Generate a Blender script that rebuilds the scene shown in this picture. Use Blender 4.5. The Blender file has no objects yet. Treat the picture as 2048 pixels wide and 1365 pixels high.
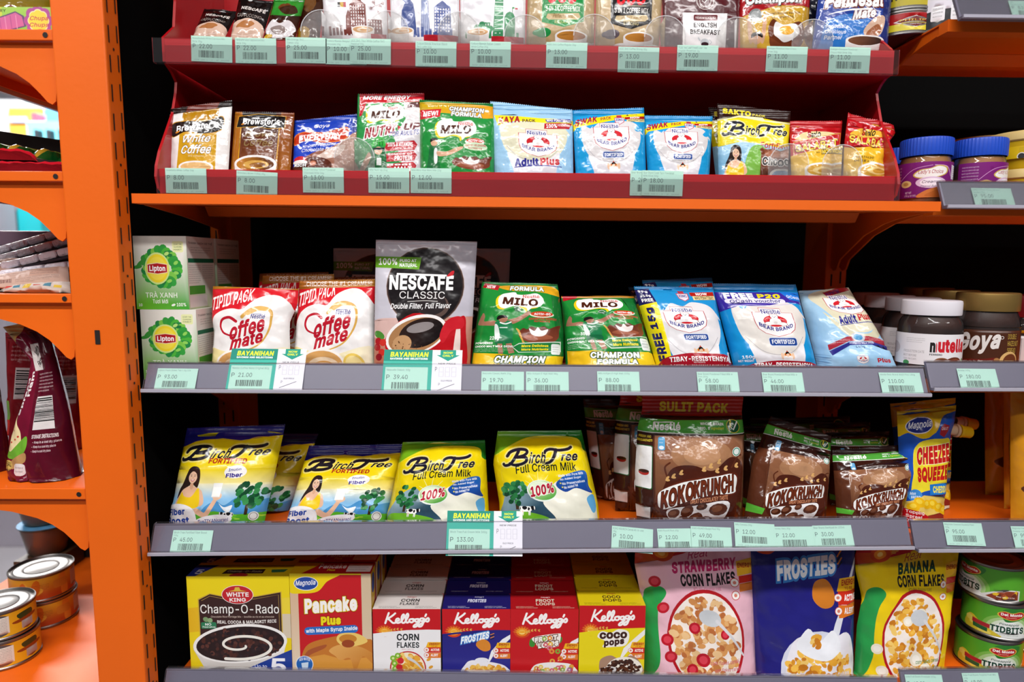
import bpy, bmesh, math, random, os
import numpy as np
from mathutils import Vector, Matrix
from mathutils.geometry import delaunay_2d_cdt, tessellate_polygon

SC = bpy.context.scene
COLL = SC.collection
# ---------------------------------------------------------------- camera
F_PX = 1320.0
CAM = np.array([-0.0323, -0.741, 0.200])
PITCH, YAW, ROLL = 0.1143, 0.0063, 0.0040
_r0 = np.array([math.cos(YAW), -math.sin(YAW), 0.0])
_y0 = np.array([math.sin(YAW), math.cos(YAW), 0.0])
_z0 = np.array([0, 0, 1.0])
FWD = _y0 * math.cos(PITCH) - _z0 * math.sin(PITCH)
_u0 = _y0 * math.sin(PITCH) + _z0 * math.cos(PITCH)
RGT = _r0 * math.cos(ROLL) + _u0 * math.sin(ROLL)
UPV = -_r0 * math.sin(ROLL) + _u0 * math.cos(ROLL)
cam_data = bpy.data.cameras.new('camera')
cam_data.sensor_width = 36.0
cam_data.lens = F_PX * 36.0 / 2048.0
cam_data.clip_start = 0.02
cam_data.dof.use_dof = True
cam_data.dof.focus_distance = 0.79
cam_data.dof.aperture_fstop = 3.2
cam = bpy.data.objects.new('camera', cam_data)
COLL.objects.link(cam)
cam.matrix_world = Matrix(((RGT[0], UPV[0], -FWD[0], CAM[0]), (RGT[1], UPV[1], -FWD[1], CAM[1]),
                           (RGT[2], UPV[2], -FWD[2], CAM[2]), (0, 0, 0, 1)))
SC.camera = cam

# ---------------------------------------------------------------- world, lamps, exposure
SC.view_settings.view_transform = 'Standard'
SC.view_settings.look = 'None'
SC.view_settings.gamma = 1.0
SC.view_settings.exposure = 0.28
world = bpy.data.worlds.new('shop_ambient')
SC.world = world
world.use_nodes = True
bg = world.node_tree.nodes['Background']
bg.inputs[0].default_value = (0.93, 0.95, 1.0, 1)
bg.inputs[1].default_value = 0.045
CEIL_Z = 1.75
FLOOR_Z = -1.15

def area(name, loc, size, power, target=None, col=(1, 0.98, 0.97)):
    d = bpy.data.lights.new(name, 'AREA')
    d.shape = 'RECTANGLE'
    d.size, d.size_y = size
    d.energy = power
    d.color = col
    o = bpy.data.objects.new(name, d)
    o.location = loc
    if target is not None:
        o.rotation_euler = (Vector(target) - Vector(loc)).to_track_quat('-Z', 'Y').to_euler()
    COLL.objects.link(o)
    return o

LAMPS = []
for (lx, ly, pw) in ((-0.95, -1.35, 27), (0.35, -1.35, 27), (1.65, -1.35, 16), (-0.95, -2.45, 14), (0.35, -2.45, 14),
                     (1.65, -2.45, 9), (-2.4, 2.2, 105), (-2.4, 4.0, 90), (-2.4, -0.5, 11)):
    LAMPS.append((lx, ly))
    area('ceiling_lamp_light', (lx, ly, CEIL_Z - 0.06), (1.2, 0.16), pw)

# ---------------------------------------------------------------- pixel geometry
def ray(u, v):
    return FWD + RGT * ((u - 1024.0) / F_PX) - UPV * ((v - 682.5) / F_PX)

def at(u, v, Y):
    d = ray(u, v)
    return CAM + d * ((Y - CAM[1]) / d[1])

def onplane(u, v, p0, n):
    d = ray(u, v)
    return CAM + d * (np.dot(p0 - CAM, n) / np.dot(d, n))

# ---------------------------------------------------------------- colours and materials
def lin(c):
    return c / 12.92 if c <= 0.04045 else ((c + 0.055) / 1.055) ** 2.4

_hx = {}
def rgb(h):
    if not isinstance(h, str):
        return h
    if h not in _hx:
        s = h.lstrip('#')
        if len(s) == 3:
            s = ''.join(c * 2 for c in s)
        _hx[h] = tuple(lin(int(s[i:i + 2], 16) / 255.0) for i in (0, 2, 4))
    return _hx[h]

MATS = {}
def _new(name):
    m = bpy.data.materials.new(name)
    m.use_nodes = True
    nt = m.node_tree
    return m, nt, nt.nodes['Principled BSDF']

def _bump(nt, p, scale, dist, detail=2.0, coord='Object', dist2=None):
    tc = nt.nodes.new('ShaderNodeTexCoord')
    n = nt.nodes.new('ShaderNodeTexNoise')
    n.inputs['Scale'].default_value = scale
    n.inputs['Detail'].default_value = detail
    nt.links.new(tc.outputs[coord], n.inputs['Vector'])
    b = nt.nodes.new('ShaderNodeBump')
    b.inputs['Strength'].default_value = 1.0
    b.inputs['Distance'].default_value = dist
    nt.links.new(n.outputs['Fac'], b.inputs['Height'])
    nt.links.new(b.outputs['Normal'], p.inputs['Normal'])
    return n, b

def printed(name, rough, bscale=0, bdist=0.0, spec=0.5, coat=0.0, ribs=0.0):
    """Printed film / card: the ink colour comes from the mesh's colour layer, the surface from noise nodes."""
    if name in MATS:
        return MATS[name]
    m, nt, p = _new(name)
    a = nt.nodes.new('ShaderNodeAttribute')
    a.attribute_name = 'Ink'
    nt.links.new(a.outputs['Color'], p.inputs['Base Color'])
    p.inputs['Roughness'].default_value = rough
    p.inputs['Specular IOR Level'].default_value = spec
    p.inputs['Coat Weight'].default_value = coat
    p.inputs['Coat Roughness'].default_value = 0.08
    if bscale:
        n, b = _bump(nt, p, bscale, bdist)
        if ribs:
            tc = nt.nodes.new('ShaderNodeTexCoord')
            w = nt.nodes.new('ShaderNodeTexWave')
            w.bands_direction = 'Z'
            w.inputs['Scale'].default_value = ribs
            nt.links.new(tc.outputs['Object'], w.inputs['Vector'])
            b2 = nt.nodes.new('ShaderNodeBump')
            b2.inputs['Strength'].default_value = 1.0
            b2.inputs['Distance'].default_value = 0.0004
            nt.links.new(w.outputs['Fac'], b2.inputs['Height'])
            nt.links.new(b.outputs['Normal'], b2.inputs['Normal'])
            nt.links.new(b2.outputs['Normal'], p.inputs['Normal'])
    MATS[name] = m
    return m

FILM = printed('glossy_film', 0.19, 55, 0.0013, 0.5)
FOIL = printed('crinkled_foil_film', 0.15, 75, 0.0013, 0.65)
SEAL = printed('crimped_film', 0.28, 90, 0.0012, 0.55, ribs=70)
CARD = printed('printed_card', 0.42, 30, 0.0003, 0.4)
PAPER = printed('printed_paper', 0.65, 60, 0.0002, 0.3)
LABEL = printed('printed_label', 0.33, 40, 0.0002, 0.5)

def solid(name, col, rough=0.4, metal=0.0, spec=0.5, bscale=0, bdist=0.0, vary=0.0, vscale=6.0, coat=0.0):
    if name in MATS:
        return MATS[name]
    m, nt, p = _new(name)
    c = rgb(col)
    p.inputs['Base Color'].default_value = (*c, 1)
    p.inputs['Roughness'].default_value = rough
    p.inputs['Metallic'].default_value = metal
    p.inputs['Specular IOR Level'].default_value = spec
    p.inputs['Coat Weight'].default_value = coat
    if vary:
        tc = nt.nodes.new('ShaderNodeTexCoord')
        n = nt.nodes.new('ShaderNodeTexNoise')
        n.inputs['Scale'].default_value = vscale
        n.inputs['Detail'].default_value = 4
        r = nt.nodes.new('ShaderNodeValToRGB')
        r.color_ramp.elements[0].position = 0.3
        r.color_ramp.elements[1].position = 0.7
        r.color_ramp.elements[0].color = (*(x * (1 - vary) for x in c), 1)
        r.color_ramp.elements[1].color = (*(min(1, x * (1 + vary)) for x in c), 1)
        nt.links.new(tc.outputs['Object'], n.inputs['Vector'])
        nt.links.new(n.outputs['Fac'], r.inputs['Fac'])
        nt.links.new(r.outputs['Color'], p.inputs['Base Color'])
    if bscale:
        _bump(nt, p, bscale, bdist)
    MATS[name] = m
    return m

def clear(name, tint=(1, 1, 1), haze=0.0, rough=0.04, refl=1.0):
    """A thin clear plastic sheet: see-through with a fresnel gloss and a trace of haze."""
    if name in MATS:
        return MATS[name]
    m = bpy.data.materials.new(name)
    m.use_nodes = True
    nt = m.node_tree
    nt.nodes.clear()
    out = nt.nodes.new('ShaderNodeOutputMaterial')
    tr = nt.nodes.new('ShaderNodeBsdfTransparent')
    tr.inputs[0].default_value = (*tint, 1)
    di = nt.nodes.new('ShaderNodeBsdfDiffuse')
    di.inputs[0].default_value = (0.85, 0.85, 0.88, 1)
    gl = nt.nodes.new('ShaderNodeBsdfGlossy')
    gl.inputs['Roughness'].default_value = rough
    fr = nt.nodes.new('ShaderNodeFresnel')
    fr.inputs['IOR'].default_value = 1.46
    mu = nt.nodes.new('ShaderNodeMath')
    mu.operation = 'MULTIPLY'
    mu.inputs[1].default_value = refl
    n = nt.nodes.new('ShaderNodeTexNoise')
    n.inputs['Scale'].default_value = 14
    mr = nt.nodes.new('ShaderNodeMapRange')
    mr.inputs['To Min'].default_value = haze * 0.6
    mr.inputs['To Max'].default_value = haze * 1.4
    m1 = nt.nodes.new('ShaderNodeMixShader')
    m2 = nt.nodes.new('ShaderNodeMixShader')
    L = nt.links.new
    L(n.outputs['Fac'], mr.inputs['Value'])
    L(mr.outputs[0], m1.inputs[0])
    L(tr.outputs[0], m1.inputs[1])
    L(di.outputs[0], m1.inputs[2])
    L(fr.outputs[0], mu.inputs[0])
    L(mu.outputs[0], m2.inputs[0])
    L(m1.outputs[0], m2.inputs[1])
    L(gl.outputs[0], m2.inputs[2])
    L(m2.outputs[0], out.inputs[0])
    MATS[name] = m
    return m

ORANGE = solid('orange_powder_coat', '#e8640a', 0.5, spec=0.35, vary=0.05, vscale=5, bscale=180, bdist=0.00012)
SLOT = solid('slot_shadow_steel', '#150a06', 0.7)
BLACK = solid('black_panel', '#040404', 0.85, spec=0.08, vary=0.2)
RED = solid('red_acrylic', '#b00f18', 0.3, vary=0.04)
RAILGREY = solid('grey_price_channel', '#6f6c7c', 0.32, spec=0.5, vary=0.05, vscale=3)
RAILLIP = solid('grey_price_channel_lip', '#aaa7b4', 0.22, spec=0.6, vary=0.02)
CLEAR = clear('clear_cover_plastic', (0.97, 0.97, 0.98), 0.012, 0.07, 0.6)
CLEARD = clear('clear_divider_plastic', (0.95, 0.95, 0.93), 0.20, 0.06)
STEEL = solid('tin_steel', '#8f8c89', 0.36, metal=1.0, vary=0.06, vscale=40)

# ---------------------------------------------------------------- objects
def link(o, parent=None):
    COLL.objects.link(o)
    if parent is not None:
        o.parent = parent
    return o

def tag(o, label, cat, group=None, kind=None):
    o['label'] = label
    o['category'] = cat
    if group:
        o['group'] = group
    if kind:
        o['kind'] = kind
    return o

def empty(name, loc=(0, 0, 0), rz=0.0):
    o = bpy.data.objects.new(name, None)
    o.empty_display_size = 0.03
    o.location = loc
    o.rotation_euler = (0, 0, rz)
    return link(o)

def meshobj(name, verts, faces, mat, parent=None, smooth=False, loc=None):
    me = bpy.data.meshes.new(name)
    me.from_pydata([tuple(v) for v in verts], [], [tuple(f) for f in faces])
    me.materials.append(mat)
    if smooth:
        me.polygons.foreach_set('use_smooth', [True] * len(me.polygons))
    me.update()
    o = bpy.data.objects.new(name, me)
    if loc is not None:
        o.location = loc
    return link(o, parent)

def bmobj(name, bm, mat, parent=None, loc=None, smooth=False):
    me = bpy.data.meshes.new(name)
    bmesh.ops.recalc_face_normals(bm, faces=bm.faces[:])
    bm.to_mesh(me)
    bm.free()
    me.materials.append(mat)
    if smooth:
        me.polygons.foreach_set('use_smooth', [True] * len(me.polygons))
    o = bpy.data.objects.new(name, me)
    if loc is not None:
        o.location = loc
    return link(o, parent)

def box_bm(bm, x0, x1, y0, y1, z0, z1, bev=0.0, zf=None):
    vs = []
    for z in (z0, z1):
        for (x, y) in ((x0, y0), (x1, y0), (x1, y1), (x0, y1)):
            vs.append(bm.verts.new((x, y, z + (zf(x) if zf else 0))))
    fs = [bm.faces.new([vs[i] for i in f]) for f in ((3, 2, 1, 0), (4, 5, 6, 7), (0, 1, 5, 4), (1, 2, 6, 5), (2, 3, 7, 6), (3, 0, 4, 7))]
    if bev:
        es = list({e for f in fs for e in f.edges})
        bmesh.ops.bevel(bm, geom=es, offset=bev, segments=2, affect='EDGES', profile=0.5)

def boxobj(name, x0, x1, y0, y1, z0, z1, mat, parent=None, bev=0.0, loc=None, zf=None):
    bm = bmesh.new()
    box_bm(bm, x0, x1, y0, y1, z0, z1, bev, zf)
    return bmobj(name, bm, mat, parent, loc)

def prism(name, prof, x0, x1, mat, parent=None, zf=None, loc=None, axis='x', bev=0.0):
    """A closed profile pushed along an axis; profile points are (y, z) for x, (x, z) for y."""
    bm = bmesh.new()
    def P(a, b, t):
        q = (t, a, b) if axis == 'x' else (a, t, b)
        return (q[0], q[1], q[2] + (zf(q[0]) if zf else 0))
    A = [bm.verts.new(P(a, b, x0)) for a, b in prof]
    B = [bm.verts.new(P(a, b, x1)) for a, b in prof]
    n = len(prof)
    for i in range(n):
        bm.faces.new((A[i], A[(i + 1) % n], B[(i + 1) % n], B[i]))
    tris = tessellate_polygon([[Vector((a, b, 0)) for a, b in prof]])
    for t in tris:
        try:
            bm.faces.new([A[i] for i in t])
            bm.faces.new([B[i] for i in t])
        except ValueError:
            pass
    if bev:
        es = [e for e in bm.edges if len(e.link_faces) == 2 and abs(e.calc_face_angle(0)) > 0.6]
        bmesh.ops.bevel(bm, geom=es, offset=bev, segments=2, affect='EDGES')
    return bmobj(name, bm, mat, parent, loc)

def lathe(name, prof, mat, parent=None, loc=None, n=48, a0=0.0, a1=2 * math.pi, ribs=0, ribh=0.0):
    """prof: (r, z) from the bottom axis to the top axis."""
    full = abs(a1 - a0 - 2 * math.pi) < 1e-6
    m = n if full else n + 1
    V, Fc = [], []
    for (r, z) in prof:
        for k in range(m):
            a = a0 + (a1 - a0) * k / n
            rr = r + (ribh if ribs and k % 2 else 0.0) * (1 if r > 1e-5 else 0)
            V.append((rr * math.sin(a), -rr * math.cos(a), z))
    for i in range(len(prof) - 1):
        for k in range(n):
            k2 = (k + 1) % m
            Fc.append((i * m + k, i * m + k2, (i + 1) * m + k2, (i + 1) * m + k))
    o = meshobj(name, V, Fc, mat, parent, smooth=True, loc=loc)
    bm = bmesh.new()
    bm.from_mesh(o.data)
    bmesh.ops.remove_doubles(bm, verts=bm.verts[:], dist=1e-6)
    for e in bm.edges:
        if len(e.link_faces) == 2 and e.calc_face_angle(0) > 0.7:
            e.smooth = False
    bm.to_mesh(o.data)
    bm.free()
    return o

# ---------------------------------------------------------------- printed art
FONT = None
try:
    _fp = os.path.join(bpy.utils.resource_path('LOCAL'), 'datafiles', 'fonts', 'Inter.woff2')
    if os.path.exists(_fp):
        FONT = bpy.data.fonts.load(_fp)
except Exception:
    FONT = None
_tc = {}
def _outline(s, gap, sh, res):
    """Directed outline of a line of lettering, ink on the left of every edge."""
    k = (s, round(gap, 3), round(sh, 3), res)
    if k in _tc:
        return _tc[k]
    c = bpy.data.curves.new('lettering', 'FONT')
    if FONT:
        c.font = FONT
    c.body = s
    c.resolution_u = res
    c.shear = sh
    c.space_character = 1.0 + gap
    o = bpy.data.objects.new('lettering', c)
    COLL.objects.link(o)
    dg = bpy.context.evaluated_depsgraph_get()
    cu = o.evaluated_get(dg).to_curve(dg)
    pts, ed, area2 = [], [], 0.0
    for sp in cu.splines:
        P = []
        bp = sp.bezier_points
        m = len(bp)
        for q in range(m):
            a, b_ = bp[q], bp[(q + 1) % m]
            p0, p1, p2, p3 = (np.array(v[:2]) for v in (a.co, a.handle_right, b_.handle_left, b_.co))
            P.append(p0)
            ch = p3 - p0
            dev = abs(np.cross(ch, p1 - p0)) + abs(np.cross(ch, p2 - p0))
            if dev > 1e-3 * (np.dot(ch, ch) + 1e-9):
                for r in range(1, res + 1):
                    t = r / (res + 1)
                    P.append(p0 * (1 - t) ** 3 + 3 * p1 * t * (1 - t) ** 2 + 3 * p2 * t * t * (1 - t) + p3 * t ** 3)
        Q = [v for q, v in enumerate(P) if np.abs(v - P[q - 1]).max() > 1e-5]
        if len(Q) < 3:
            continue
        Q = np.array(Q)
        area2 += (Q[:, 0] * np.roll(Q[:, 1], -1) - Q[:, 1] * np.roll(Q[:, 0], -1)).sum()
        o_ = sum(len(v) for v in pts)
        ix = np.arange(len(Q))
        pts.append(Q)
        ed.append(np.stack([ix, np.roll(ix, -1)], axis=1) + o_)
    o.evaluated_get(dg).to_curve_clear()
    co = np.concatenate(pts) if pts else np.zeros((0, 2))
    e = np.concatenate(ed) if ed else np.zeros((0, 2), dtype=np.int64)
    if area2 < 0:
        e = e[:, ::-1]
    bpy.data.objects.remove(o)
    bpy.data.curves.remove(c)
    _tc[k] = (co, e)
    return _tc[k]

def glyphs(s, b=0.0, sh=0.0, res=2, gap=None):
    """Lettering outline thickened by b em."""
    co, e = _outline(s, b * 2.2 if gap is None else gap, sh, res)
    if b <= 0 or not len(e):
        return co, e
    d = co[e[:, 1]] - co[e[:, 0]]
    L = np.linalg.norm(d, axis=1, keepdims=True)
    nr = np.stack([d[:, 1], -d[:, 0]], axis=1) / np.maximum(L, 1e-9)
    nr[L[:, 0] < 1e-7] = 0
    N = np.zeros_like(co)
    np.add.at(N, e[:, 0], nr)
    np.add.at(N, e[:, 1], nr)
    l2 = (N ** 2).sum(axis=1, keepdims=True)
    N = N * 2.0 / np.maximum(l2, 1.6)
    return co + N * b, e

def smooth_pts(pts, closed=True, k=5):
    P = [np.array(p, float) for p in pts]
    n = len(P)
    out = []
    for i in range(n if closed else n - 1):
        p0 = P[i - 1] if closed or i else P[0]
        p1, p2 = P[i], P[(i + 1) % n]
        p3 = P[(i + 2) % n] if closed or i + 2 < n else P[-1]
        for j in range(k):
            t = j / k
            out.append(0.5 * (2 * p1 + (p2 - p0) * t + (2 * p0 - 5 * p1 + 4 * p2 - p3) * t * t + (3 * p1 - p0 - 3 * p2 + p3) * t ** 3))
    if not closed:
        out.append(P[-1])
    return out

class Art:
    """Flat print, measured in percent of the panel: x to the right, y down from the top edge."""
    def __init__(s, W, H, seed=1):
        s.W, s.H, s.prims, s.base, s.ymap, s.yk = W, H, [], '#ffffff', None, 1.0
        s.rng = random.Random(seed)
    def q(s, pts):
        P = np.array(pts, float).reshape(-1, 2)
        if s.ymap:
            P = np.stack([P[:, 0], np.interp(P[:, 1], s.ymap[0], s.ymap[1])], axis=1)
        return np.stack([P[:, 0] / 100 * s.W, (1 - P[:, 1] / 100) * s.H], axis=1)
    def col(s, c):
        if isinstance(c, tuple) and isinstance(c[0], str):
            a = s.q([(c[2], c[3])])[0]
            b = s.q([(c[4], c[5])])[0]
            return ('g', rgb(c[0]), rgb(c[1]), a, b)
        return ('f', rgb(c))
    def loop(s, V, c):
        n = len(V)
        i = np.arange(n)
        s.prims.append((np.asarray(V, float), np.stack([i, (i + 1) % n], axis=1), c if c[0] in 'fg' and isinstance(c[0], str) and len(c[0]) == 1 and c[0] != '#' else s.col(c)))
    def p(s, pts, c, sm=0):
        s.loop(s.q(smooth_pts(pts) if sm else pts), s.col(c))
    def r(s, x0, y0, x1, y1, c, rot=0):
        V = s.q([(x0, y0), (x1, y0), (x1, y1), (x0, y1)])
        if rot:
            V = s._rot(V, rot)
        s.loop(V, s.col(c))
    def rr(s, x0, y0, x1, y1, c, rad=20, rot=0):
        V = s.q([(x0, y0), (x1, y1)])
        (ax, ay), (bx, by) = V
        ay, by = min(ay, by), max(ay, by)
        d = min(bx - ax, by - ay) * rad / 100
        pts = []
        for (cx, cy, st) in ((bx - d, by - d, 0), (ax + d, by - d, 90), (ax + d, ay + d, 180), (bx - d, ay + d, 270)):
            for k in range(5):
                a = math.radians(st + k * 22.5)
                pts.append((cx + d * math.cos(a), cy + d * math.sin(a)))
        V = np.array(pts)
        if rot:
            V = s._rot(V, rot)
        s.loop(V, s.col(c))
    def _rot(s, V, deg, c=None):
        c = (V.min(0) + V.max(0)) / 2 if c is None else c
        a = math.radians(deg)
        R = np.array([[math.cos(a), math.sin(a)], [-math.sin(a), math.cos(a)]])
        return (V - c) @ R + c
    def e(s, cx, cy, rx, ry, c, rot=0, n=26):
        a = np.arange(n) * 2 * math.pi / n
        V = np.stack([rx / 100 * s.W * np.cos(a), ry / 100 * s.yk * s.H * np.sin(a)], axis=1)
        if rot:
            t = math.radians(rot)
            V = V @ np.array([[math.cos(t), math.sin(t)], [-math.sin(t), math.cos(t)]])
        s.loop(V + s.q([(cx, cy)])[0], s.col(c))
    def c(s, cx, cy, r, c, n=22):
        s.e(cx, cy, r, r * s.W / (s.H * s.yk), c, 0, n)
    def glow(s, cx, cy, rx, ry, stops):
        for f, c in stops:
            s.e(cx, cy, rx * f, ry * f, c, 0, 30)
    def l(s, pts, w, c, sm=1, cap=1):
        """A stroke: w in percent of the width, either one number or (start, end)."""
        P = s.q(smooth_pts(pts, False) if sm and len(pts) > 2 else pts)
        n = len(P)
        w0, w1 = (w, w) if not isinstance(w, tuple) else w
        c = s.col(c)
        d = np.gradient(P, axis=0)
        d /= np.maximum(np.linalg.norm(d, axis=1, keepdims=True), 1e-9)
        nn = np.stack([-d[:, 1], d[:, 0]], axis=1)
        hw = (np.linspace(w0, w1, n) / 200 * s.W)[:, None]
        A, B = P + nn * hw, P - nn * hw
        for i in range(n - 1):
            s.loop(np.array([A[i], A[i + 1], B[i + 1], B[i]]), c)
        if cap:
            for i in (0, n - 1) + tuple(range(3, n - 1, 3)):
                a = np.arange(8) * math.pi / 4
                s.loop(P[i] + hw[i] * np.stack([np.cos(a), np.sin(a)], axis=1), c)
    def t(s, txt, x0, y0, x1, y1, c, b=0.02, sh=0.0, rot=0, o=None, arc=0.0, res=None, tilt=0.0):
        """Lettering fitted to a box. o: (colour, em width) outline behind; arc: ends lifted by that percent; tilt: right end raised by that percent."""
        b *= 0.75
        res = res if res is not None else (2 if abs(y1 - y0) / 100 * s.H > 0.006 else 1)
        co, e = glyphs(txt, b, sh, res)
        if not len(co):
            return
        lo, hi = co.min(0), co.max(0)
        Q = s.q([(x0, y1), (x1, y0)])
        sc = (Q[1] - Q[0]) / np.maximum(hi - lo, 1e-6)
        for k, (cc, bb) in enumerate(([(o[0], b + o[1])] if o else []) + [(c, b)]):
            co, e = glyphs(txt, bb, sh, res, b * 2.2)
            V = (co - lo) * sc + Q[0]
            if arc or tilt:
                tt = (V[:, 0] - Q[0, 0]) / max(Q[1, 0] - Q[0, 0], 1e-6)
                V[:, 1] += (arc * (2 * tt - 1) ** 2 + tilt * (tt - 0.5)) / 100 * s.H
            if rot:
                V = s._rot(V, rot, (Q[0] + Q[1]) / 2)
            s.prims.append((V, e, s.col(cc)))
    def tiny(s, x0, y0, x1, y1, n, c, txt='ingredients milk solids sugar vitamins minerals', b=0.0):
        """n lines of small print."""
        w = txt.split()
        for i in range(n):
            s.rng.shuffle(w)
            h = (y1 - y0) / n
            s.t(' '.join(w[:5]), x0, y0 + i * h, x1 - (s.rng.random() * 0.25 * (x1 - x0) if i == n - 1 else 0), y0 + i * h + h * 0.62, c, b, res=0)
    def bars(s, x0, y0, x1, y1, c='#222', vert=True, n=30):
        x = 0.0
        L = (x1 - x0) if vert else (y1 - y0)
        st = L / n / 1.6
        while x < L:
            w = st * s.rng.choice((0.5, 0.8, 1.3))
            if x + w > L:
                break
            if vert:
                s.r(x0 + x, y0, x0 + x + w, y1, c)
            else:
                s.r(x0, y0 + x, x1, y0 + x + w, c)
            x += w + st * s.rng.choice((0.5, 0.8, 1.2))
    def flakes(s, cx, cy, rx, ry, n, cols, sz=3.0, asp=0.7):
        for i in range(n):
            a = s.rng.random() * 6.283
            r = s.rng.random() ** 0.5
            k = sz * (0.6 + 0.8 * s.rng.random())
            s.e(cx + rx * r * math.cos(a), cy + ry * r * math.sin(a), k, k * asp * s.W / (s.H * s.yk), s.rng.choice(cols), s.rng.random() * 180, 9)

def bake(art, dom, cell, cut=None, teeth=0.0, tooth=0.0022):
    """Weave the print into one flat triangulation of the panel. dom: (x0, y0, x1, y1) in metres. Returns points, triangles, corner colours."""
    x0, y0, x1, y1 = dom
    S = 1000.0
    nx = max(1, round((x1 - x0) / cell)) if cell else 1
    ny = max(1, round((y1 - y0) / cell)) if cell else 1
    gx, gy = np.linspace(x0, x1, nx + 1), np.linspace(y0, y1, ny + 1)
    V = [np.stack(np.meshgrid(gx, gy), axis=2).reshape(-1, 2)]
    E = []
    def idx(i, j):
        return j * (nx + 1) + i
    for i in range(nx):
        E += [(idx(i, 0), idx(i + 1, 0))] + ([] if teeth else [(idx(i, ny), idx(i + 1, ny))])
    for j in range(ny):
        E += [(idx(0, j), idx(0, j + 1)), (idx(nx, j), idx(nx, j + 1))]
    off = (nx + 1) * (ny + 1)
    E = [np.array(E, dtype=np.int64)]
    nt = 0
    if teeth:
        nt = max(4, int((x1 - x0) / tooth))
        tx = np.linspace(x0, x1, 2 * nt + 1)
        tv = np.stack([tx, np.where(np.arange(2 * nt + 1) % 2, y1 + teeth, y1)], axis=1)
        V.append(tv)
        i = np.arange(2 * nt) + off
        E.append(np.stack([i, i + 1], axis=1))
        off += len(tv)
    if cut is not None:
        V.append(np.array([(x0, cut), (x1, cut)]))
        E.append(np.array([(off, off + 1)]))
        off += 2
    keep = []
    for pv, pe, c in art.prims:
        lo, hi = pv.min(0), pv.max(0)
        if not len(pe) or hi[0] < x0 or lo[0] > x1 or hi[1] < y0 or lo[1] > y1 + teeth:
            continue
        keep.append((pv, pe, c, lo, hi))
        V.append(pv)
        E.append(pe + off)
        off += len(pv)
    V = np.concatenate(V)
    E = np.concatenate(E)
    E = E[E[:, 0] != E[:, 1]]
    res = delaunay_2d_cdt([Vector((a * S, b * S)) for a, b in V], E.tolist(), [], 0, 1e-4, False)
    P = np.array([(v[0], v[1]) for v in res[0]]) / S
    T = np.array([f for f in res[2] if len(f) == 3], dtype=np.int64)
    A = P[T]
    C = A.mean(axis=1)
    d1, d2 = A[:, 1] - A[:, 0], A[:, 2] - A[:, 0]
    ar = d1[:, 0] * d2[:, 1] - d1[:, 1] * d2[:, 0]
    T[ar < 0] = T[ar < 0][:, ::-1]
    ok = (abs(ar) > 1e-14) & (C[:, 0] > x0) & (C[:, 0] < x1) & (C[:, 1] > y0)
    if teeth:
        ph = (C[:, 0] - x0) / (x1 - x0) * 2 * nt
        tri = 1 - np.abs((ph % 2) - 1)
        ok &= C[:, 1] < y1 + teeth * tri
    else:
        ok &= C[:, 1] < y1
    T = T[ok]
    A = P[T]
    C = A.mean(axis=1)
    M = len(T)
    col = np.zeros((M, 3, 3))
    def paint(sel, c):
        if c[0] == 'f':
            col[sel] = np.array(c[1])
        else:
            d = c[4] - c[3]
            t = np.clip(((A[sel] - c[3]) @ d) / (d @ d), 0, 1)[..., None]
            col[sel] = np.array(c[1]) * (1 - t) + np.array(c[2]) * t
    if callable(art.base):
        X = A[..., 0] / art.W * 100
        Yd = (1 - A[..., 1] / art.H) * 100
        col[:] = art.base(X, Yd)
    else:
        paint(np.arange(M), art.col(art.base))
    for pv, pe, c, lo, hi in keep:
        s = np.nonzero((C[:, 0] > lo[0]) & (C[:, 0] < hi[0]) & (C[:, 1] > lo[1]) & (C[:, 1] < hi[1]))[0]
        if not len(s):
            continue
        a, b = pv[pe[:, 0]], pv[pe[:, 1]]
        px, py = C[s, 0][:, None], C[s, 1][:, None]
        cr = (a[:, 1] > py) != (b[:, 1] > py)
        up = np.where(b[:, 1] > a[:, 1], 1, -1)
        with np.errstate(divide='ignore', invalid='ignore'):
            xi = a[:, 0] + (py - a[:, 1]) / (b[:, 1] - a[:, 1]) * (b[:, 0] - a[:, 0])
        ins = ((cr & (px < xi)) * up).sum(axis=1) != 0
        paint(s[ins], c)
    return P, T, col

def inked(name, V3, T, col, mat, parent=None, loc=None, N=None, flat=False):
    """A mesh with its ink colours on the face corners."""
    used, inv = np.unique(T.reshape(-1), return_inverse=True)
    V3 = V3[used]
    T = inv.reshape(-1, 3)
    me = bpy.data.meshes.new(name)
    me.vertices.add(len(V3))
    me.vertices.foreach_set('co', V3.reshape(-1).astype(np.float32))
    me.loops.add(T.size)
    me.loops.foreach_set('vertex_index', T.reshape(-1).astype(np.int32))
    me.polygons.add(len(T))
    me.polygons.foreach_set('loop_start', (np.arange(len(T)) * 3).astype(np.int32))
    me.polygons.foreach_set('loop_total', np.full(len(T), 3, dtype=np.int32))
    me.polygons.foreach_set('use_smooth', np.full(len(T), not flat))
    at_ = me.color_attributes.new('Ink', 'FLOAT_COLOR', 'CORNER')
    c4 = np.ones((T.size, 4), dtype=np.float32)
    c4[:, :3] = col.reshape(-1, 3)
    at_.data.foreach_set('color', c4.reshape(-1))
    me.materials.append(mat)
    me.update(calc_edges=True)
    if N is not None:
        me.normals_split_custom_set_from_vertices([tuple(n) for n in N[used]])
    o = bpy.data.objects.new(name, me)
    if loc is not None:
        o.location = loc
    return link(o, parent)

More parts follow.
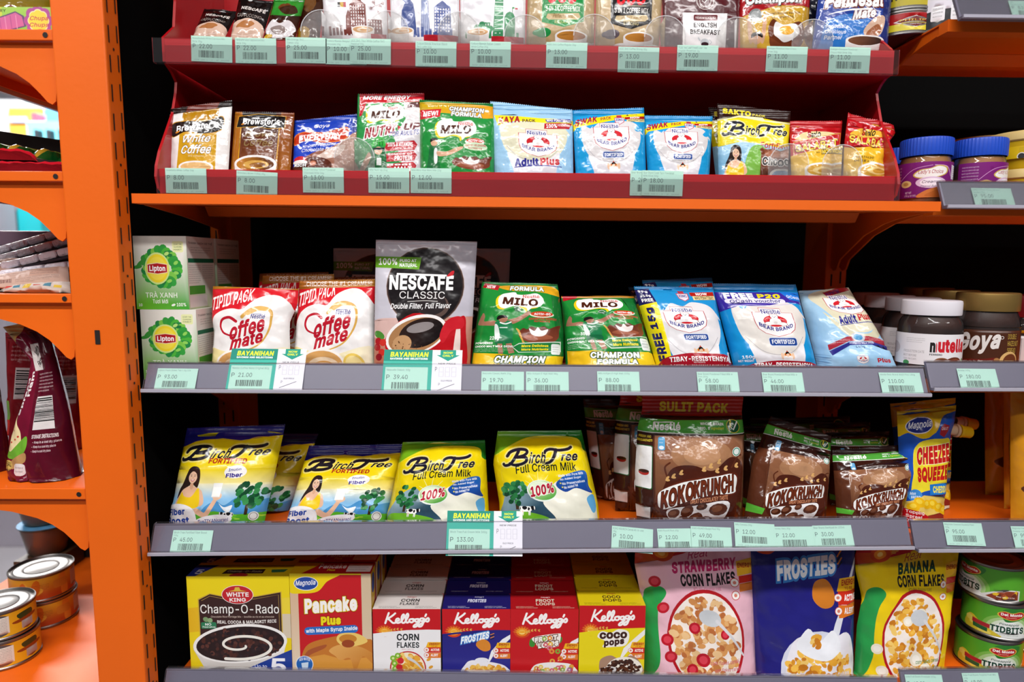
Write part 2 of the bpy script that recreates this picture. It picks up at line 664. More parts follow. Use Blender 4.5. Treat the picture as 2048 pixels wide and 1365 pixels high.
def clone(root, loc, label=None, rz=None, group=None, scale=None):
    r = root.copy()
    COLL.objects.link(r)
    r.location = loc
    if rz is not None:
        r.rotation_euler = (r.rotation_euler[0], r.rotation_euler[1], rz)
    if scale:
        r.scale = (scale,) * 3
    if label:
        r['label'] = label
    if group:
        r['group'] = group
    for ch in list(root.children):
        c = ch.copy()
        COLL.objects.link(c)
        c.parent = r
        for g in list(ch.children):
            d = g.copy()
            COLL.objects.link(d)
            d.parent = c
    return r
# ---------------------------------------------------------------- package shapes
def pack(name, label, cat, design, q, Y, z0, lean=8.0, T=0.03, form='pillow', seal=0.07, wr=0.0008, cell=0.0055, group=None,
         mat=None, yaw=0.0, eL=None, eR=None, teeth=0.0012, seed=None, ext=None, back='#cccccc', brick=3.0, asp=None, tw=0.0):
    """A bag or sachet standing on z0 with its middle plane at depth Y. q: where the printed front's corners TL, TR, BR, BL lie in the photograph."""
    seed = seed if seed is not None else sum(map(ord, label)) % 997
    rnd = random.Random(seed)
    ya, la = math.radians(yaw), math.radians(lean)
    eu = np.array([math.cos(ya), math.sin(ya), 0])
    bd = np.array([-math.sin(ya), math.cos(ya), 0])
    ev = math.cos(la) * np.array([0, 0, 1.0]) + math.sin(la) * bd
    n = np.cross(eu, ev)
    p0 = at((q[2][0] + q[3][0]) / 2, (q[2][1] + q[3][1]) / 2, Y)
    p0[2] = z0
    K = []
    for (u, v) in q:
        d = onplane(u, v, p0, n) - p0
        K.append(np.array([d @ eu, d @ ev]))
    TL, TR, BR, BL = K
    W = (np.linalg.norm(TR - TL) + np.linalg.norm(BR - BL)) / 2
    H = (np.linalg.norm(TL - BL) + np.linalg.norm(TR - BR)) / 2
    if ext is None:
        ext = max(0.0, min(0.6, max(BL[1] / (TL[1] - BL[1]), BR[1] / (TR[1] - BR[1]))))
    phs = [rnd.random() * 6.28 for _ in range(12)]
    vt = 1 - seal
    def edge(spec, v):
        if not spec:
            return 0 * v
        xs, ys = zip(*sorted(((1 - a / 100.0), b / 1000.0) for a, b in spec))
        return np.interp(v, xs, ys)
    def surf(u, v, side):
        h = (v + ext) / (1 + ext)
        ht = (vt + ext) / (1 + ext)
        L = BL[None, :] + (TL - BL)[None, :] * v[:, None]
        R = BR[None, :] + (TR - BR)[None, :] * v[:, None]
        L = L + np.stack([edge(eL, v), 0 * v], 1)
        R = R + np.stack([edge(eR, v), 0 * v], 1)
        ab = L + (R - L) * u[:, None]
        ab[:, 1] = np.maximum(ab[:, 1], 0)
        x = np.clip(np.abs(2 * u - 1), 0, 1)
        e = (1 - x ** brick) ** 0.62
        top = np.clip((ht - h) / max(0.32 if form == 'pillow' else ht, 1e-3), 0, 1)
        if form == 'pillow':
            g = top ** 0.6 * np.clip(h / 0.22, 0, 1) ** 0.55
        elif form == 'brick':
            top = np.clip((ht - h) / 0.22, 0, 1)
            g = top ** 0.55 * np.clip(h / 0.06, 0, 1) ** 0.5
        elif form == 'stand':
            g = 0.06 + 0.94 * top ** 0.75
        else:
            g = np.ones_like(h)
        b = T / 2 * e * g
        inside = np.minimum(np.minimum(u, 1 - u) / 0.04, 1) * np.minimum(np.maximum(ht - h, 0) / 0.02, 1)
        inside = np.clip(inside, 0, 1)
        w = (np.sin(6.28 * (1.3 * u + 1.1 * v) + phs[0]) * 0.7 + np.sin(6.28 * (2.7 * u - 1.9 * v) + phs[1]) * 0.5
             + np.sin(6.28 * (0.8 * u - 3.6 * v) + phs[2]) * 0.45 + np.sin(6.28 * (5.1 * u + 2.3 * v) + phs[3]) * 0.28
             + np.sin(6.28 * (3.3 * u + 6.7 * v) + phs[9]) * 0.2)
        cr = np.sin(6.28 * (6.5 * u + 0.4 * np.sin(4 * u + phs[4])) + phs[5]) + 0.7 * np.sin(6.28 * 11.3 * u + phs[6])
        w = w + cr * 0.75 * (np.exp(-np.maximum(ht - h, 0) / 0.10) + np.exp(-h / 0.10))
        cs = np.sin(6.28 * (5.5 * v) + phs[7]) + 0.6 * np.sin(6.28 * 9.7 * v + phs[8])
        w = w + cs * 0.5 * (np.exp(-u / 0.07) + np.exp(-(1 - u) / 0.07))
        sheet = wr * 0.9 * np.sin(6.28 * (1.2 * u) + phs[10]) * (h ** 2) + wr * 0.5 * np.sin(6.28 * 3.1 * u + phs[11]) * h ** 3
        d = side * (np.maximum(b, 0.0004) * np.clip(np.minimum(u, 1 - u) / 0.004, 0, 1) + wr * w * inside * (1 if side > 0 else 0.6)) + sheet
        d = d + tw * (u - 0.5) * h
        X = ab[:, :1] * eu + ab[:, 1:] * ev + d[:, None] * n
        X[:, 2] = np.maximum(X[:, 2], 0)      # nothing sinks into the deck
        return X
    def normals(u, v, side):
        k = 2e-3
        du = surf(np.minimum(u + k, 1), v, side) - surf(np.maximum(u - k, 0), v, side)
        dv = surf(u, np.minimum(v + k, 1.02), side) - surf(u, np.maximum(v - k, -ext), side)
        N = np.cross(du, dv) * side
        l = np.linalg.norm(N, axis=1, keepdims=True)
        return np.where(l > 1e-12, N / np.maximum(l, 1e-12), n * side)
    a = Art(W, H, seed)
    design(a)
    cut = vt * H if seal else None
    P, T3, col = bake(a, (0, -ext * H, W, H), cell, cut, teeth)
    u, v = np.clip(P[:, 0] / W, 0, 1), P[:, 1] / H
    X, N = surf(u, v, 1), normals(u, v, 1)
    # plain back
    nb, mb = 14, 18
    bu, bv = np.meshgrid(np.linspace(0, 1, nb), np.concatenate([np.linspace(-ext, vt, mb - 2), np.linspace(vt, 1, 3)[1:]]))
    bu, bv = bu.reshape(-1), bv.reshape(-1)
    XB, NB = surf(bu, bv, -1), normals(bu, bv, -1)
    TB = []
    for j in range(mb - 1):
        for i in range(nb - 1):
            p = j * nb + i
            TB += [(p, p + nb, p + 1), (p + 1, p + nb, p + nb + 1)]
    TB = np.array(TB)
    VA = np.concatenate([X, XB])
    NA = np.concatenate([N, NB])
    TA = np.concatenate([T3, TB + len(X)])
    CA = np.concatenate([col, np.tile(np.array(rgb(back)), (len(TB), 3, 1))])
    vc = np.concatenate([v, bv])[TA].mean(axis=1)
    body = vc < vt if seal else np.ones(len(TA), bool)
    mat = mat or FILM
    root = inked(name, VA, TA[body], CA[body], mat, None, tuple(p0), NA)
    if seal:
        inked('top_seal', VA, TA[~body], CA[~body], SEAL, root, None, NA)
    tag(root, label, cat, group)
    return root

def flatart(fn, W, H, seed=3):
    a = Art(W, H, seed)
    fn(a)
    return a

def facemesh(name, a, org, ex, ey, mat, parent=None, loc=None, mapper=None, cell=None):
    """A printed rectangle with its lower corner at org and sides along ex and ey."""
    P, T, col = bake(a, (0, 0, a.W, a.H), cell)
    V = mapper(P) if mapper else np.array(org) + P[:, :1] * np.array(ex) + P[:, 1:] * np.array(ey)
    return inked(name, V, T, col, mat, parent, loc, flat=mapper is None)

def carton(name, label, cat, W, D, H, loc, front, top=None, side=None, base='#dddddd', rz=0.0, group=None, left=None, topcol=None, vis=1.0):
    """A card box with its front bottom edge centred on loc; front / top / side are print functions."""
    root = empty(name, loc, rz)
    Vs, Ts, Cs = [], [], []
    def face(fn, W_, H_, org, ex, ey, colr, vis=1.0):
        a = Art(W_, H_, 5)
        if vis < 1.0:
            a.ymap, a.yk = ([-50, 0, 100, 200], [-50 * vis, 0, 100 * vis, 200 * vis]), vis
        a.base = colr
        if fn:
            fn(a)
        P, T, c = bake(a, (0, 0, W_, H_), None)
        o = sum(len(v) for v in Vs)
        Vs.append(np.array(org) + P[:, :1] * np.array(ex) + P[:, 1:] * np.array(ey))
        Ts.append(T + o)
        Cs.append(c)
    h = W / 2
    face(side, D, H, (h, 0, 0), (0, 1, 0), (0, 0, 1), base)
    face(left, D, H, (-h, D, 0), (0, -1, 0), (0, 0, 1), base)
    face(None, W, H, (h, D, 0), (-1, 0, 0), (0, 0, 1), base)
    face(None, W, D, (-h, D, 0), (1, 0, 0), (0, -1, 0), base)
    inked('carton_body', np.concatenate(Vs), np.concatenate(Ts), np.concatenate(Cs), CARD, root, flat=True)
    Vs.clear(); Ts.clear(); Cs.clear()
    face(front, W, H, (-h, 0, 0), (1, 0, 0), (0, 0, 1), base, vis)
    inked('front_panel', Vs[0], Ts[0], Cs[0], CARD, root, flat=True)
    Vs.clear(); Ts.clear(); Cs.clear()
    face(top, W, D, (-h, 0, H), (1, 0, 0), (0, 1, 0), topcol or base)
    g = 0.0012
    face(None, W * 0.96, 0.006, (-h * 0.96, D * 0.93, H + g), (1, 0, 0), (0, 1, 0), topcol or base)
    inked('top_flap', np.concatenate(Vs), np.concatenate(Ts), np.concatenate(Cs), CARD, root, flat=True)
    return tag(root, label, cat, group)

def wrap(a, r, zb, a0, a1):
    """Maps a flat label onto a cylinder from angle a0 to a1 (0 faces -Y)."""
    def f(P):
        t = a0 + (a1 - a0) * P[:, 0] / a.W
        return np.stack([r * np.sin(t), -r * np.cos(t), zb + P[:, 1]], axis=1)
    return f

def sticker(name, fn, r, zb, h, a0, a1, parent, mat=None):
    a = flatart(fn, r * (a1 - a0), h)
    return facemesh(name, a, None, None, None, mat or LABEL, parent, mapper=wrap(a, r, zb, a0, a1), cell=0.004)
# ================================================================ the shop around
def structure(o):
    o['kind'] = 'structure'
    return o

FLOORM = solid('pale_floor_tile', '#7b787c', 0.3, vary=0.05, vscale=1.5)
structure(boxobj('floor', -6, 4, -5, 6, FLOOR_Z - 0.05, FLOOR_Z, FLOORM))
structure(boxobj('ceiling', -6, 4, -5, 6, CEIL_Z, CEIL_Z + 0.05, solid('ceiling_white', '#dedede', 0.8)))
structure(boxobj('wall_back', -6, 4, 5.4, 5.5, FLOOR_Z, CEIL_Z, solid('shop_wall_white', '#e9eaf0', 0.7, vary=0.03)))
LAMPHOUSE = solid('lamp_housing', '#e8e8e8', 0.4)
for i, (lx, ly) in enumerate(LAMPS):
    o = boxobj('ceiling_lamp', -0.63, 0.63, -0.10, 0.10, -0.045, 0.0, LAMPHOUSE, None, 0.004, loc=(lx, ly, CEIL_Z))
    tag(o, 'white tube lamp housing on the shop ceiling above the aisle', 'lamp', 'ceiling lamps above the aisles')

# ---- left far view of the shop, behind the end gondola
def far(name, u0, v0, u1, v1, Y, dep, col, label, cat, rough=0.5):
    """A piece of the far shop; v0 its lower edge (None: it stands on the floor), v1 its upper edge."""
    a, b = at(u0, v1, Y), at(u1, v1, Y)
    a[2] = at(u0, v0 or 600, Y)[2]
    if v0 is None:
        a[2] = FLOOR_Z
    o = boxobj(name, 0, b[0] - a[0], 0, dep, 0, b[2] - a[2], solid('far_' + name + col.strip('#'), col, rough, vary=0.04), None, 0.004, loc=tuple(a))
    return tag(o, label, cat)

# ================================================================ main gondola frame
UP_Y, UP_D = 0.232, 0.09
def slots_mesh(xc, w, y, z0, z1, ny=-1, pitch=0.030, off=0.0066, face='y'):
    V, Fc = [], []
    z = z0
    k = 0
    while z < z1:
        for s in (-1, 1):
            zz = z + (0.004 if s > 0 else 0)
            h, hw = 0.0088, 0.0011
            c = xc + s * off
            p = len(V)
            for (da, dz) in ((-hw, -h), (hw, -h), (hw, h), (-hw, h)):
                V.append((c + da, y, zz + dz) if face == 'y' else (y, c + da, zz + dz))
            Fc.append((p, p + 1, p + 2, p + 3))
        if k % 4 == 1:
            p = len(V)
            for j in range(8):
                t = j * math.pi / 4
                V.append((xc + 0.0016 * math.cos(t), y, z + 0.0165 + 0.0016 * math.sin(t)) if face == 'y' else (y, xc + 0.0016 * math.cos(t), z + 0.0165 + 0.0016 * math.sin(t)))
            Fc.append(tuple(range(p, p + 8)))
        z += pitch
        k += 1
    return V, Fc

frame = empty('shelving_gondola', (0, UP_Y, FLOOR_Z))
tag(frame, 'orange slotted uprights with black back panels behind the grocery shelves', 'shelving frame')
for x in (-0.45, 0.45, 1.35):
    u = boxobj('upright', x - 0.0155, x + 0.0155, 0, UP_D, 0, CEIL_Z - FLOOR_Z - 0.6, ORANGE, frame, 0.0015)
    V, Fc = slots_mesh(x, 0.03, -0.0006, 0.4, 2.1)
    meshobj('slot_row', V, Fc, SLOT, u)
for xa, xb in ((-0.434, 0.434), (0.466, 1.334)):
    boxobj('back_panel', xa, xb, 0.072, 0.080, 0.05, 2.2, BLACK, frame)

RH, RD = 0.0315, 0.0159       # price channel: height and set-back of its top edge
class Row:
    """One shelf level, its front edge's ends taken from the photograph."""
    def __init__(s, x0, x1, zl, zr, deck):
        s.x0, s.x1, s.zl, s.zr, s.deck = x0, x1, zl, zr, deck
    def zb(s, x):
        return s.zl + (s.zr - s.zl) * (x - s.x0) / (s.x1 - s.x0)
    def zd(s, x):
        return s.zb(x) + s.deck

def channel(row, parent, cover=True, x0=None, x1=None):
    x0 = row.x0 + 0.001 if x0 is None else x0
    x1 = row.x1 - 0.001 if x1 is None else x1
    t = 0.0022
    prof = [(0.0, 0.0), (-0.0032, 0.0004), (-0.0036, 0.0030), (-0.0022, 0.0034), (0.0022, 0.0028),
            (RD - 0.0016, RH - 0.0020), (RD - 0.0022, RH - 0.0006), (RD + 0.0004, RH), (RD + 0.003, RH - 0.001), (0.004, -0.0004)]
    rail = prism('price_rail', prof, x0, x1, RAILGREY, parent, zf=row.zb)
    lip = [(-0.0034, -0.0006), (-0.0052, 0.0004), (-0.0052, 0.0036), (-0.0038, 0.0040)]
    prism('rail_lip', lip, x0, x1, RAILLIP, rail, zf=row.zb)
    if cover:
        o = 0.0026
        A_ = [(-0.0036, 0.0042), (-0.0006, 0.0050), (RD - 0.0042, RH - 0.0004), (RD - 0.0026, RH + 0.0010), (RD + 0.003, RH + 0.0009)]
        c = A_ + [(y + 0.0003, z - 0.0005) for y, z in A_[::-1]]
        prism('clear_cover', c, x0, x1, CLEAR, rail, zf=row.zb)
    return rail

def bracket(x, z, y0, parent, thin=False, t=0.0025):
    """Curved side bracket below a shelf; deep at the upright, thin at the front."""
    arm = [(0.205, 0.026), (0.15, 0.020), (0.10, 0.015)] if thin else [(0.205, 0.060), (0.18, 0.047), (0.145, 0.029), (0.10, 0.0165), (0.07, 0.012)]
    pts = [(y0, z), (UP_Y, z), (UP_Y, z - 0.070), (0.222, z - 0.076), (0.213, z - 0.074)] + [(a, z - b) for a, b in arm] + [(y0, z - 0.009)]
    return prism('shelf_bracket', pts, x - t / 2, x + t / 2, ORANGE, parent)

def shelf(label, row, y0=None, lip=0.0068, rail=True, depth_to=UP_Y - 0.002):
    root = empty('metal_shelf', ((row.x0 + row.x1) / 2, 0, 0))
    root.location = (0, 0, 0)
    y0 = RD + 0.0035 if y0 is None else y0
    zf = row.zd
    prof = [(y0, 0.0), (depth_to, 0.0), (depth_to, -0.0016), (y0 + 0.016, -0.0016), (y0 + 0.016, -lip + 0.0016), (y0 + 0.018, -lip + 0.0016), (y0 + 0.018, -lip), (y0, -lip)]
    prism('shelf_deck', prof, row.x0 + 0.0005, row.x1 - 0.0005, ORANGE, root, zf=zf, bev=0.0006)
    # stiffening bar under the deck
    prism('stiffener', [(0.13, -0.002), (0.165, -0.002), (0.155, -0.014), (0.14, -0.014)], row.x0 + 0.02, row.x1 - 0.02, ORANGE, root, zf=zf)
    bracket(row.x0 + 0.004, row.zd(row.x0) - 0.0018, y0 + 0.02, root, thin=not rail)
    bracket(row.x1 - 0.004, row.zd(row.x1) - 0.0018, y0 + 0.02, root)
    if rail:
        channel(row, root)
    return tag(root, label, 'shelf')

def row_from(ul, vl, ur, vr, Y=0.0, dz=0.0, deck=0.0070, x0=None, x1=None):
    a, b = at(ul, vl, Y), at(ur, vr, Y)
    return Row(a[0] if x0 is None else x0, b[0] if x1 is None else x1, a[2] + dz, b[2] + dz, deck)

R3 = row_from(284, 784, 1860, 793)
R4 = row_from(298, 1110, 1826, 1097)
R5 = row_from(333, 1337, 1794, 1355, Y=RD, dz=-RH)
R3b = row_from(1862, 781.5, 2048, 782)
R4b = row_from(1831, 1103, 2048, 1099.5)
R2b = row_from(1888, 417, 2048, 419)
R5b = row_from(1797, 1339, 2048, 1331, Y=RD, dz=-RH)
R1b = row_from(1919, 38.7, 2048, 42.7)
for r in (R3b, R4b, R2b, R5b, R1b):      # the neighbouring bay runs on out of the picture
    k = (r.zr - r.zl) / (r.x1 - r.x0)
    xe = 1.349
    r.zr, r.x1 = r.zl + k * 0.3 * (xe - r.x0), xe
# shelf 2 of the main bay: bare orange lip with the red rack on it
a2, b2 = at(277, 390, 0.012), at(1866, 406, 0.012)
R2 = Row(a2[0], b2[0], a2[2] - 0.0, b2[2] - 0.0, 0.0)
LIP2 = 0.0105
shelf('orange shelf carrying the red display rack', R2, y0=-0.003, lip=LIP2, rail=False)
shelf('orange shelf with tea boxes, creamer bags and a dark glossy price rail', R3)
shelf('orange shelf with yellow milk bags and brown cereal bags on it', R4)
shelf('orange shelf with cereal boxes and the tall cereal pouches', R5)
shelf('orange shelf with the blue-lidded spread jars and yellow tubs', R2b, lip=0.013)
shelf('orange shelf with the hazelnut spread jars under gold lids', R3b, lip=0.013)
shelf('orange shelf with the cheese spread pouches and yellow snack bags', R4b, lip=0.013)
shelf('orange shelf with the green fruit tins', R5b, lip=0.013)
shelf('orange shelf with luncheon meat tins, highest in the side bay', R1b, lip=0.013)

# ================================================================ red display rack on shelf 2
rack = empty('display_rack', (0, 0, 0))
tag(rack, 'red two-tier countertop display rack with clear price strips on the orange shelf', 'display rack')
XA, XB = -0.418, 0.418
pl1, pr1 = at(316, 127, 0.028), at(1790, 151, 0.028)
t1 = Row(pl1[0] + 0.008, pr1[0] - 0.002, pl1[2], pr1[2], 0)
pl2, pr2 = at(309, 390, 0.006), at(1797, 405, 0.006)
t2 = Row(pl2[0] + 0.004, pr2[0] - 0.003, R2.zb(pl2[0]) + 0.001, R2.zb(pr2[0]) + 0.001, 0)
Z1 = (t1.zl + t1.zr) / 2
Z2 = (t2.zl + t2.zr) / 2
TOPZ = Z1 + 0.17
def side_profile(zb, z1):
    # (y, z) outline of the rack's side: bulging foot, waist, upper tray, straight top
    pts = [(0.205, zb), (0.018, zb), (0.006, zb + 0.006), (0.002, zb + 0.018), (0.004, zb + 0.030), (0.013, zb + 0.048), (0.030, zb + 0.072),
           (0.046, zb + 0.095), (0.056, zb + 0.120), (0.059, z1 - 0.012), (0.050, z1 - 0.004), (0.034, z1 + 0.004), (0.034, z1 + 0.030),
           (0.060, z1 + 0.05), (0.066, z1 + 0.08), (0.066, TOPZ), (0.205, TOPZ)]
    return pts
prism('side_panel', side_profile(t2.zl, t1.zl), t2.x0 - 0.001, t2.x0 + 0.002, RED, rack, bev=0.0008)
prism('side_panel', side_profile(t2.zr, t1.zr), t2.x1 - 0.002, t2.x1 + 0.001, RED, rack, bev=0.0008)
boxobj('back_panel', t2.x0 + 0.002, t2.x1 - 0.002, 0.202, 0.205, Z2, TOPZ, RED, rack)
LH = 0.0262
for (t, y0, nm) in ((t2, 0.006, 'lower'), (t1, 0.028, 'upper')):
    xa, xb = t.x0 + 0.0005, t.x1 - 0.0005
    if t is t2:
        xa, xb = xa + 0.002, xb - 0.002
    prof = [(y0, 0.0), (0.202, 0.0), (0.202, 0.003), (y0 + 0.004, 0.003), (y0 + 0.004, LH), (y0 + 0.001, LH + 0.0008), (y0, LH)]
    tr = prism('tier_tray', prof, xa, xb, RED, rack, zf=t.zb, bev=0.0005)
    c = 0.0062
    ext = 0.010 if t is t1 else 0.0
    prism('clear_cover', [(y0 - c, -0.0005), (y0 - c - 0.0012, -0.0005), (y0 - c - 0.0012, LH - 0.001), (y0 - c, LH - 0.001)], xa - ext, xb + 0.002, CLEAR, tr, zf=t.zb)
    prism('cover_ledge', [(y0 - c, -0.0012), (y0 - 0.0002, -0.0012), (y0 - 0.0002, 0.0002), (y0 - c, 0.0002)], xa - ext, xb + 0.002, CLEAR, tr, zf=t.zb)
T1D, T2D = 0.003, 0.003

RIM = clear('rim_glint_haze', (0.9, 0.9, 0.88), 0.55, 0.05)  # whitish colour stands in for the bright edges of the clear tabs
def divider(u, v, row, y, r, h0):
    """Clear tray divider: an upright sheet behind a rounded front tab."""
    p = at(u, v, y)
    x = p[0]
    zb = row.zb(x) + 0.003
    d = meshobj('tray_divider', [(x - 0.0004, y, zb), (x - 0.0004, 0.19, zb), (x - 0.0004, 0.19, p[2] - 0.002), (x - 0.0004, y, p[2]),
                                 (x + 0.0004, y, zb), (x + 0.0004, 0.19, zb), (x + 0.0004, 0.19, p[2] - 0.002), (x + 0.0004, y, p[2])],
                [(0, 1, 2, 3), (7, 6, 5, 4), (0, 3, 7, 4), (3, 2, 6, 7), (1, 5, 6, 2)], CLEARD, rack)
    bm = bmesh.new()
    top = p[2] + 0.001
    V = [bm.verts.new((x + sx * r, y, zb)) for sx in (-1, 1)]
    arc = []
    zc = max(zb + 0.002, top - r)
    for k in range(25):
        a = math.pi * k / 24
        arc.append(bm.verts.new((x + r * math.cos(a), y, zc + min(r, top - zc) * math.sin(a))))
    f = bm.faces.new([V[0], V[1]] + arc)
    bmesh.ops.solidify(bm, geom=[f], thickness=0.0014)
    bmobj('round_tab', bm, CLEARD, d)
    rim = [(x + (r - w) * math.cos(math.pi * k / 28), y - 0.0009 - e, zc + min(r - w, top - zc) * math.sin(math.pi * k / 28)) for w, e in ((-0.0002, 0), (0.0009, 0)) for k in range(29)]
    meshobj('tab_edge_glint', rim, [(k, k + 1, 29 + k + 1, 29 + k) for k in range(28)], RIM, d)

for u, v in ((642, 21), (775, 23), (917, 25), (1050, 31), (1189, 30), (1331, 33), (1475, 36), (1627, 40)):
    divider(u, v, t1, 0.036, 0.0235, 0)
for u, v in ((708, 277), (1579, 289), (1686, 291)):
    divider(u, v, t2, 0.0125, 0.0225, 0)

# ================================================================ end gondola beside it
PYF, PYB = -0.020, 0.008
PX0, PX1 = at(147, 682, PYF)[0], at(248, 682, PYF)[0]
PXC = (PX0 + PX1) / 2
endg = empty('end_gondola', (PXC, 0.0, FLOOR_Z))
tag(endg, 'orange slotted steel posts and panel of the end gondola beside the shelves', 'shelving frame')
PH = CEIL_Z - 0.35 - FLOOR_Z
post = boxobj('upright', PX0 - PXC, PX1 - PXC, PYF, PYB, 0, PH, ORANGE, endg, 0.002)
V, Fc = slots_mesh((PYF + PYB) / 2, 0.03, PX1 + 0.0006 - PXC, 0.45, 1.9, off=0.0075, face='x')
meshobj('slot_row', V, Fc, SLOT, post)
h = at(195, 675, PYF - 0.0006)
meshobj('bolt_slot', [(h[0] + a - PXC, PYF - 0.0006, h[2] + b - FLOOR_Z) for a, b in ((-.0028, -.0078), (.0028, -.0078), (.0028, .0078), (-.0028, .0078))], [(0, 1, 2, 3)], SLOT, post)
boxobj('upright', PX0 - PXC, PX1 - PXC, 0.90, 0.938, 0, PH, ORANGE, endg, 0.002)
boxobj('back_panel', -0.004, 0.004, PYB, 0.90, 0.05, PH - 0.02, BLACK, endg)

def xedge(u, v, z):
    """Where the ray through a pixel meets the level z."""
    d = ray(u, v)
    return (CAM + d * ((z - CAM[2]) / d[2]))[0]

def end_shelf(vt, vb, label, rail=True):
    zt = at(60, vt, -0.014)[2]
    zb_ = at(60, vb, -0.014)[2]
    root = empty('metal_shelf', (0, 0, 0))
    x1, x0 = PX0 - 0.0015, PX0 - END_DEPTH
    boxobj('shelf_deck', x0, x1, -0.012, 0.93, zt - 0.0016, zt, ORANGE, root)
    bm = bmesh.new()
    box_bm(bm, x0, x1, -0.0165, -0.0135, zb_, zt + 0.0005, 0.0008)
    e = bmobj('end_lip', bm, ORANGE, root)
    hx = PX0 - 0.0085
    hz = (zt + zb_) / 2
    V = [(hx + 0.0028 * math.cos(k * math.pi / 6), -0.0171, hz + 0.0028 * math.sin(k * math.pi / 6)) for k in range(12)]
    meshobj('rivet_hole', V, [tuple(range(12))], SLOT, e)
    boxobj('front_lip', x0 - 0.003, x0, -0.012, 0.93, zb_ - 0.004, zt + 0.0005, ORANGE, root)
    boxobj('stiffener', x1 - 0.12, x1 - 0.09, 0.0, 0.92, zb_ - 0.002, zt - 0.0018, ORANGE, root)
    if rail:
        prism('price_rail', [(x0 - 0.010, zb_ - 0.010), (x0 - 0.004, zt + 0.001), (x0 - 0.003, zt + 0.001), (x0 - 0.0035, zb_ - 0.010)], -0.01, 0.93, solid('white_rail', '#d8d8de', 0.3), root, axis='y')
    for y in (-0.0085, 0.92):
        pts = [(x1, zb_), (x1, zb_ - 0.050), (x1 - 0.0045, zb_ - 0.052), (x1 - 0.0055, zb_ - 0.060), (x1 - 0.0095, zb_ - 0.0635), (x1 - 0.0143, zb_ - 0.061)]
        for (dx, dz) in ((0.0215, 0.0525), (0.032, 0.0415), (0.045, 0.0322), (0.062, 0.0245), (0.09, 0.017), (0.13, 0.012)):
            if dx < END_DEPTH - 0.02:
                pts.append((x1 - dx, zb_ - dz))
        pts += [(x0 + 0.01, zb_ - 0.008), (x0 + 0.01, zb_)]
        prism('shelf_bracket', pts, y - 0.0012, y + 0.0012, ORANGE, root, axis='y')
    tag(root, label, 'shelf')
    return zt

END_DEPTH = PX0 - xedge(60, 198, at(60, 82, -0.014)[2] - 0.008)
E1 = end_shelf(61, 82, 'orange end shelf holding the pink sweets box, its side toward the aisle')
E2 = end_shelf(344, 363, 'orange end shelf holding green and red foil sweets')
E3 = end_shelf(589, 606, 'orange end shelf holding silver blister cards and paper packets')
E4 = end_shelf(977, 998, 'orange end shelf holding dark red ham spread pouches')
p5 = at(10, 1353, 0.014)
E5 = p5[2]
b5 = empty('base_shelf', (0, 0, 0))
XE5 = xedge(8, 1163, E5)
boxobj('shelf_deck', XE5, PX0 - 0.0015, -0.012, 0.93, E5 - 0.0016, E5, ORANGE, b5)
boxobj('kick_plate', XE5, PX0 - 0.0015, -0.0135, -0.0115, FLOOR_Z, E5, ORANGE, b5)
tag(b5, 'wide orange bottom shelf with stacked yellow tins on it', 'shelf')

# far shop, seen through the end shelves
far('white_cabinet', -160, 232, 45, 200, 3.45, 0.4, '#ffffff', 'plain white wall cabinet far behind the end shelves', 'cabinet')
far('green_cabinet', 46, 212, 140, 180, 3.5, 0.3, '#6fc0a4', 'pale green wall cabinet far behind the end shelves', 'cabinet')
far('wall_ledge', -160, 216, 150, 208, 3.3, 0.2, '#c9c6d2', 'grey ledge running below the far wall cabinets', 'ledge')
far('white_board', -160, None, 12, 217, 3.22, 0.05, '#f4f0fa', 'white poster board standing beside the far orange display', 'board')
far('orange_display', 15, None, 84, 216, 3.2, 0.3, '#f2a441', 'blurred orange display stand in the far shop', 'display stand')
far('blue_display', 87, None, 170, 216, 3.2, 0.3, '#5fa6f0', 'blurred blue display panel beside the far orange stand', 'display stand')
far('pale_banner', 17, 245, 52, 234, 3.18, 0.015, '#c8d4ee', 'pale banner strip across the far orange stand', 'banner')
far('red_toy', 61, 243, 72, 225, 3.01, 0.08, '#d84a5e', 'small red toy figure blurred on the far display', 'toy')
far('aqua_counter', 52, None, 170, 243, 3.0, 0.15, '#6fc8dc', 'aqua counter front blurred behind the green sweets', 'counter')
for k in range(3):
    far('counter_strut', 66 + k * 24, None, 74 + k * 24, 258, 2.9, 0.05, '#23262c', 'dark slanted strut on the far aqua counter', 'strut')['group'] = 'struts on the far counter'
far('teal_cooler', 26, None, 74, 330, 2.45, 0.3, '#27b7c0', 'teal drinks cooler blurred behind the silver blister cards', 'cooler', 0.3)
far('black_cabinet', -6, None, 23, 420, 2.8, 0.15, '#17161a', 'black cabinet beside the far teal cooler', 'cabinet')
far('red_case', -5, 420, 21, 392, 2.8, 0.15, '#c4524e', 'blurred red case on top of the far black cabinet', 'case')
far('grey_bin', -160, None, -9, 402, 2.3, 0.12, '#b9b4c0', 'tall grey bin beyond the end shelves', 'bin')
# ================================================================ printed logos used again and again
NAVY, YEL, WHT, BRN = '#20206e', '#f2dc10', '#f4f2f0', '#3a1c12'

def nestle(a, x0, y0, x1, y1, c, b=0.02, bar=1):
    a.t('Nestlé', x0, y0, x1, y1, c, b, res=1)
    if bar:
        w = x1 - x0
        a.r(x0 + 0.02 * w, y0 - (y1 - y0) * 0.05, x0 + 0.72 * w, y0 + (y1 - y0) * 0.07, c)

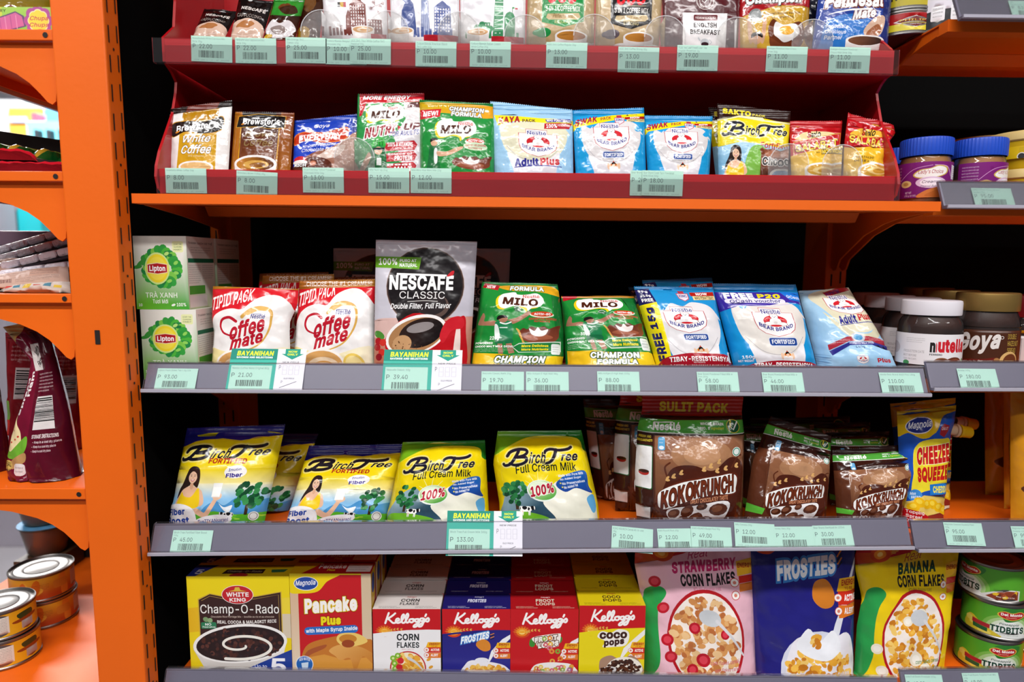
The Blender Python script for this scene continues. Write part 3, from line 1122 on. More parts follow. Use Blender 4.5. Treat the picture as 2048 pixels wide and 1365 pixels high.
def milo(a, x0, y0, x1, y1, tilt=3, nes=1):
    """White speech bubble with a yellow edge; brown lettering."""
    w, h = x1 - x0, y1 - y0
    B = [(0.03, 0.42), (0.10, 0.14), (0.28, 0.04), (0.40, 0.02), (0.44, 0.13), (0.62, 0.14), (0.86, 0.06), (0.99, 0.30), (0.99, 0.56),
         (0.90, 0.76), (0.74, 0.84), (0.66, 0.98), (0.62, 0.82), (0.44, 0.76), (0.22, 0.88), (0.07, 0.80)]
    Y = [(x0 + (p - 0.05) * w, y0 + (q + 0.06) * h) for p, q in B]
    a.p(Y, '#f0cf1c', 1)
    a.p([(x0 + p * w, y0 + q * h) for p, q in B], '#fbfaf6', 1)
    if nes:
        nestle(a, x0 + 0.56 * w, y0 + 0.16 * h, x0 + 0.92 * w, y0 + 0.32 * h, '#c8202c')
    a.t('MILO', x0 + 0.12 * w, y0 + 0.32 * h, x0 + 0.88 * w, y0 + 0.72 * h, '#4a2214', 0.05, 0.12, tilt=tilt * 0.6)

def crest(a, x0, y0, x1, y1, navy='#2a2a86', tilt=0):
    """Milk crest: stepped shield, red ring, white bear, curved lettering."""
    w, h = x1 - x0, y1 - y0
    S = [(0.0, 0.16), (0.19, 0.16), (0.19, 0.0), (0.74, 0.0), (0.74, 0.16), (1.0, 0.16), (1.0, 0.55), (0.95, 0.74), (0.80, 0.89), (0.5, 1.0), (0.20, 0.89), (0.05, 0.74), (0.0, 0.55)]
    f = lambda p, q: (x0 + p * w, y0 + q * h + tilt * (0.5 - p))
    a.p([f(0.5 + (p - 0.5) * 1.035, 0.5 + (q - 0.5) * 1.035) for p, q in S], '#b8303c')
    a.p([f(p, q) for p, q in S], '#f7f5f4')
    nx0, ny0 = f(0.22, 0.06)
    nx1, ny1 = f(0.72, 0.20)
    nestle(a, nx0, min(ny0, ny1), nx1, max(ny0, ny1) if ny1 > ny0 else ny0, navy)
    a.e(*f(0.5, 0.47), w * 0.31, h * 0.20, '#d0242e')
    ink = '#8d2030'
    for (p, q, rx, ry) in ((0.34, 0.57, 0.13, 0.065), (0.66, 0.57, 0.13, 0.065), (0.5, 0.49, 0.15, 0.135), (0.5, 0.31, 0.10, 0.085), (0.43, 0.25, 0.035, 0.03), (0.56, 0.25, 0.035, 0.03)):
        a.e(*f(p, q), w * (rx + 0.012), h * (ry + 0.01), ink, n=14)
    for (p, q, rx, ry) in ((0.34, 0.57, 0.13, 0.065), (0.66, 0.57, 0.13, 0.065), (0.5, 0.49, 0.15, 0.135), (0.5, 0.31, 0.10, 0.085), (0.43, 0.25, 0.035, 0.03), (0.56, 0.25, 0.035, 0.03)):
        a.e(*f(p, q), w * rx, h * ry, '#f7f5f4', n=14)
    a.e(*f(0.46, 0.30), w * 0.013, h * 0.011, '#333', n=6)
    a.e(*f(0.54, 0.30), w * 0.013, h * 0.011, '#333', n=6)
    a.e(*f(0.5, 0.34), w * 0.02, h * 0.014, '#333', n=6)
    a.e(*f(0.5, 0.53), w * 0.05, h * 0.045, '#e4dcd8', n=10)
    a.e(*f(0.5, 0.625), w * 0.15, h * 0.03, '#d0242e', n=12)
    tx0, ty0 = f(0.07, 0.70)
    tx1, ty1 = f(0.93, 0.83)
    a.t('BEAR BRAND', tx0, ty0, tx1, ty0 + 0.13 * h, navy, 0.04, arc=100 * 0 + (y1 - y0) * 0.17, tilt=tilt * 0.9)

def plate(a, x0, y0, x1, y1, txt='FORTIFIED'):
    w, h = x1 - x0, y1 - y0
    a.rr(x0 - w * .02, y0 - h * .1, x1 + w * .02, y1 + h * .1, '#cfd8ee', 25)
    a.rr(x0, y0, x1, y1, '#1d4390', 25)
    a.t(txt, x0 + w * .08, y0 + h * .22, x1 - w * .08, y1 - h * .2, '#fff', 0.03)

def birch(a, x0, y0, x1, y1, c='#1c1b2c', halo=None, tilt=4):
    w, h = x1 - x0, y1 - y0
    f = lambda pts: [(x0 + p / 100 * w, y0 + q / 100 * h - tilt / 100 * h * (p - 50) / 10) for p, q in pts]
    B1 = f([(19, 14), (15, 40), (9, 70), (2, 78), (0, 70)])
    B2 = f([(4, 34), (8, 16), (18, 6), (28, 8), (31, 20), (26, 34), (17, 40)])
    B3 = f([(17, 40), (28, 42), (30, 58), (24, 72), (14, 76), (8, 68)])
    T1 = f([(54, 32), (57, 16), (64, 10), (76, 16), (88, 12), (93, 4)])
    T2 = f([(71, 14), (68, 40), (62, 66), (54, 74), (51, 64)])
    k = w * 0.045
    passes = ([(halo, 1.9)] if halo else []) + [(c, 1.0)]
    for cc, m in passes:
        for P in (B1, B2, B3):
            a.l(P, (k * m, k * m * 0.8), cc)
        a.l(T1, k * m * 0.85, cc)
        a.l(T2, (k * m * 1.1, k * m * 0.6), cc)
    yy = y0 - 0
    a.t('irch', x0 + 0.33 * w, y0 + 0.20 * h + 0.0 * h, x0 + 0.56 * w, y0 + 0.74 * h, c, 0.03, 0.35, tilt=tilt * 0.25, o=(halo, 0.03) if halo else None)
    a.t('ree', x0 + 0.76 * w, y0 + 0.30 * h, x0 + 1.0 * w, y0 + 0.62 * h, c, 0.04, 0.35, tilt=tilt * 0.25, o=(halo, 0.03) if halo else None)

KEL = [[(10, 6), (6, 36), (2, 68)], [(24, 8), (17, 24), (7, 42)], [(8, 40), (13, 52), (19, 66), (25, 64)], [(25, 56), (32, 50), (31, 40), (27, 42), (25, 56), (29, 66), (36, 60)],
       [(36, 60), (43, 30), (42, 14), (38, 30), (38, 58), (41, 66), (46, 60)], [(45, 60), (52, 26), (51, 10), (47, 26), (47, 56), (50, 64), (54, 58)],
       [(61, 42), (55, 46), (55, 58), (60, 62), (64, 52), (61, 42), (67, 46)], [(74, 42), (68, 44), (67, 56), (72, 58), (76, 44), (74, 66), (70, 86), (64, 90), (65, 80), (76, 62)],
       [(85, 38), (79, 40), (78, 52), (83, 54), (87, 40), (85, 62), (81, 84), (75, 88), (76, 78), (87, 58)], [(91, 14), (89, 26)], [(89, 50), (95, 36), (97, 48), (94, 58), (90, 54)]]
def kellogg(a, x0, y0, x1, y1, c='#fbf6f4', k=0.043):
    w, h = x1 - x0, y1 - y0
    for P in KEL:
        a.l([(x0 + p / 100 * w, y0 + q / 90 * h) for p, q in P], w * k, c)

def woman(a, cx, cy, s, dress='#f0c81c', asp=1.0):
    """Printed portrait: long dark hair, smile, yellow top. s: face height in percent of the panel height."""
    W = s * a.H / a.W
    P = lambda x, y: (cx + x * W, cy + y * s)
    hair = '#2e211e'
    a.p([P(-.42, -.55), P(-.05, -.80), P(.42, -.62), P(.60, -.1), P(.62, .5), P(.50, .95), P(.2, .7), P(-.3, .8), P(-.75, 1.5), P(-1.1, 1.75), P(-1.0, 1.1), P(-.7, .4)], hair, 1)
    a.p([P(-.55, .95), P(-.05, .75), P(.55, .9), P(1.0, 1.25), P(1.1, 2.3), P(-1.05, 2.3), P(-.85, 1.35)], '#e6b99a', 1)
    a.p([P(-.75, 1.25), P(-.45, 1.55), P(.15, 1.6), P(.52, 1.0), P(.72, 1.05), P(.8, 2.4), P(-.9, 2.4)], dress, 1)
    a.e(*P(.02, .75), .16 * W, .3 * s, '#d9a888', n=14)
    a.e(*P(.03, .05), .36 * W, .50 * s, '#ebc2a4', n=20)
    a.p([P(-.42, .35), P(-.40, -.40), P(-.02, -.62), P(.36, -.42), P(.40, .1), P(.28, -.22), P(0, -.40), P(-.26, -.2)], hair, 1)
    for x in (-.12, .18):
        a.e(*P(x, -.02), .065 * W, .03 * s, '#2a1a16', n=8)
        a.e(*P(x, -.11), .09 * W, .018 * s, '#4a3028', n=8)
    a.p([P(-.14, .24), P(.03, .27), P(.21, .23), P(.12, .37), P(-.04, .38)], '#b8323c', 1)
    a.p([P(-.09, .26), P(.03, .28), P(.16, .255), P(.1, .32), P(-.02, .33)], '#fff', 1)
    a.l([P(.03, .02), P(.05, .14)], .05 * W, '#d39e80')

def cow(a, cx, cy, s, flip=1):
    W = s * a.H / a.W
    P = lambda x, y: (cx + flip * x * W, cy + y * s)
    wh, bk = '#f4f2ee', '#16161a'
    for x in (-.42, -.28, .30, .42):
        a.p([P(x - .05, .1), P(x + .06, .1), P(x + .04, .62), P(x - .03, .62)], wh)
    a.p([P(-.58, -.28), P(0, -.32), P(.5, -.26), P(.6, .05), P(.35, .22), P(-.4, .22), P(-.62, .05)], wh, 1)
    a.p([P(.5, -.28), P(.72, -.36), P(.95, -.18), P(.98, .02), P(.78, .04), P(.62, .1)], bk, 1)
    a.p([P(.80, -.30), P(.9, -.3), P(.92, .0), P(.84, .0)], wh, 1)
    a.p([P(-.3, -.3), P(.05, -.3), P(.12, -.1), P(-.12, .05), P(-.34, -.1)], bk, 1)
    a.p([P(.22, -.2), P(.4, -.14), P(.34, .1), P(.2, .06)], bk, 1)
    a.p([P(-.6, -.2), P(-.5, -.2), P(-.52, .05), P(-.62, .05)], bk)
    a.e(*P(-.35, .25), .09 * W, .10 * s, '#e0a8a0', n=8)

def tree(a, cx, cy, s):
    W = s * a.H / a.W
    a.r(cx - .05 * W, cy + .2 * s, cx + .05 * W, cy + .55 * s, '#3a2c1c')
    for k in range(34):
        an, r = a.rng.random() * 6.28, a.rng.random() ** .5
        a.e(cx + .42 * W * r * math.cos(an), cy - .05 * s + .42 * s * r * math.sin(an), .11 * W, .08 * s, a.rng.choice(('#1c5a34', '#2c7a44', '#174a2e', '#3c9050')), a.rng.random() * 90, 8)

def meadow(a, y0, y1, sky=('#8cc4ea', '#e8f2f6')):
    a.r(-2, y0, 102, y1 + 30, (sky[0], sky[1], 0, y0, 0, y0 + (y1 - y0) * .7))

def grass(a, y0, x0=-2, x1=102, wav=2):
    a.p([(x0, y0 + wav), (x0 + (x1 - x0) * .3, y0 - wav), (x0 + (x1 - x0) * .6, y0 + wav * .6), (x1, y0 - wav * .5), (x1, 160), (x0, 160)], ('#5cb82c', '#2c8428', 0, y0, 0, y0 + 25))
    for k in range(30):
        x, y = x0 + a.rng.random() * (x1 - x0), y0 + 2 + a.rng.random() * 12
        a.e(x, y, 3.2, .7, a.rng.choice(('#7cc834', '#a8d840', '#3c9a30')), 0, 8)

def cup(a, cx, cy, rx, ry, inner, rim='#f4efec', body=True, swirl=None):
    if body:
        a.p([(cx - rx, cy), (cx + rx, cy), (cx + rx * .86, cy + ry * 3.4), (cx - rx * .86, cy + ry * 3.4)], (rim, '#d8d0cc', 0, cy, 0, cy + ry * 4))
    a.e(cx, cy, rx, ry, rim)
    a.e(cx, cy + ry * .08, rx * .88, ry * .82, inner)
    if swirl:
        a.e(cx + rx * .05, cy + ry * .12, rx * .6, ry * .5, swirl)
        a.e(cx + rx * .12, cy + ry * .18, rx * .38, ry * .3, inner)

def wheat(a, pts, c='#d8a850', s=2.0):
    P = smooth_pts(pts, False)
    for i in range(0, len(P) - 1, 2):
        (x, y), (x2, y2) = P[i], P[i + 1]
        an = math.degrees(math.atan2(-(y2 - y), x2 - x))
        a.e(x, y - s * .4, s, s * .45, c, an + 28, 8)
        a.e(x, y + s * .4, s, s * .45, c, an - 28, 8)

def bowl(a, cx, cy, rx, ry, rim, cols, n=90, milk='#f4f0e8', sz=3.6):
    a.e(cx, cy, rx, ry, rim, 0, 40)
    a.e(cx, cy, rx * .93, ry * .93, milk, 0, 40)
    a.flakes(cx, cy, rx * .84, ry * .84, n, cols, sz)

CORN = ('#e8a838', '#f0bc50', '#d8922c', '#f4cc70', '#c87c24')

# ================================================================ price tags and cards
TAGC = '#bfe8d6'
def price_art(lines, price):
    def f(a):
        a.base = TAGC
        for i, s in enumerate(lines):
            a.t(s, 3, 5 + 13 * i, min(96, 3 + 2.55 * len(s)), 14 + 13 * i, '#6d8f88', 0.0, res=1)
        y = 31 if len(lines) > 1 else 29
        a.t('P', 4, y, 10.5, y + 17, '#46545a', 0.0)
        a.t(price, 20, y, 20 + 6.2 * len(price), y + 17, '#3f4a50', 0.0)
        a.bars(18, 56, 80, 84, '#23282a', n=34)
        a.t('3438   (10)  1  -  4  -  1F    201028', 6, 91, 92, 96, '#7f9c96', 0.0, res=0)
    return f

def promo_art(line, price):
    def f(a):
        a.base = '#43b8a4'
        a.r(0, 0, 62, 27, '#1f8d7c')
        a.r(62, 0, 101, 101, '#f2f0f6')
        a.t('BAYANiHAN', 8, 5, 57, 17, '#e4ee38', 0.05, 0.12)
        a.t('SAVINGS AND SELECTIONS', 8, 19, 56, 23.5, '#f6f8f6', 0.05, res=1)
        a.r(3, 41, 57, 101, TAGC)
        a.t(line, 5, 45, min(55, 5 + 1.55 * len(line)), 51, '#6d8f88', 0.0, res=1)
        a.t('P', 5, 59, 9, 69, '#46545a', 0.0)
        a.t(price, 14, 59, 14 + 3.6 * len(price), 69, '#3f4a50', 0.0)
        a.bars(12, 76, 47, 91, '#23282a', n=30)
        a.p([(72, 0), (92, 0), (92, 12), (97, 12), (82, 26), (67, 12), (72, 12)], '#1f9a84')
        a.t('NOW', 76, 4, 88, 9, '#e4ee38', 0.04)
        a.t('ONLY', 75, 11, 89, 16, '#e4ee38', 0.04)
        a.t('NEW PRICE', 70, 30, 92, 34, '#5a5a60', 0.02, res=1)
        a.t('P', 66, 40, 68.5, 50, '#55555c', 0.0)
        for k in range(3):
            x = 71 + k * 8
            for (p, q, r_, s) in ((0, 0, 6, .8), (0, 11, 6, .8), (0, 22, 6, .8), (0, 0, .6, 11), (5.4, 0, .6, 11), (0, 11, .6, 11), (5.4, 11, .6, 11)):
                a.r(x + p, 40 + q, x + p + r_, 40 + q + s, '#d2d0d8')
        a.t('OLD PRICE', 74, 70, 88, 73.5, '#5a5a60', 0.02, res=1)
        a.t('P', 71, 77, 73, 83, '#55555c', 0.0, res=1)
        a.l([(70, 94), (91, 79)], .7, '#44444a', 0)
    return f

# ================================================================ sachets on the red rack, lower tier
def A_whitecoffee(a):
    a.base = '#efece9'
    a.p([(22, 0), (79, 0), (81, 110), (17, 110)], ('#b07c14', '#d2a01c', 0, 10, 0, 60))
    a.p([(-1, -2), (101, -2), (101, 8), (-1, 9)], '#1a0d0a')
    a.p([(30, -2), (80, -2), (76, 8), (26, 8)], '#6a2418')
    P = [(6, 28), (30, 25), (60, 28), (86, 23), (87, 42), (60, 48), (32, 43), (8, 49)]
    a.p([(x + (.9 if x > 45 else -.9), y + (1 if y > 35 else -1)) for x, y in P], '#c8932c', 1)
    a.p(P, '#15100f', 1)
    a.t("Brewster's", 14, 30, 82, 41, '#fff', 0.03, tilt=3)
    a.e(16, 42, 4, 1.6, '#d8821c', 20)
    a.t('White', 27, 50, 71, 61, '#fff', 0.02, 0.3, o=('#6a4a14', .03))
    a.t('Coffee', 24, 65, 73, 79, '#fff', 0.02, 0.3, o=('#6a4a14', .03))
    a.t('3in1 coffeemix', 36, 81, 62, 84, '#f6e8c0', 0, res=0)
    cup(a, 49, 99, 29, 9, '#e2b878')

def A_browncoffee(a):
    a.base = lambda x, y: np.where((x < 50)[..., None], np.array(rgb('#a8651c')), np.array(rgb('#8f4f1a'))) * 1.0
    a.r(82, -2, 102, 130, ('#84401c', '#a86424', 0, 0, 0, 100))
    a.r(14, -2, 78, 130, ('#4a2012', '#7c4222', 0, 30, 0, 90))
    a.r(13, 20, 14.5, 130, '#d8a020')
    a.r(77.5, 20, 79, 130, '#d8a020')
    a.p([(12, -2), (70, -2), (70, 8), (14, 8)], '#1c1210')
    P = [(8, 8), (40, 3), (86, 7), (86, 28), (60, 30), (40, 27), (6, 28)]
    a.p([(x + (.9 if x > 45 else -.9), y + (1 if y > 15 else -1)) for x, y in P], '#c8932c')
    a.p(P, '#15100f')
    a.t("Brewster's", 16, 11, 78, 23, '#fff', 0.03)
    a.e(16, 22, 3, 1.4, '#d8821c', 20)
    a.t('Brown', 22, 36, 72, 46, '#8e7448', 0.02, 0.3)
    a.t('Coffee', 22, 50, 70, 63, '#8e7448', 0.02, 0.3)
    a.t('3in1 coffeemix sugar', 20, 65, 70, 67, '#a06a48', 0, res=0)
    cup(a, 43, 94, 36, 15, ('#c08030', '#6a3a14', 20, 96, 60, 90), swirl='#d8a850')

def A_everyday(a):
    a.base = ('#1c3fae', '#2348c8', 0, 0, 0, 90)
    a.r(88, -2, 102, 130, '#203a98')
    a.p([(0, 100), (30, 72), (62, 60), (102, 34), (102, 130), (0, 130)], ('#8a4a34', '#b88a74', 20, 90, 90, 50), 1)
    a.p([(36, 80), (60, 63), (80, 58), (70, 78), (50, 84)], '#d8c0b4', 1)
    a.p([(0, 102), (26, 80), (52, 84), (60, 100), (40, 130), (0, 130)], '#5c2a1c', 1)
    a.t('Goya', 31, 12, 54, 22, '#e8e6e8', 0.02, 0.3)
    P = [(3, 34), (20, 27), (48, 32), (80, 24), (78, 46), (48, 51), (22, 44), (3, 52)]
    a.p([(x + (1 if x > 40 else -1), y + (1.6 if y > 38 else -1.6)) for x, y in P], '#e07820', 1)
    a.p(P, '#c0320f', 1)
    a.t('EVERYDAY', 9, 32, 74, 46, '#fff', 0.03, tilt=2, arc=-2)
    a.t('Instant Powdered', 18, 54, 66, 59, '#f4f2f6', 0.01, 0.35, tilt=2)
    a.t('Chocolate Drink', 14, 61, 68, 68, '#f4f2f6', 0.01, 0.35, tilt=2)
    a.e(12, 84, 10, 7, '#c8202c')
    a.e(12, 90, 12, 5, '#f0ece8')
    a.t('RICH', 3, 93, 22, 99, '#fff', 0.05, 0.1, o=('#222', .06))
    a.e(32, 92, 5, 5, '#c87c5c')

def A_nutriup(a):
    a.base = ('#2c9a48', '#2a9048', 0, 0, 0, 100)
    a.p([(70, 14), (102, 14), (102, 130), (84, 130), (58, 62), (74, 36)], ('#e2dcdc', '#d0ccd2', 0, 20, 0, 90))
    a.p([(72, 12), (102, 12), (102, 18), (80, 20), (76, 20)], '#5a1c20')
    a.p([(3, -2), (102, -2), (102, 11), (70, 12), (14, 14), (8, 30), (3, 32)], '#c4202c')
    a.p([(-1, -2), (3, -2), (4, 40), (-1, 40)], '#258a44')
    a.t('MORE ENERGY', 8, 2, 80, 8, '#fff', 0.05, 0.2)
    a.t('RELEASING NUTRIENTS', 44, 8.5, 97, 11, '#fff', 0.03, 0.2, res=1)
    milo(a, 15, 14, 72, 44, 4)
    a.t('NUTRI', 13, 46, 61, 60, '#9c1c2c', 0.05, 0.2, tilt=7, o=('#f4eeee', .07))
    a.p([(63, 45), (68, 48), (63, 52)], '#c4202c')
    a.t('UP', 72, 41, 97, 51, '#6a1c24', 0.05, 0.2, tilt=2, o=('#f4eeee', .05))
    a.t('FOR ADULTS', 51, 52, 95, 59, '#3a3a90', 0.02, 0.2, tilt=5, o=('#f4f4f8', .03))
    for k, (t1_, t2_) in enumerate((('100% B VITAMINS', '(B2, B3, B6, B12)'), ('Source of', 'PROTEIN'), ('Real', 'MALT'))):
        y = 66 + k * 14.5
        a.p([(45, y + 4), (88, y - 1), (93, y + 4), (89, y + 12), (45, y + 15)], '#b8202e')
        a.t(t1_, 49, y + 2, 86 if k == 0 else 86, y + (8 if k == 0 else 5), '#fff', 0.03, tilt=1.5, res=1)
        a.t(t2_, 60, y + (9 if k == 0 else 6), 86, y + 12.5, '#fff', 0.02 if k == 0 else .05, tilt=1.5, res=1)
    # printed cyclist with a green helmet
    a.p([(22, 82), (30, 76), (44, 78), (48, 96), (46, 120), (12, 120), (18, 98)], '#1e6a38', 1)
    a.p([(14, 92), (20, 82), (24, 90), (12, 112), (6, 108)], '#c89a80', 1)
    a.e(35, 80, 6, 5.5, '#d8ac90')
    a.p([(27, 76), (44, 76), (45, 79), (28, 79)], '#181c20')
    a.p([(25, 74), (28, 64), (36, 61), (43, 64), (46, 74), (36, 72)], '#2fae3c', 1)
    for k in range(4):
        a.l([(29 + k * 4, 73), (31 + k * 3, 64)], 1.0, '#0f5a24', 0)
    a.r(33, 90, 40, 100, '#e8ece8')

def splash(a, cx, cy, rx, ry, milk='#efe6e2'):
    C = [(-1, .1), (-.8, -.35), (-.6, -.25), (-.4, -.55), (-.1, -.4), (.2, -.6), (.45, -.35), (.75, -.6), (1.05, -.75), (.95, -.2), (.9, .4), (.4, .8), (-.3, .8), (-.85, .5)]
    a.p([(cx + x * rx, cy + y * ry) for x, y in C], ('#5a2618', '#8a4630', cx, cy - ry, cx, cy + ry), 1)
    a.e(cx - .05 * rx, cy + .35 * ry, rx * .7, ry * .28, '#a05a40')
    a.p([(cx + x * rx, cy + y * ry) for x, y in ((-.42, .1), (-.5, -.35), (-.25, -.1), (-.08, -.5), (.08, -.12), (.4, -.3), (.32, .12), (.1, .3), (-.2, .28))], milk, 1)

def A_milochamp(a):
    a.base = ('#23913e', '#1f8a3a', 0, 0, 0, 100)
    a.r(-1, -2, 102, 2.5, '#1c7a34')
    a.p([(0, 3), (102, 4), (102, 20), (80, 25), (40, 20), (0, 19)], ('#c8a41c', '#e8a420', 0, 10, 100, 18), 1)
    for k in range(14):
        a.r(12 + k * 3, 4, 12.8 + k * 3, 12, '#d8bc3c')
    a.p([(1, 15), (30, 13), (28, 26), (1, 30)], '#cc2430')
    a.t('NEW!', 5, 17, 26, 25, '#fff', 0.04, 0.15, tilt=2)
    a.t('CHAMPION', 41, 8, 88, 15.5, '#fff', 0.05, 0.2, tilt=-1, o=('#6a6a60', .07))
    a.t('FORMULA', 43, 16.5, 84, 24, '#fff', 0.05, 0.2, tilt=-1, o=('#6a6a60', .07))
    milo(a, 22, 28, 76, 62, 3)
    a.e(74, 63.5, 13, 4, '#dfe8d8')
    a.e(75, 61.5, 12, 3.6, '#d0401c')
    a.t('ACTIV-GO', 65, 60, 86, 63.5, '#fff', 0.04, 0.15, res=1)
    a.e(75, 70, 16, 6, '#cfe6c4')
    a.t('ENERGY RELEASING', 62, 67, 89, 70, '#c03030', 0.03, tilt=2, res=1)
    a.t('NUTRIENTS', 66, 71.5, 84, 74, '#c03030', 0.03, res=1)
    # printed player reaching out
    a.p([(14, 72), (20, 70), (27, 74), (26, 90), (28, 112), (10, 112), (12, 88)], '#1a6a38', 1)
    a.p([(20, 78), (24, 76), (24, 96), (20, 96)], '#eef0ee', 1)
    a.p([(24, 80), (36, 80), (50, 73), (58, 71), (57, 75), (40, 85), (26, 87)], '#d8a888', 1)
    a.e(20, 67, 4.6, 5, '#d8a888')
    a.p([(15, 66), (16, 61), (23, 60), (26, 65), (20, 63.5)], '#1c1614', 1)
    splash(a, 70, 93, 26, 14)

def bb(a, blue, milk='#e6e2de', cream=None):
    a.base = blue
    m = cream or milk
    a.p([(10, 38), (14, 28), (24, 34), (36, 24), (50, 28), (64, 22), (84, 26), (92, 40), (90, 62), (78, 84), (60, 94), (38, 92), (20, 80), (12, 62)], m, 1)
    a.p([(10, 40), (14, 30), (20, 36), (26, 30), (18, 46)], m, 1)
    a.p([(84, 26), (96, 44), (90, 40)], m, 1)
    a.l([(17, 68), (30, 84), (48, 90), (68, 86), (84, 68)], .7, '#b0acb4')
    a.p([(18, 78), (34, 88), (50, 91), (68, 88), (82, 76), (78, 104), (70, 130), (30, 130), (24, 104)], ('#f0eef0', '#d4d2da', 0, 80, 0, 110), 1)

def zinc(a, x, y, s=1.0):
    k = a.W / a.H
    a.p([(x - 8 * s, y - 4 * s * k), (x - 4 * s, y - 4 * s * k), (x - 4 * s, y - 8 * s * k), (x + 4 * s, y - 8 * s * k), (x + 4 * s, y - 4 * s * k), (x + 8 * s, y - 4 * s * k), (x + 7 * s, y + 5 * s * k), (x, y + 9 * s * k), (x - 7 * s, y + 5 * s * k)], '#b83848')
    a.p([(x - 7 * s, y - 3 * s * k), (x + 7 * s, y - 3 * s * k), (x + 6 * s, y + 4.4 * s * k), (x, y + 8 * s * k), (x - 6 * s, y + 4.4 * s * k)], '#e2ddec')
    a.t('ZINC', x - 5.6 * s, y - 1.8 * s * k, x + 5.6 * s, y + 2.4 * s * k, '#2a2a80', 0.04, res=1)

def now_tab(a, x0, y0, x1, y1, tilt=3):
    m = (y0 + y1) / 2
    a.p([(x0, y0 + tilt), (x1, y0), (x1, m), (x0, m + tilt)], '#b02018')
    a.p([(x0 + 2, m + tilt), (x1, m), (x1, y1), (x0 + 2, y1 + tilt)], '#f0d898')
    w = x1 - x0
    a.t('NOW', x0 + w * .25, y0 + tilt * .5 + (m - y0) * .2, x0 + w * .72, m + tilt * .2 - .4, '#fff', 0.04, tilt=tilt * .5, res=1)
    a.t('MAS PINATIBAY', x0 + w * .14, m + tilt * .5 + .6, x0 + w * .94, y1 - .2 + tilt * .2, '#3a3030', 0.03, tilt=tilt * .8, res=1)

def kid(a, cx, cy, s):
    W = s * a.H / a.W
    a.p([(cx - .9 * W, cy + .2 * s), (cx - .5 * W, cy - .2 * s), (cx, cy - .5 * s), (cx + .5 * W, cy - .2 * s), (cx + .9 * W, cy + .2 * s)], '#e8a020')
    a.p([(cx - .55 * W, cy + .1 * s), (cx, cy - .75 * s), (cx + .55 * W, cy + .1 * s)], '#c83c20')
    for f in (-1, 1):
        a.p([(cx + f * .4 * W, cy + .25 * s), (cx + f * 1.0 * W, cy - .3 * s), (cx + f * 1.15 * W, cy + .3 * s), (cx + f * .9 * W, cy + .8 * s)], '#ecc4a4', 1)
    a.p([(cx - .75 * W, cy + .3 * s), (cx + .75 * W, cy + .3 * s), (cx + .8 * W, cy + 1.2 * s), (cx - .8 * W, cy + 1.2 * s)], '#f4f2f2')
    a.e(cx, cy, .3 * W, .38 * s, '#ecc4a4', n=14)
    a.p([(cx - .33 * W, cy - .05 * s), (cx - .25 * W, cy - .42 * s), (cx + .25 * W, cy - .44 * s), (cx + .34 * W, cy - .05 * s), (cx + .1 * W, cy - .22 * s)], '#181414', 1)

def A_swak(a):
    bb(a, '#1b9cd8', '#dcd8d8')
    a.r(-1, -3, 101, 8, '#1489c8')
    a.p([(-1, 24), (20, 16), (55, 10), (101, 8), (101, 16), (60, 19), (20, 28), (4, 30), (-1, 36)], '#f2dc10')
    a.t('SWAK', 2, 14, 34, 25, '#a81c3c', 0.05, 0.2, tilt=6)
    a.t('PACK', 38, 13, 53, 19, '#a81c3c', 0.04, tilt=2)
    a.p([(74, 12), (76, 9), (78, 12)], '#222')
    a.t('OPEN HERE', 80, 10, 90, 12, '#444', 0, res=0)
    zinc(a, 64, 19, .9)
    now_tab(a, 72, 13, 101, 22, 1.5)
    crest(a, 27, 25, 75, 72)
    plate(a, 38, 74, 67, 83)
    a.t('MILK DRINK, NUTRITIOUS', 36, 84.5, 70, 86.5, '#555', 0, res=0)
    kid(a, 52, 95, 9)
    a.p([(101, 30), (90, 40), (84, 36), (94, 26)], '#1b9cd8', 1)

def A_adultplus(a):
    bb(a, '#9fcbea', '#e2dfc4', '#e0ddc0')
    a.r(-1, -3, 101, 10, '#8fc0e4')
    a.p([(4, 20), (60, 20), (101, 18), (101, 26), (70, 28), (30, 29), (8, 37)], '#f2e020')
    a.t('KAYA', 9, 22, 35, 33, '#a8242c', 0.06, 0.1, tilt=4)
    a.t('PACK', 38, 24, 54, 29.5, '#6a4a30', 0.05, tilt=2)
    a.p([(66, 22), (97, 16), (99, 22), (68, 27)], '#2a2a8a')
    a.t('MAS PINATIBAY!', 68, 19, 97, 24, '#fff', 0.03, tilt=3, res=1)
    a.p([(65, 29), (99, 23), (95, 34), (64, 39)], '#b8242e')
    a.t('100%', 67, 29, 80, 36, '#fff', 0.04, tilt=2)
    a.t('B-VITAMINS VITAMIN C', 81, 27, 96, 31, '#fff', 0.02, tilt=2, res=1)
    crest(a, 33, 42, 79, 84)
    a.t('Adult', 26, 87, 56, 99, '#28288c', 0.06, tilt=2)
    a.t('Plus', 58, 85, 82, 97, '#c01c28', 0.06, tilt=2)
    a.l([(26, 101), (55, 98), (84, 99)], 1.2, '#28288c')

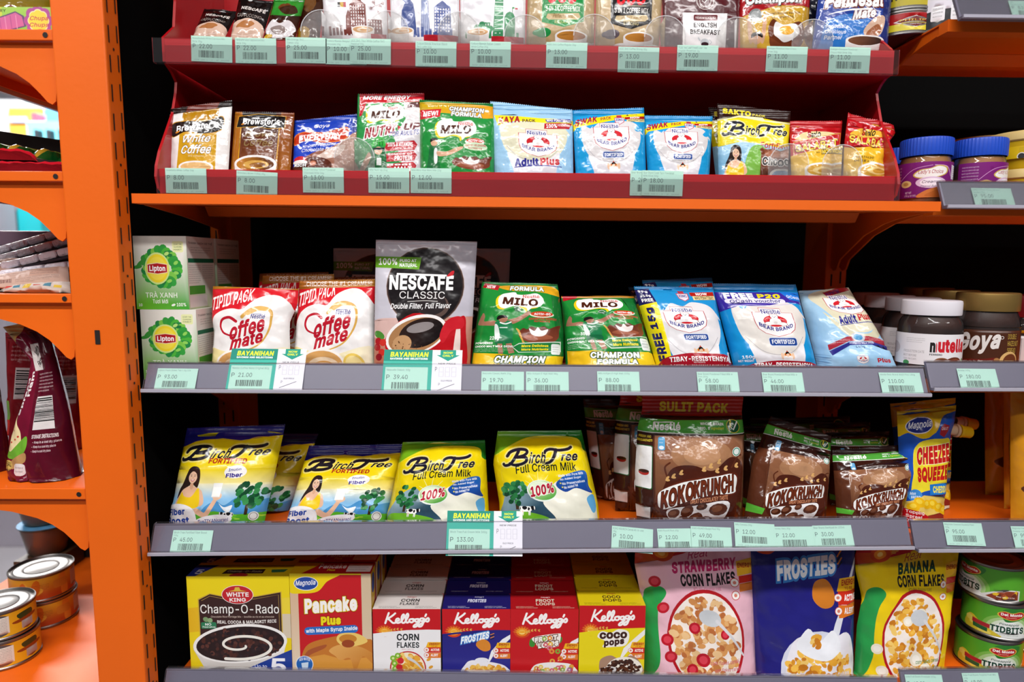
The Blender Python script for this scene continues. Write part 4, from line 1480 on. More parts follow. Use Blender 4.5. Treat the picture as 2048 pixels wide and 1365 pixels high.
def A_choco(a):
    a.base = ('#f0dc14', '#ecd418', 0, 10, 0, 60)
    a.p([(-1, 62), (30, 56), (60, 58), (101, 64), (101, 130), (-1, 130)], ('#a8d0e8', '#7cb4d4', 0, 58, 0, 90))
    a.p([(-2, -3), (102, -3), (102, 17), (80, 18), (60, 14), (30, 14), (-2, 23)], '#2c1511')
    a.p([(-2, 22), (30, 13.4), (62, 13.4), (64, 18), (101, 18), (101, 20), (62, 20), (30, 17), (-2, 25)], '#f4ecc0')
    a.t('SAKTO', 7, 5, 46, 13, '#f0dc14', 0.07, tilt=-1)
    a.t('PACK', 48, 8.5, 66, 12, '#e0cc30', 0.05)
    birch(a, 6, 24, 96, 52, '#1d2030', '#e8e0a0', 0)
    a.t('Fortified', 56, 54, 98, 64, '#b81c2c', 0.03, 0.15)
    a.p([(40, 70), (58, 60), (70, 78), (64, 104), (52, 130), (30, 130)], '#7cb848', 1)
    a.p([(58, 66), (78, 64), (100, 70), (101, 130), (58, 130)], ('#8a4a30', '#5a2c1c', 0, 66, 0, 110))
    a.e(80, 72, 18, 5, '#a86848')
    a.p([(60, 62), (74, 100), (68, 102), (56, 66)], '#7a3c24')
    woman(a, 22, 72, 14, '#e8c014')
    a.t('Choco', 60, 77, 97, 90, '#20181c', 0.05, 0.12, o=('#f0ece8', .05))
    a.e(88, 106, 17, 12, '#f2f0e8')
    a.e(88, 106, 13, 9, '#7cacdc')

def salabat(a, honey):
    a.base = ('#f0b41c', '#f4c838', 0, 40, 0, 100)
    a.r(-2, -3, 102, 22, '#bc141c')
    a.p([(-1, 20), (101, 20), (101, 42 if honey else 50), (-1, 66 if honey else 54)], '#c41c20')
    a.p([(8, 32), (35, 20), (80, 22), (84, 28), (50, 35), (20, 37)], '#e8d49c' if honey else '#e8b43c', 1)
    a.t('San', 34, 20, 49, 32, '#1c1c1c', 0.04, 0.2)
    a.t('lo', 49, 18, 58, 32, '#1c1c1c', 0.03, 0.2)
    a.t('S', 32, 19, 40, 33, '#a81420', 0.05, 0.2)
    if honey:
        a.p([(5, 40), (98, 22), (98, 48), (40, 58), (4, 66)], '#c8a030')
        a.p([(6, 41), (97, 23.5), (97, 47), (40, 56.5), (5, 65)], '#c01820')
        a.t('SALABAT', 8, 40, 92, 54, '#e8c848', 0.04, tilt=13, o=('#5a3010', .04))
        a.t('PREMIUM INSTANT', 20, 37, 66, 40, '#e8dcc0', 0.01, tilt=6, res=1)
        a.t('with', 48, 59, 56, 62, '#3a2408', 0.02)
        a.t('HONEY', 60, 54, 90, 62, '#e8c428', 0.08, tilt=2, o=('#2a1404', .09))
        a.t('Ginger Tea', 12, 64, 36, 67, '#7a3c10', 0.01, res=1)
    else:
        a.t('SALABAT', 6, 36, 90, 50, '#f0d050', 0.04, 0, tilt=-2, o=('#7a2410', .03))
        a.t('PREMIUM INSTANT', 26, 33, 70, 36, '#e8b060', 0.01, res=1)
        a.t('Ginger Tea', 60, 46, 84, 49, '#f4e4c0', 0.01, res=1)
        a.t('02 154620', 16, 70, 54, 73, '#222', 0.02, res=1)
        a.t('05 15 202', 16, 76, 56, 79, '#222', 0.02, res=1)
    cup(a, 62, 92, 38, 13, ('#d8a848', '#c8922c', 30, 90, 90, 96), swirl='#ecd088')

# ================================================================ upper tier
def A_espresso(a):
    a.base = '#140d0c'
    a.p([(0, 110), (2, 78), (20, 64), (50, 60), (80, 68), (96, 80), (98, 110)], '#d8b8a4', 1)
    a.p([(14, 82), (30, 68), (55, 66), (70, 74), (56, 84), (30, 84)], '#b07444', 1)
    a.l([(4, 100), (40, 104), (80, 98)], 2, '#f0dcd0')
    a.t('NESCAFÉ', 18, 25, 90, 38, '#d8d0ca', 0.05, tilt=-5)
    a.t('CAPPUCCINO', 10, 48, 84, 57, '#a89c94', 0.0, tilt=-5)

def A_choc3(a):
    a.base = ('#2c160e', '#4a2414', 0, 50, 0, 100)
    a.p([(-2, -2), (102, -2), (102, 44), (60, 54), (-2, 44)], '#2f8a2c')
    a.e(44, 24, 20, 12, '#6a3c1c')
    a.p([(30, 30), (70, 20), (90, 40), (60, 50)], '#3c2416', 1)
    a.p([(4, 90), (20, 62), (44, 72), (70, 64), (96, 84), (80, 104), (30, 108)], '#d8d2d4', 1)
    a.p([(20, 86), (50, 78), (72, 92), (40, 100)], '#8c7c78', 1)
    a.e(16, 104, 14, 5, '#c8a020')

def A_brownpack(a):
    a.base = ('#2e170f', '#4c2a16', 0, 0, 0, 100)
    a.e(40, 30, 30, 20, '#6a4420')
    a.e(30, 96, 30, 14, '#b08c24')

def city(a, c, kind):
    a.base = ('#eceaf0', '#e6e2e4', 0, 0, 0, 100)
    l = lambda pts, w=.9: a.l(pts, w, c, 0, 0)
    def tower(x0, x1, y0, rows):
        a.r(x0, y0, x1, 96, c)
        n = max(2, int((x1 - x0) / 4))
        for i in range(n):
            for j in range(rows):
                a.r(x0 + 1 + i * (x1 - x0 - 1) / n, y0 + 2 + j * 5, x0 + 2.6 + i * (x1 - x0 - 1) / n, y0 + 5 + j * 5, '#e4dede')
    if kind == 0:
        a.p([(42, 96), (42, 48), (46, 44), (50, 36), (54, 30), (58, 36), (62, 44), (68, 48), (68, 96)], c)
        tower(43, 67, 47, 9)
        a.p([(36, 96), (36, 66), (40, 56), (44, 66), (44, 96)], c)
        for (x, y) in ((80, 44), (90, 50), (76, 54), (88, 60), (94, 44), (82, 36)):
            a.c(x, y, 2.4, '#b8a0a0')
            l([(82, 50), (x, y)], .7)
        tower(70, 92, 72, 4)
        a.r(28, 44, 33, 52, '#c8a020')
        a.r(24, 44, 28, 52, '#222')
        a.r(33, 44, 37, 52, '#b8303c')
    elif kind == 1:
        a.p([(14, 96), (17, 56), (22, 44), (16, 36), (18, 32), (26, 40), (30, 40), (34, 46), (36, 60), (38, 96)], c, 0)
        a.c(26, 40, 4.4, c)
        for k in range(5):
            l([(26, 38), (20 + k * 3, 31)], .8)
        a.p([(44, 96), (46, 34), (50, 18), (54, 34), (58, 96)], '#9aa4c4')
        for k in range(5):
            l([(46 + k * 2.4, 40), (45 + k * 3, 96)], .6)
        tower(64, 88, 50, 8)
        a.p([(64, 50), (76, 40), (88, 50)], c)
        a.e(14, 90, 8, 6, '#7a86b4')
    else:
        a.p([(50, 96), (54, 30), (66, 30), (66, 96)], c)
        for k in range(9):
            a.r(53, 34 + k * 7, 66, 35.4 + k * 7, '#d4e4d8')
        a.p([(68, 96), (68, 64), (76, 56), (84, 64), (84, 96)], c, 0)
        a.c(76, 64, 7, c)
        tower(30, 46, 74, 4)
        for (x, y) in ((26, 82), (34, 78), (20, 88), (46, 84)):
            a.c(x, y, 5, c)
        l([(80, 58), (80, 50)])
        a.r(80, 49, 83, 52, '#2c8a3c')
        a.r(84, 50, 88, 53, '#b8303c')
    for k in range(14):
        a.r(8 + k * 6, 92 - a.rng.random() * 10, 12 + k * 6, 98, c)
    cx = (62, 16, 27)[kind]
    cup(a, cx, 88, 18, 6, '#d8a878', swirl='#f0dcc4')
    a.r(74 if kind == 0 else 48, 95, 98, 104, '#b8202c')

def A_ucc(a, badge, c2, word):
    a.base = ('#c4ac84', '#b89c70', 0, 0, 0, 100)
    a.p([(22, -4), (84, -4), (84, 72), (54, 83), (22, 74)], badge)
    a.t('UCC', 30, 22, 74, 46, '#d8202c', 0.06, 0.25)
    a.l([(30, 47.5), (74, 47)], .5, '#e8d4a0')
    a.t('3 IN 1 COFFEE MIX', 27, 50, 78, 58, '#f4f0e8', 0.02)
    a.p([(30, 62), (76, 60), (79, 66), (74, 70), (32, 71), (28, 68)], '#c8b080')
    a.t('Perfect Blend', 38, 62, 68, 68, '#7a5a34', 0.0, 0.2, res=1)
    a.t(word, 41, 72, 64, 77, '#e0cc90', 0.0)
    a.e(24, 90, 12, 7, c2)
    a.e(14, 90, 5, 4, c2)
    cup(a, 66, 94, 24, 7.5, ('#c88a3c', '#a86420', 50, 92, 80, 96))
    a.e(66, 106, 38, 5, '#eae6e4')

def A_english(a):
    a.base = ('#54151c', '#4a1218', 0, 0, 0, 100)
    a.r(25, 57, 83, 120, '#eeeaea')
    a.c(54, 40, 11.5, '#cfc4c0')
    a.c(54, 40, 10.4, '#54151c')
    a.c(54, 40, 7.6, '#cfc4c0')
    a.c(54, 40, 6.8, '#54151c')
    a.l([(50, 40), (53, 43), (58, 36)], 1.2, '#cfc4c0', 0)
    a.t('TEA LEAF', 47, 47.5, 61, 50, '#e8e0dc', 0.03, arc=1.4, res=1)
    a.rr(39, 60, 70, 68, '#6a1c24', 20)
    a.t('PREMIUM BLACK TEA', 41, 62.5, 68, 65.5, '#f0e4e0', 0.02, res=1)
    a.t('ENGLISH', 39, 71, 69, 78, '#241c1c', 0.04)
    a.t('BREAKFAST', 34, 81, 74, 88, '#241c1c', 0.04)
    a.e(54, 98, 6, 4.5, '#c8ccd0')
    a.e(54, 101, 5, 3, '#3a2028')
    a.l([(47, 96), (45, 93)], 2, '#c8ccd0')
    a.l([(60, 95), (63, 98), (60, 101)], 1.2, '#c8ccd0')

def A_champion(a):
    a.base = ('#c89a28', '#d8ac3c', 0, 40, 0, 100)
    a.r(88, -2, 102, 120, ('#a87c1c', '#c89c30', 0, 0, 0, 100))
    a.p([(-2, -2), (102, -2), (102, 44), (50, 46), (20, 55), (-2, 60)], '#a8141c')
    a.t('Champion', 8, 24, 86, 46, '#f4f0ec', 0.05, 0.2, o=('#3a2c28', .05), tilt=4)
    a.t('Powdered Chocolate Malt Drink', 30, 55, 84, 59, '#4a2c10', 0.02, tilt=4, res=1)
    a.t('with Vitamins & Egg', 42, 61, 74, 65, '#4a2c10', 0.02, tilt=3, res=1)
    a.p([(38, 84), (44, 66), (60, 76), (86, 68), (92, 92), (80, 108), (50, 108)], '#6a3218', 1)
    a.p([(46, 86), (48, 70), (60, 74), (78, 72), (84, 84), (74, 94), (62, 98), (52, 92)], '#f2efec', 1)
    a.e(64, 82, 11, 6.5, '#e8a81c')
    a.e(60, 80, 4, 2.2, '#f4d060')
    a.p([(40, 92), (60, 100), (84, 94), (80, 112), (50, 112)], '#7a3c20', 1)
    for f in (-1, 1):
        a.p([(22 + f * 9, 62), (22 + f * 13, 64), (22 + f * 11, 96), (22 + f * 6, 96)], '#d8a888', 1)
    a.c(20, 59, 9, '#8c9090')
    a.c(19, 58, 5, '#b4b8b8')
    a.e(22, 94, 7, 7, '#d8a888')
    a.p([(14, 92), (16, 85), (28, 85), (30, 92), (22, 89)], '#201814', 1)

def A_darkblue(a):
    a.base = '#14182c'
    a.t('A', 30, 60, 80, 90, '#c8ccd8', 0.05)

def A_pandesal(a):
    a.base = ('#243a8c', '#2a48a0', 0, 0, 0, 100)
    a.p([(8, 100), (14, 66), (50, 56), (70, 70), (60, 110), (8, 110)], '#2c74c4', 1)
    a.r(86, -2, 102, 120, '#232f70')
    a.t('Pandesal', 8, 24, 86, 46, '#f4f0ee', 0.05, 0.15, o=('#6a2c1c', .06), tilt=4)
    a.t('Mate', 46, 48, 76, 62, '#f4f0ee', 0.05, 0.15, o=('#6a2c1c', .06), tilt=4)
    a.l([(14, 57), (40, 51), (70, 48)], (1, 3), '#f4f0ee')
    a.p([(62, 80), (76, 60), (90, 58), (86, 84), (70, 90)], '#d8b49c', 1)
    a.p([(66, 84), (80, 70), (86, 80), (74, 92)], '#a0603c', 1)
    for i, s in enumerate(("Pandesal's", 'Delicious', 'Partner')):
        a.t(s, 12, 72 + i * 8, 12 + (29, 27, 23)[i], 77.5 + i * 8, '#e4e6f4', 0.03)
    cup(a, 66, 94, 26, 7.5, ('#7a4c34', '#3c2a24', 50, 94, 84, 94))

# ================================================================ middle shelf
def A_teabox(a, line1='TRÀ XANH'):
    def base(x, y):
        t = np.clip((y + (x - 50) * -0.1 - 30) / 60, 0, 1)[..., None]
        w = np.array(rgb('#eceadf'))
        g = np.array(rgb('#6fbf2c'))
        d = np.array(rgb('#3f9f38'))
        s = np.clip(x / 100, 0, 1)[..., None]
        return (w * (1 - t) + (g * (1 - s) + d * s) * t)
    a.base = base
    leafs = ('#2c9a3c', '#4cb43c', '#1f8a44', '#7cc84c', '#34a040')
    for k in range(26):
        an = k / 26 * 6.283
        r = 1 + .25 * a.rng.random()
        a.e(51 + 25 * r * math.cos(an), 43 + 19 * r * math.sin(an) - 1, 11, 6, leafs[k % 5], -math.degrees(an) + 50 * (a.rng.random() - .5), 12)
    for k in range(16):
        an = a.rng.random() * 6.283
        a.e(54 + 26 * math.cos(an), 43 + 20 * math.sin(an), 5, 2.4, a.rng.choice(('#8fd45c', '#1a7a3c', '#b4e078')), a.rng.random() * 180, 10)
    for (x, y, r) in ((10, 38, 50), (6, 42, 10), (16, 34, 80)):
        a.e(x, y, 9, 2.6, '#3c9a3c', r, 10)
    a.glow(43, 44, 21, 19.5, ((1.12, '#cfe890'), (1.0, '#f2dc30'), (.82, '#f6e44c')))
    a.p([(24, 38), (43, 36), (62, 38), (62, 50), (43, 52), (24, 50)], '#f0dcb8')
    a.p([(25, 39), (43, 37), (61, 39), (61, 49), (43, 51), (25, 49)], '#b01c24')
    a.t('Lipton', 28, 40, 58, 49.5, '#fff', 0.04)
    a.rr(73, 7, 94, 22, '#e8ecb0', 15)
    for i in range(3):
        a.t(('START THE', 'CLEANSING', 'HABIT')[i], 76, 10 + i * 3.6, 91, 12.2 + i * 3.6, '#4a6a3c', 0.01, res=0)
    a.t(line1, 18, 75, 78, 84, '#f4f8ee', 0.01)
    a.t('Tươi Mới', 31, 86, 60, 92, '#f4f8ee', 0.02)
    a.t('10', 4, 92, 11, 96, '#f4f8ee', 0.03, res=1)
    a.t('100%', 76, 91, 94, 96, '#f4f8ee', 0.03, res=1)
    a.e(70, 94, 4, 1.6, '#f4f8ee', 20)

def A_teaside(a):
    a.base = ('#e4e0d6', '#b8c49c', 0, 60, 0, 100)
    a.t('THANH SẠCH CƠ THỂ', 6, 6, 94, 11, '#4a4a44', 0.02, res=1)
    a.tiny(14, 14, 86, 24, 3, '#66665e')
    a.r(3, 30, 97, 36, '#1f6a48')
    a.tiny(4, 39, 46, 66, 9, '#55554e')
    a.tiny(52, 39, 94, 60, 7, '#55554e')
    a.r(4, 68, 60, 80, '#4c9a34')
    a.r(4, 82, 66, 98, '#dcd2d0')

def A_creamer(a):
    a.base = '#efecea'
    a.p([(-2, -3), (102, -3), (102, 30), (92, 20), (80, 11), (64, 11), (50, 20), (42, 31), (28, 30), (14, 34), (4, 44), (-2, 60)], ('#cc1626', '#d8202c', 0, 0, 60, 30), 1)
    a.p([(-3, -4), (103, -4), (103, 2), (50, 0), (-3, 4)], '#b07420')
    a.t('TIPID PACK', 2, 8, 50, 26, '#fdf6f4', 0.02, rot=0, tilt=14)
    a.l([(44, 41), (52, 31), (64, 28), (76, 33), (80, 46), (76, 62), (64, 78), (46, 86)], (4.5, 1.5), '#d8a850')
    a.l([(50, 36), (60, 30), (70, 30)], 5, '#e0b460')
    nestle(a, 54, 37, 72, 43, '#2a2a86')
    C = [(36, 47), (28, 42), (18, 45), (15, 54), (19, 62), (28, 66)]
    a.l(C, (3.8, 2.0), '#b8182c')
    a.l([(28, 66), (36, 64)], 2, '#b8182c')
    a.t('offee', 27, 44, 73, 66, '#b8182c', 0.045, 0.2, tilt=13)
    a.t('mate', 28, 64, 70, 80, '#b8182c', 0.045, 0.2, tilt=11)
    a.p([(-2, 84), (20, 86), (50, 92), (102, 82), (102, 130), (-2, 130)], ('#f2e29c', '#f4ecd0', 0, 90, 100, 90), 1)
    a.e(38, 104, 29, 20, '#f6f0e8')
    a.e(38, 104, 26, 17.5, '#d4a060')
    a.e(40, 106, 20, 12, '#ecd4b4')
    a.e(41, 106, 13, 7.5, '#cc9450')
    a.e(42, 107, 7, 3.6, '#f0e0c8')
    a.e(78, 104, 13, 15, '#e8c860', 30)
    a.e(78, 104, 10, 12, '#f0dc98', 30)

def A_creamer2(a):
    """The same creamer with its bronze seal upright."""
    A_creamer(a)
    a.p([(-3, -4), (103, -4), (103, 8), (-3, 10)], ('#a05c1c', '#b87c2c', 0, 0, 100, 4))
    a.t('CHOOSE THE #1 CREAMER!', 10, 1, 96, 6.4, '#f4e8dc', 0.01)

def A_refill(a):
    """Silver coffee refill pouch with a dark disc and a red mug."""
    a.base = ('#d4d3dc', '#bcb8c4', 0, 0, 60, 100)
    a.p([(-2, 66), (102, 62), (102, 130), (-2, 130)], ('#c89080', '#a85c40', 0, 66, 0, 110))
    a.p([(0, 66), (30, 64), (60, 66), (40, 78), (0, 80)], '#d8b4ac', 1)
    a.glow(51, 38, 39, 32.5, ((1.0, '#8c7060'), (.985, '#3c2e2c'), (.95, '#1d191b')))
    a.p([(24, 60), (70, 56), (60, 76), (40, 78)], '#221c1d', 1)
    a.e(60, 54, 16, 10, '#5c4a44')
    a.e(57, 52, 16, 9.5, '#2c2526')
    a.p([(-1, 13.5), (46, 14), (44, 24), (-1, 22.5)], '#6aa828')
    a.t('100%', 3.5, 15, 22, 20.5, '#fff', 0.03)
    a.t('PURO AT', 24.5, 15.5, 41, 18, '#fff', 0.03, res=1)
    a.t('NATURAL', 24.5, 19, 42, 22, '#fff', 0.03, res=1)
    a.t('NESCAFE', 15, 28.5, 79, 41, '#fbf9f8', 0.05)
    a.p([(22, 27), (72, 28), (71, 29.6), (22, 28.6)], '#fbf9f8')
    a.p([(72, 29.5), (76, 25.4), (79, 24.8), (78, 28.2)], '#c8202c', 1)
    a.t('CLASSIC', 25.5, 42, 71, 48, '#f0eeec', 0.0)
    a.l([(34, 50.5), (50, 49.6), (64, 50)], .6, '#d8d4d0')
    a.t('Double Filter, Full Flavor', 17, 51.5, 78, 57, '#fbf9f8', 0.02, 0.2, tilt=1)
    # mug
    a.p([(13, 80), (40, 60), (72, 66), (84, 64), (92, 62), (94, 74), (93, 110), (40, 120), (20, 100)], '#b8141e', 1)
    a.p([(84, 74), (88, 70), (89, 94), (82, 106)], '#e8d4cc', 1)
    a.e(44, 77.5, 32, 15.5, '#f2eeec', 18, 36)
    a.e(44, 78, 29, 13.6, '#a87a50', 18, 36)
    a.e(49, 76, 23, 11.5, ('#30201c', '#160f10', 30, 70, 60, 84), 18, 30)
    a.e(48, 71.5, 14, 4.0, '#8c8484', 12)
    a.e(30, 85, 10, 7, '#c09468', 20)
    for k in range(24):
        x = 20 + a.rng.random() * 34
        a.c(x, 82 + a.rng.random() * 9 + (x - 20) * .12, .3 + .5 * a.rng.random(), '#5c3a20', 8)
    a.p([(68, 78), (74, 66), (86, 62), (92, 66), (90, 72), (80, 74), (72, 84)], '#c8202c', 1)
    a.e(6, 78, 6, 3, '#4c8c34', -30)
    for (x, y) in ((5, 83), (10, 84), (4, 88), (9, 92), (6, 96)):
        a.c(x, y, 3.6, a.rng.choice(('#a81c24', '#8c1420', '#c83028')))
    a.tiny(3, 4, 9, 7, 2, '#8a8890')

def A_milo220(a):
    a.base = ('#1e8c38', '#1a8434', 0, 0, 0, 100)
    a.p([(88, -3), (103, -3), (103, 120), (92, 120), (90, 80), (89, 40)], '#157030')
    a.p([(22, 4), (84, 2), (100, 8), (101, 16), (70, 12), (40, 11)], '#e0a820', 1)
    a.p([(4, 1), (24, 3), (22, 11), (2, 7)], '#b81c28')
    a.t('NEW', 7, 3, 19, 8, '#f8e8e8', 0.05, 0.2)
    a.t('FORMULA', 37, 4, 80, 11, '#fff', 0.06, 0.15, o=('#4c6a30', .07), tilt=-1)
    milo(a, 22, 13, 78, 38, -4)
    a.ymap = ([0, 45, 54, 64, 92, 116, 150], [0, 33, 43, 51, 72, 90, 120])
    player(a, 1)
    a.ymap = ([0, 45, 50, 62, 66, 76, 84, 91, 98, 103, 112, 122, 150], [0, 36, 40, 51, 53, 63, 75, 82, 88.5, 93, 101, 109, 135])
    champ_tail(a, '220g', 78)
    a.ymap = None

def player(a, k=1):
    sk = '#a8745c'
    a.p([(7, 52), (10, 56), (10, 64), (20, 63), (26, 66), (24, 71), (6, 70), (3, 66)], sk, 1)
    a.p([(36, 62), (46, 58), (58, 50), (62, 50), (60, 54), (46, 66), (38, 68)], sk, 1)
    a.p([(22, 66), (30, 63), (40, 64), (42, 76), (42, 92), (26, 92), (26, 78)], '#1f7c4c', 1)
    a.p([(22, 70), (26, 72), (29, 92), (24, 92)], '#dfe8e2', 1)
    a.l([(28, 66), (34, 68), (40, 65)], 1.4, '#eef2ee')
    a.l([(28, 74), (36, 74)], 1.2, '#cfe0d6')
    a.p([(26, 92), (42, 92), (43, 100), (36, 101), (34, 96), (32, 102), (25, 101)], '#186a40', 1)
    a.p([(27, 100), (32, 100), (34, 116), (29, 116)], sk, 0)
    a.p([(36, 100), (42, 99), (46, 114), (40, 116)], sk, 0)
    a.e(31, 60, 5.2, 4.6, sk)
    a.p([(24, 62), (25, 56), (32, 54.5), (36, 58), (30, 59)], '#1a1412', 1)
    a.e(47, 47, 5, 3.6, '#1c5c34', -20)
    a.l([(43, 46), (47, 44), (51, 47)], .8, '#cfe0c8')
    a.l([(22, 56), (30, 49), (42, 45)], (.6, 2.2), '#5cb45c')

def champ_tail(a, wt, yc=80):
    a.e(75, 52, 14, 3.6, '#dfe8d0')
    a.e(75, 51, 13, 3.2, '#c8401c')
    a.t('ACTIV-GO', 66, 49.6, 85, 52.6, '#fff', 0.04, 0.1, res=1)
    a.t('CHAMPION ENERGY', 60, 55.5, 92, 58.5, '#c83438', 0.04, arc=-1, res=1)
    a.t('NUTRIENTS', 66, 59.5, 84, 62, '#c83438', 0.04, res=1)
    splash(a, 72, 76, 23, 12)
    for k in range(6):
        a.e(48 + k * 1.6, 74 + k * 2.6, 3, 1.1, '#d8a850', -40 - k * 6, 8)
    a.p([(43, 91), (50, 86), (96, 83), (96, 96), (50, 98)], '#cfe0d0', 0)
    a.p([(44, 91), (50.5, 87), (95, 84), (95, 95), (50.5, 97)], '#1d7a3c', 0)
    a.t('More Delicious', 53, 87.5, 82, 90.5, '#f0dc20', 0.05, 0.1, tilt=1, res=1)
    a.t('More Nutrients', 53, 92, 82, 95, '#f0dc20', 0.05, 0.1, tilt=1, res=1)
    a.rr(85, 86, 95, 100, '#e6ece8', 20)
    a.tiny(86.5, 89, 93.5, 98, 3, '#4a6a50')
    a.t(wt, 18, 80, 28, 83.5, '#f2f6f0', 0.03, res=1)
    a.t('POWDERED', 3, 85, 22, 87.6, '#f2f6f0', 0.04, res=1)
    a.t('CHOCO MALT MILK DRINK', 3, 89, 44, 91.6, '#f2f6f0', 0.04, res=1)
    a.tiny(3, 93, 44, 98, 3, '#c8e0c8')
    a.p([(2, 98), (30, 100), (60, 104), (100, 101), (101, 130), (2, 130)], ('#e8b81c', '#f0cc20', 0, 100, 60, 110))
    a.t('CHAMPION', 26, 102.5, 80, 112, '#fff', 0.06, 0.15, o=('#3a5a28', .08))
    a.t('FORMULA', 32, 114, 76, 122, '#fff', 0.06, 0.15, o=('#3a5a28', .08))

def A_milo300(a):
    a.base = ('#1e8c38', '#1a8434', 0, 0, 0, 100)
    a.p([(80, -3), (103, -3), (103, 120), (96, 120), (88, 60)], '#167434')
    a.r(-2, -3, 103, 2, '#c8821c')
    a.p([(2, -2), (24, -2), (18, 5), (2, 8)], '#b81c28')
    milo(a, 16, 4, 78, 29, 0)
    a.ymap = ([0, 45, 54, 64, 92, 116, 150], [0, 28, 36, 44, 63, 84, 115])
    player(a)
    a.ymap = ([0, 45, 50, 62, 66, 76, 84, 91, 98, 103, 112, 122, 150], [0, 25, 29, 40, 43, 53, 65, 73, 83, 88, 96, 105, 130])
    champ_tail(a, '300g')
    a.ymap = None

def A_free15(a):
    bb(a, '#1c92d2', '#e2e0e2')
    a.r(-1, -3, 103, 3, '#1580c0')
    a.p([(-2, 4), (18, 2), (20, 22), (-2, 25)], '#20205e')
    a.t('99g', 3, 5, 14, 9, '#fff', 0.04, tilt=-1)
    a.t('+15g', 4, 11, 16, 15, '#fff', 0.04)
    a.t('FREE', 4, 16.5, 17, 21, '#fff', 0.05)
    a.p([(-2, 25), (20, 22), (17, 120), (-2, 120)], '#f0e014')
    # lettering running up the yellow side
    for s, y0_, y1_, x0_ in (('FREE', 62, 97, 3.5), ('15g', 29, 57, 4.0)):
        vert_text(a, s, x0_, y0_, x0_ + 10, y1_, '#20205e')
    zinc(a, 56, 13, .95)
    now_tab(a, 66, 6, 98, 17, 2)
    crest(a, 24, 29, 74, 62)
    plate(a, 41, 64, 71, 71.5)
    kid(a, 58, 84, 8)
    a.p([(4, 98), (30, 89), (60, 88), (101, 94), (103, 130), (0, 130)], '#a8182a', 1)
    a.t('TIBAY-RESISTENSYA', 15, 91.5, 94, 97.5, '#fff', 0.04, arc=-1.2)
    a.t('NUTRIENTS', 45, 98, 60, 100, '#f4dcdc', 0.02, res=1)
    a.rr(93, 86, 100, 99, '#e6ecf0', 20)

def vert_text(a, s, x0, y0, x1, y1, c, b=0.05):
    co, e = glyphs(s, b, 0, 2)
    lo, hi = co.min(0), co.max(0)
    n = (co - lo) / (hi - lo)
    Q = a.q([(x0, y1), (x1, y0)])
    # rotated a quarter turn: text x runs up the panel
    V = np.stack([Q[1, 0] - n[:, 1] * (Q[1, 0] - Q[0, 0]), Q[0, 1] + n[:, 0] * (Q[1, 1] - Q[0, 1])], axis=1)
    a.prims.append((V, e, a.col(c)))

def A_voucher(a):
    bb(a, '#1793d4', '#e2ddd6')
    a.r(-1, -3, 103, 9, '#1279b8')
    a.p([(-2, 10), (76, 10), (103, 14), (103, 26), (80, 24), (50, 30), (20, 30), (-2, 36)], '#3a2a9c')
    a.p([(76, 9), (103, 10), (103, 22), (84, 20)], '#1c78dc')
    a.t('FREE', 8, 12, 42, 20, '#fff', 0.07, tilt=-1)
    a.t('P20', 46, 13, 74, 19.5, '#e8d820', 0.07, 0.1)
    a.rr(7, 20, 78, 26, '#e8e4f4', 50)
    a.t('GCash voucher', 12, 21, 72, 25.5, '#2a2a80', 0.02, 0.1, tilt=1)
    a.t('GCash', 82, 15, 98, 19, '#d8e8fc', 0.03, tilt=-2, res=1)
    a.l([(8, 31), (30, 28.5), (60, 29), (90, 25)], .6, '#c8c0f0')
    crest(a, 32, 33, 78, 68, tilt=-1)
    plate(a, 43, 70, 74, 79, 'FORTIFIED')
    kid(a, 60, 90, 7)
    a.t('150g', 8, 91, 21, 95.5, '#f4f8fc', 0.03)
    a.t('NET WEIGHT', 4, 96, 20, 98.6, '#f4f8fc', 0.02, res=1)
    a.p([(8, 106), (30, 99), (60, 97), (101, 103), (103, 130), (0, 130)], '#a8182a', 1)
    a.t('TIBAY-RESISTENSYA', 20, 99, 90, 106, '#fff', 0.04, arc=-1.2)

def A_adult180(a):
    a.base = ('#a4cce6', '#9cc8e8', 0, 0, 0, 100)
    a.p([(16, 6), (100, -2), (103, 20), (96, 50), (72, 64), (44, 58), (26, 34)], '#dcd8bc', 1)
    a.p([(20, 34), (44, 58), (72, 66), (96, 52), (98, 62), (70, 76), (40, 66)], '#d6d2b4', 1)
    a.p([(44, 4), (94, -4), (98, 3), (44, 12)], '#b4242e')
    a.t('MAS PINATIBAY', 46, 3, 78, 8, '#2a2a80', 0.03, tilt=5, res=1)
    crest(a, 34, 11, 92, 40, tilt=-3)
    a.t('Adult', 38, 41, 66, 52, '#28288c', 0.06, tilt=2)
    a.t('Plus', 69, 39.5, 91, 48, '#c01c28', 0.06, tilt=2)
    a.l([(38, 54), (60, 52), (92, 50)], 1.2, '#28288c')
    a.p([(12, 78), (40, 69), (70, 69), (99, 74), (101, 80), (70, 75), (40, 75), (12, 85)], '#a8283a', 0)
    a.p([(12, 86), (40, 76), (70, 76), (101, 81), (102, 85), (70, 80), (40, 80), (14, 92)], '#2a2a84', 0)
    a.tiny(16, 73, 42, 78, 2, '#f0dce0')
    a.tiny(68, 71, 96, 75, 2, '#f0dce0')
    a.e(55, 70, 9, 6, '#c8ccd4')
    a.e(55, 70, 6, 4, '#3c94c8')
    a.t('POWDERED MILK DRINK', 40, 76.4, 74, 78.6, '#e8e8f8', 0.02, res=0)
    a.t('180g', 46, 81, 58, 84.5, '#3a5a8c', 0.03, res=1)
    crest(a, 42, 93, 56, 103)
    a.t('Plus', 68, 97, 86, 102, '#c01c28', 0.05)
    for i in range(10):
        a.l([(-2, 84 + i * 3), (12, 92 + i * 3)], .5, '#6c98c0', 0)

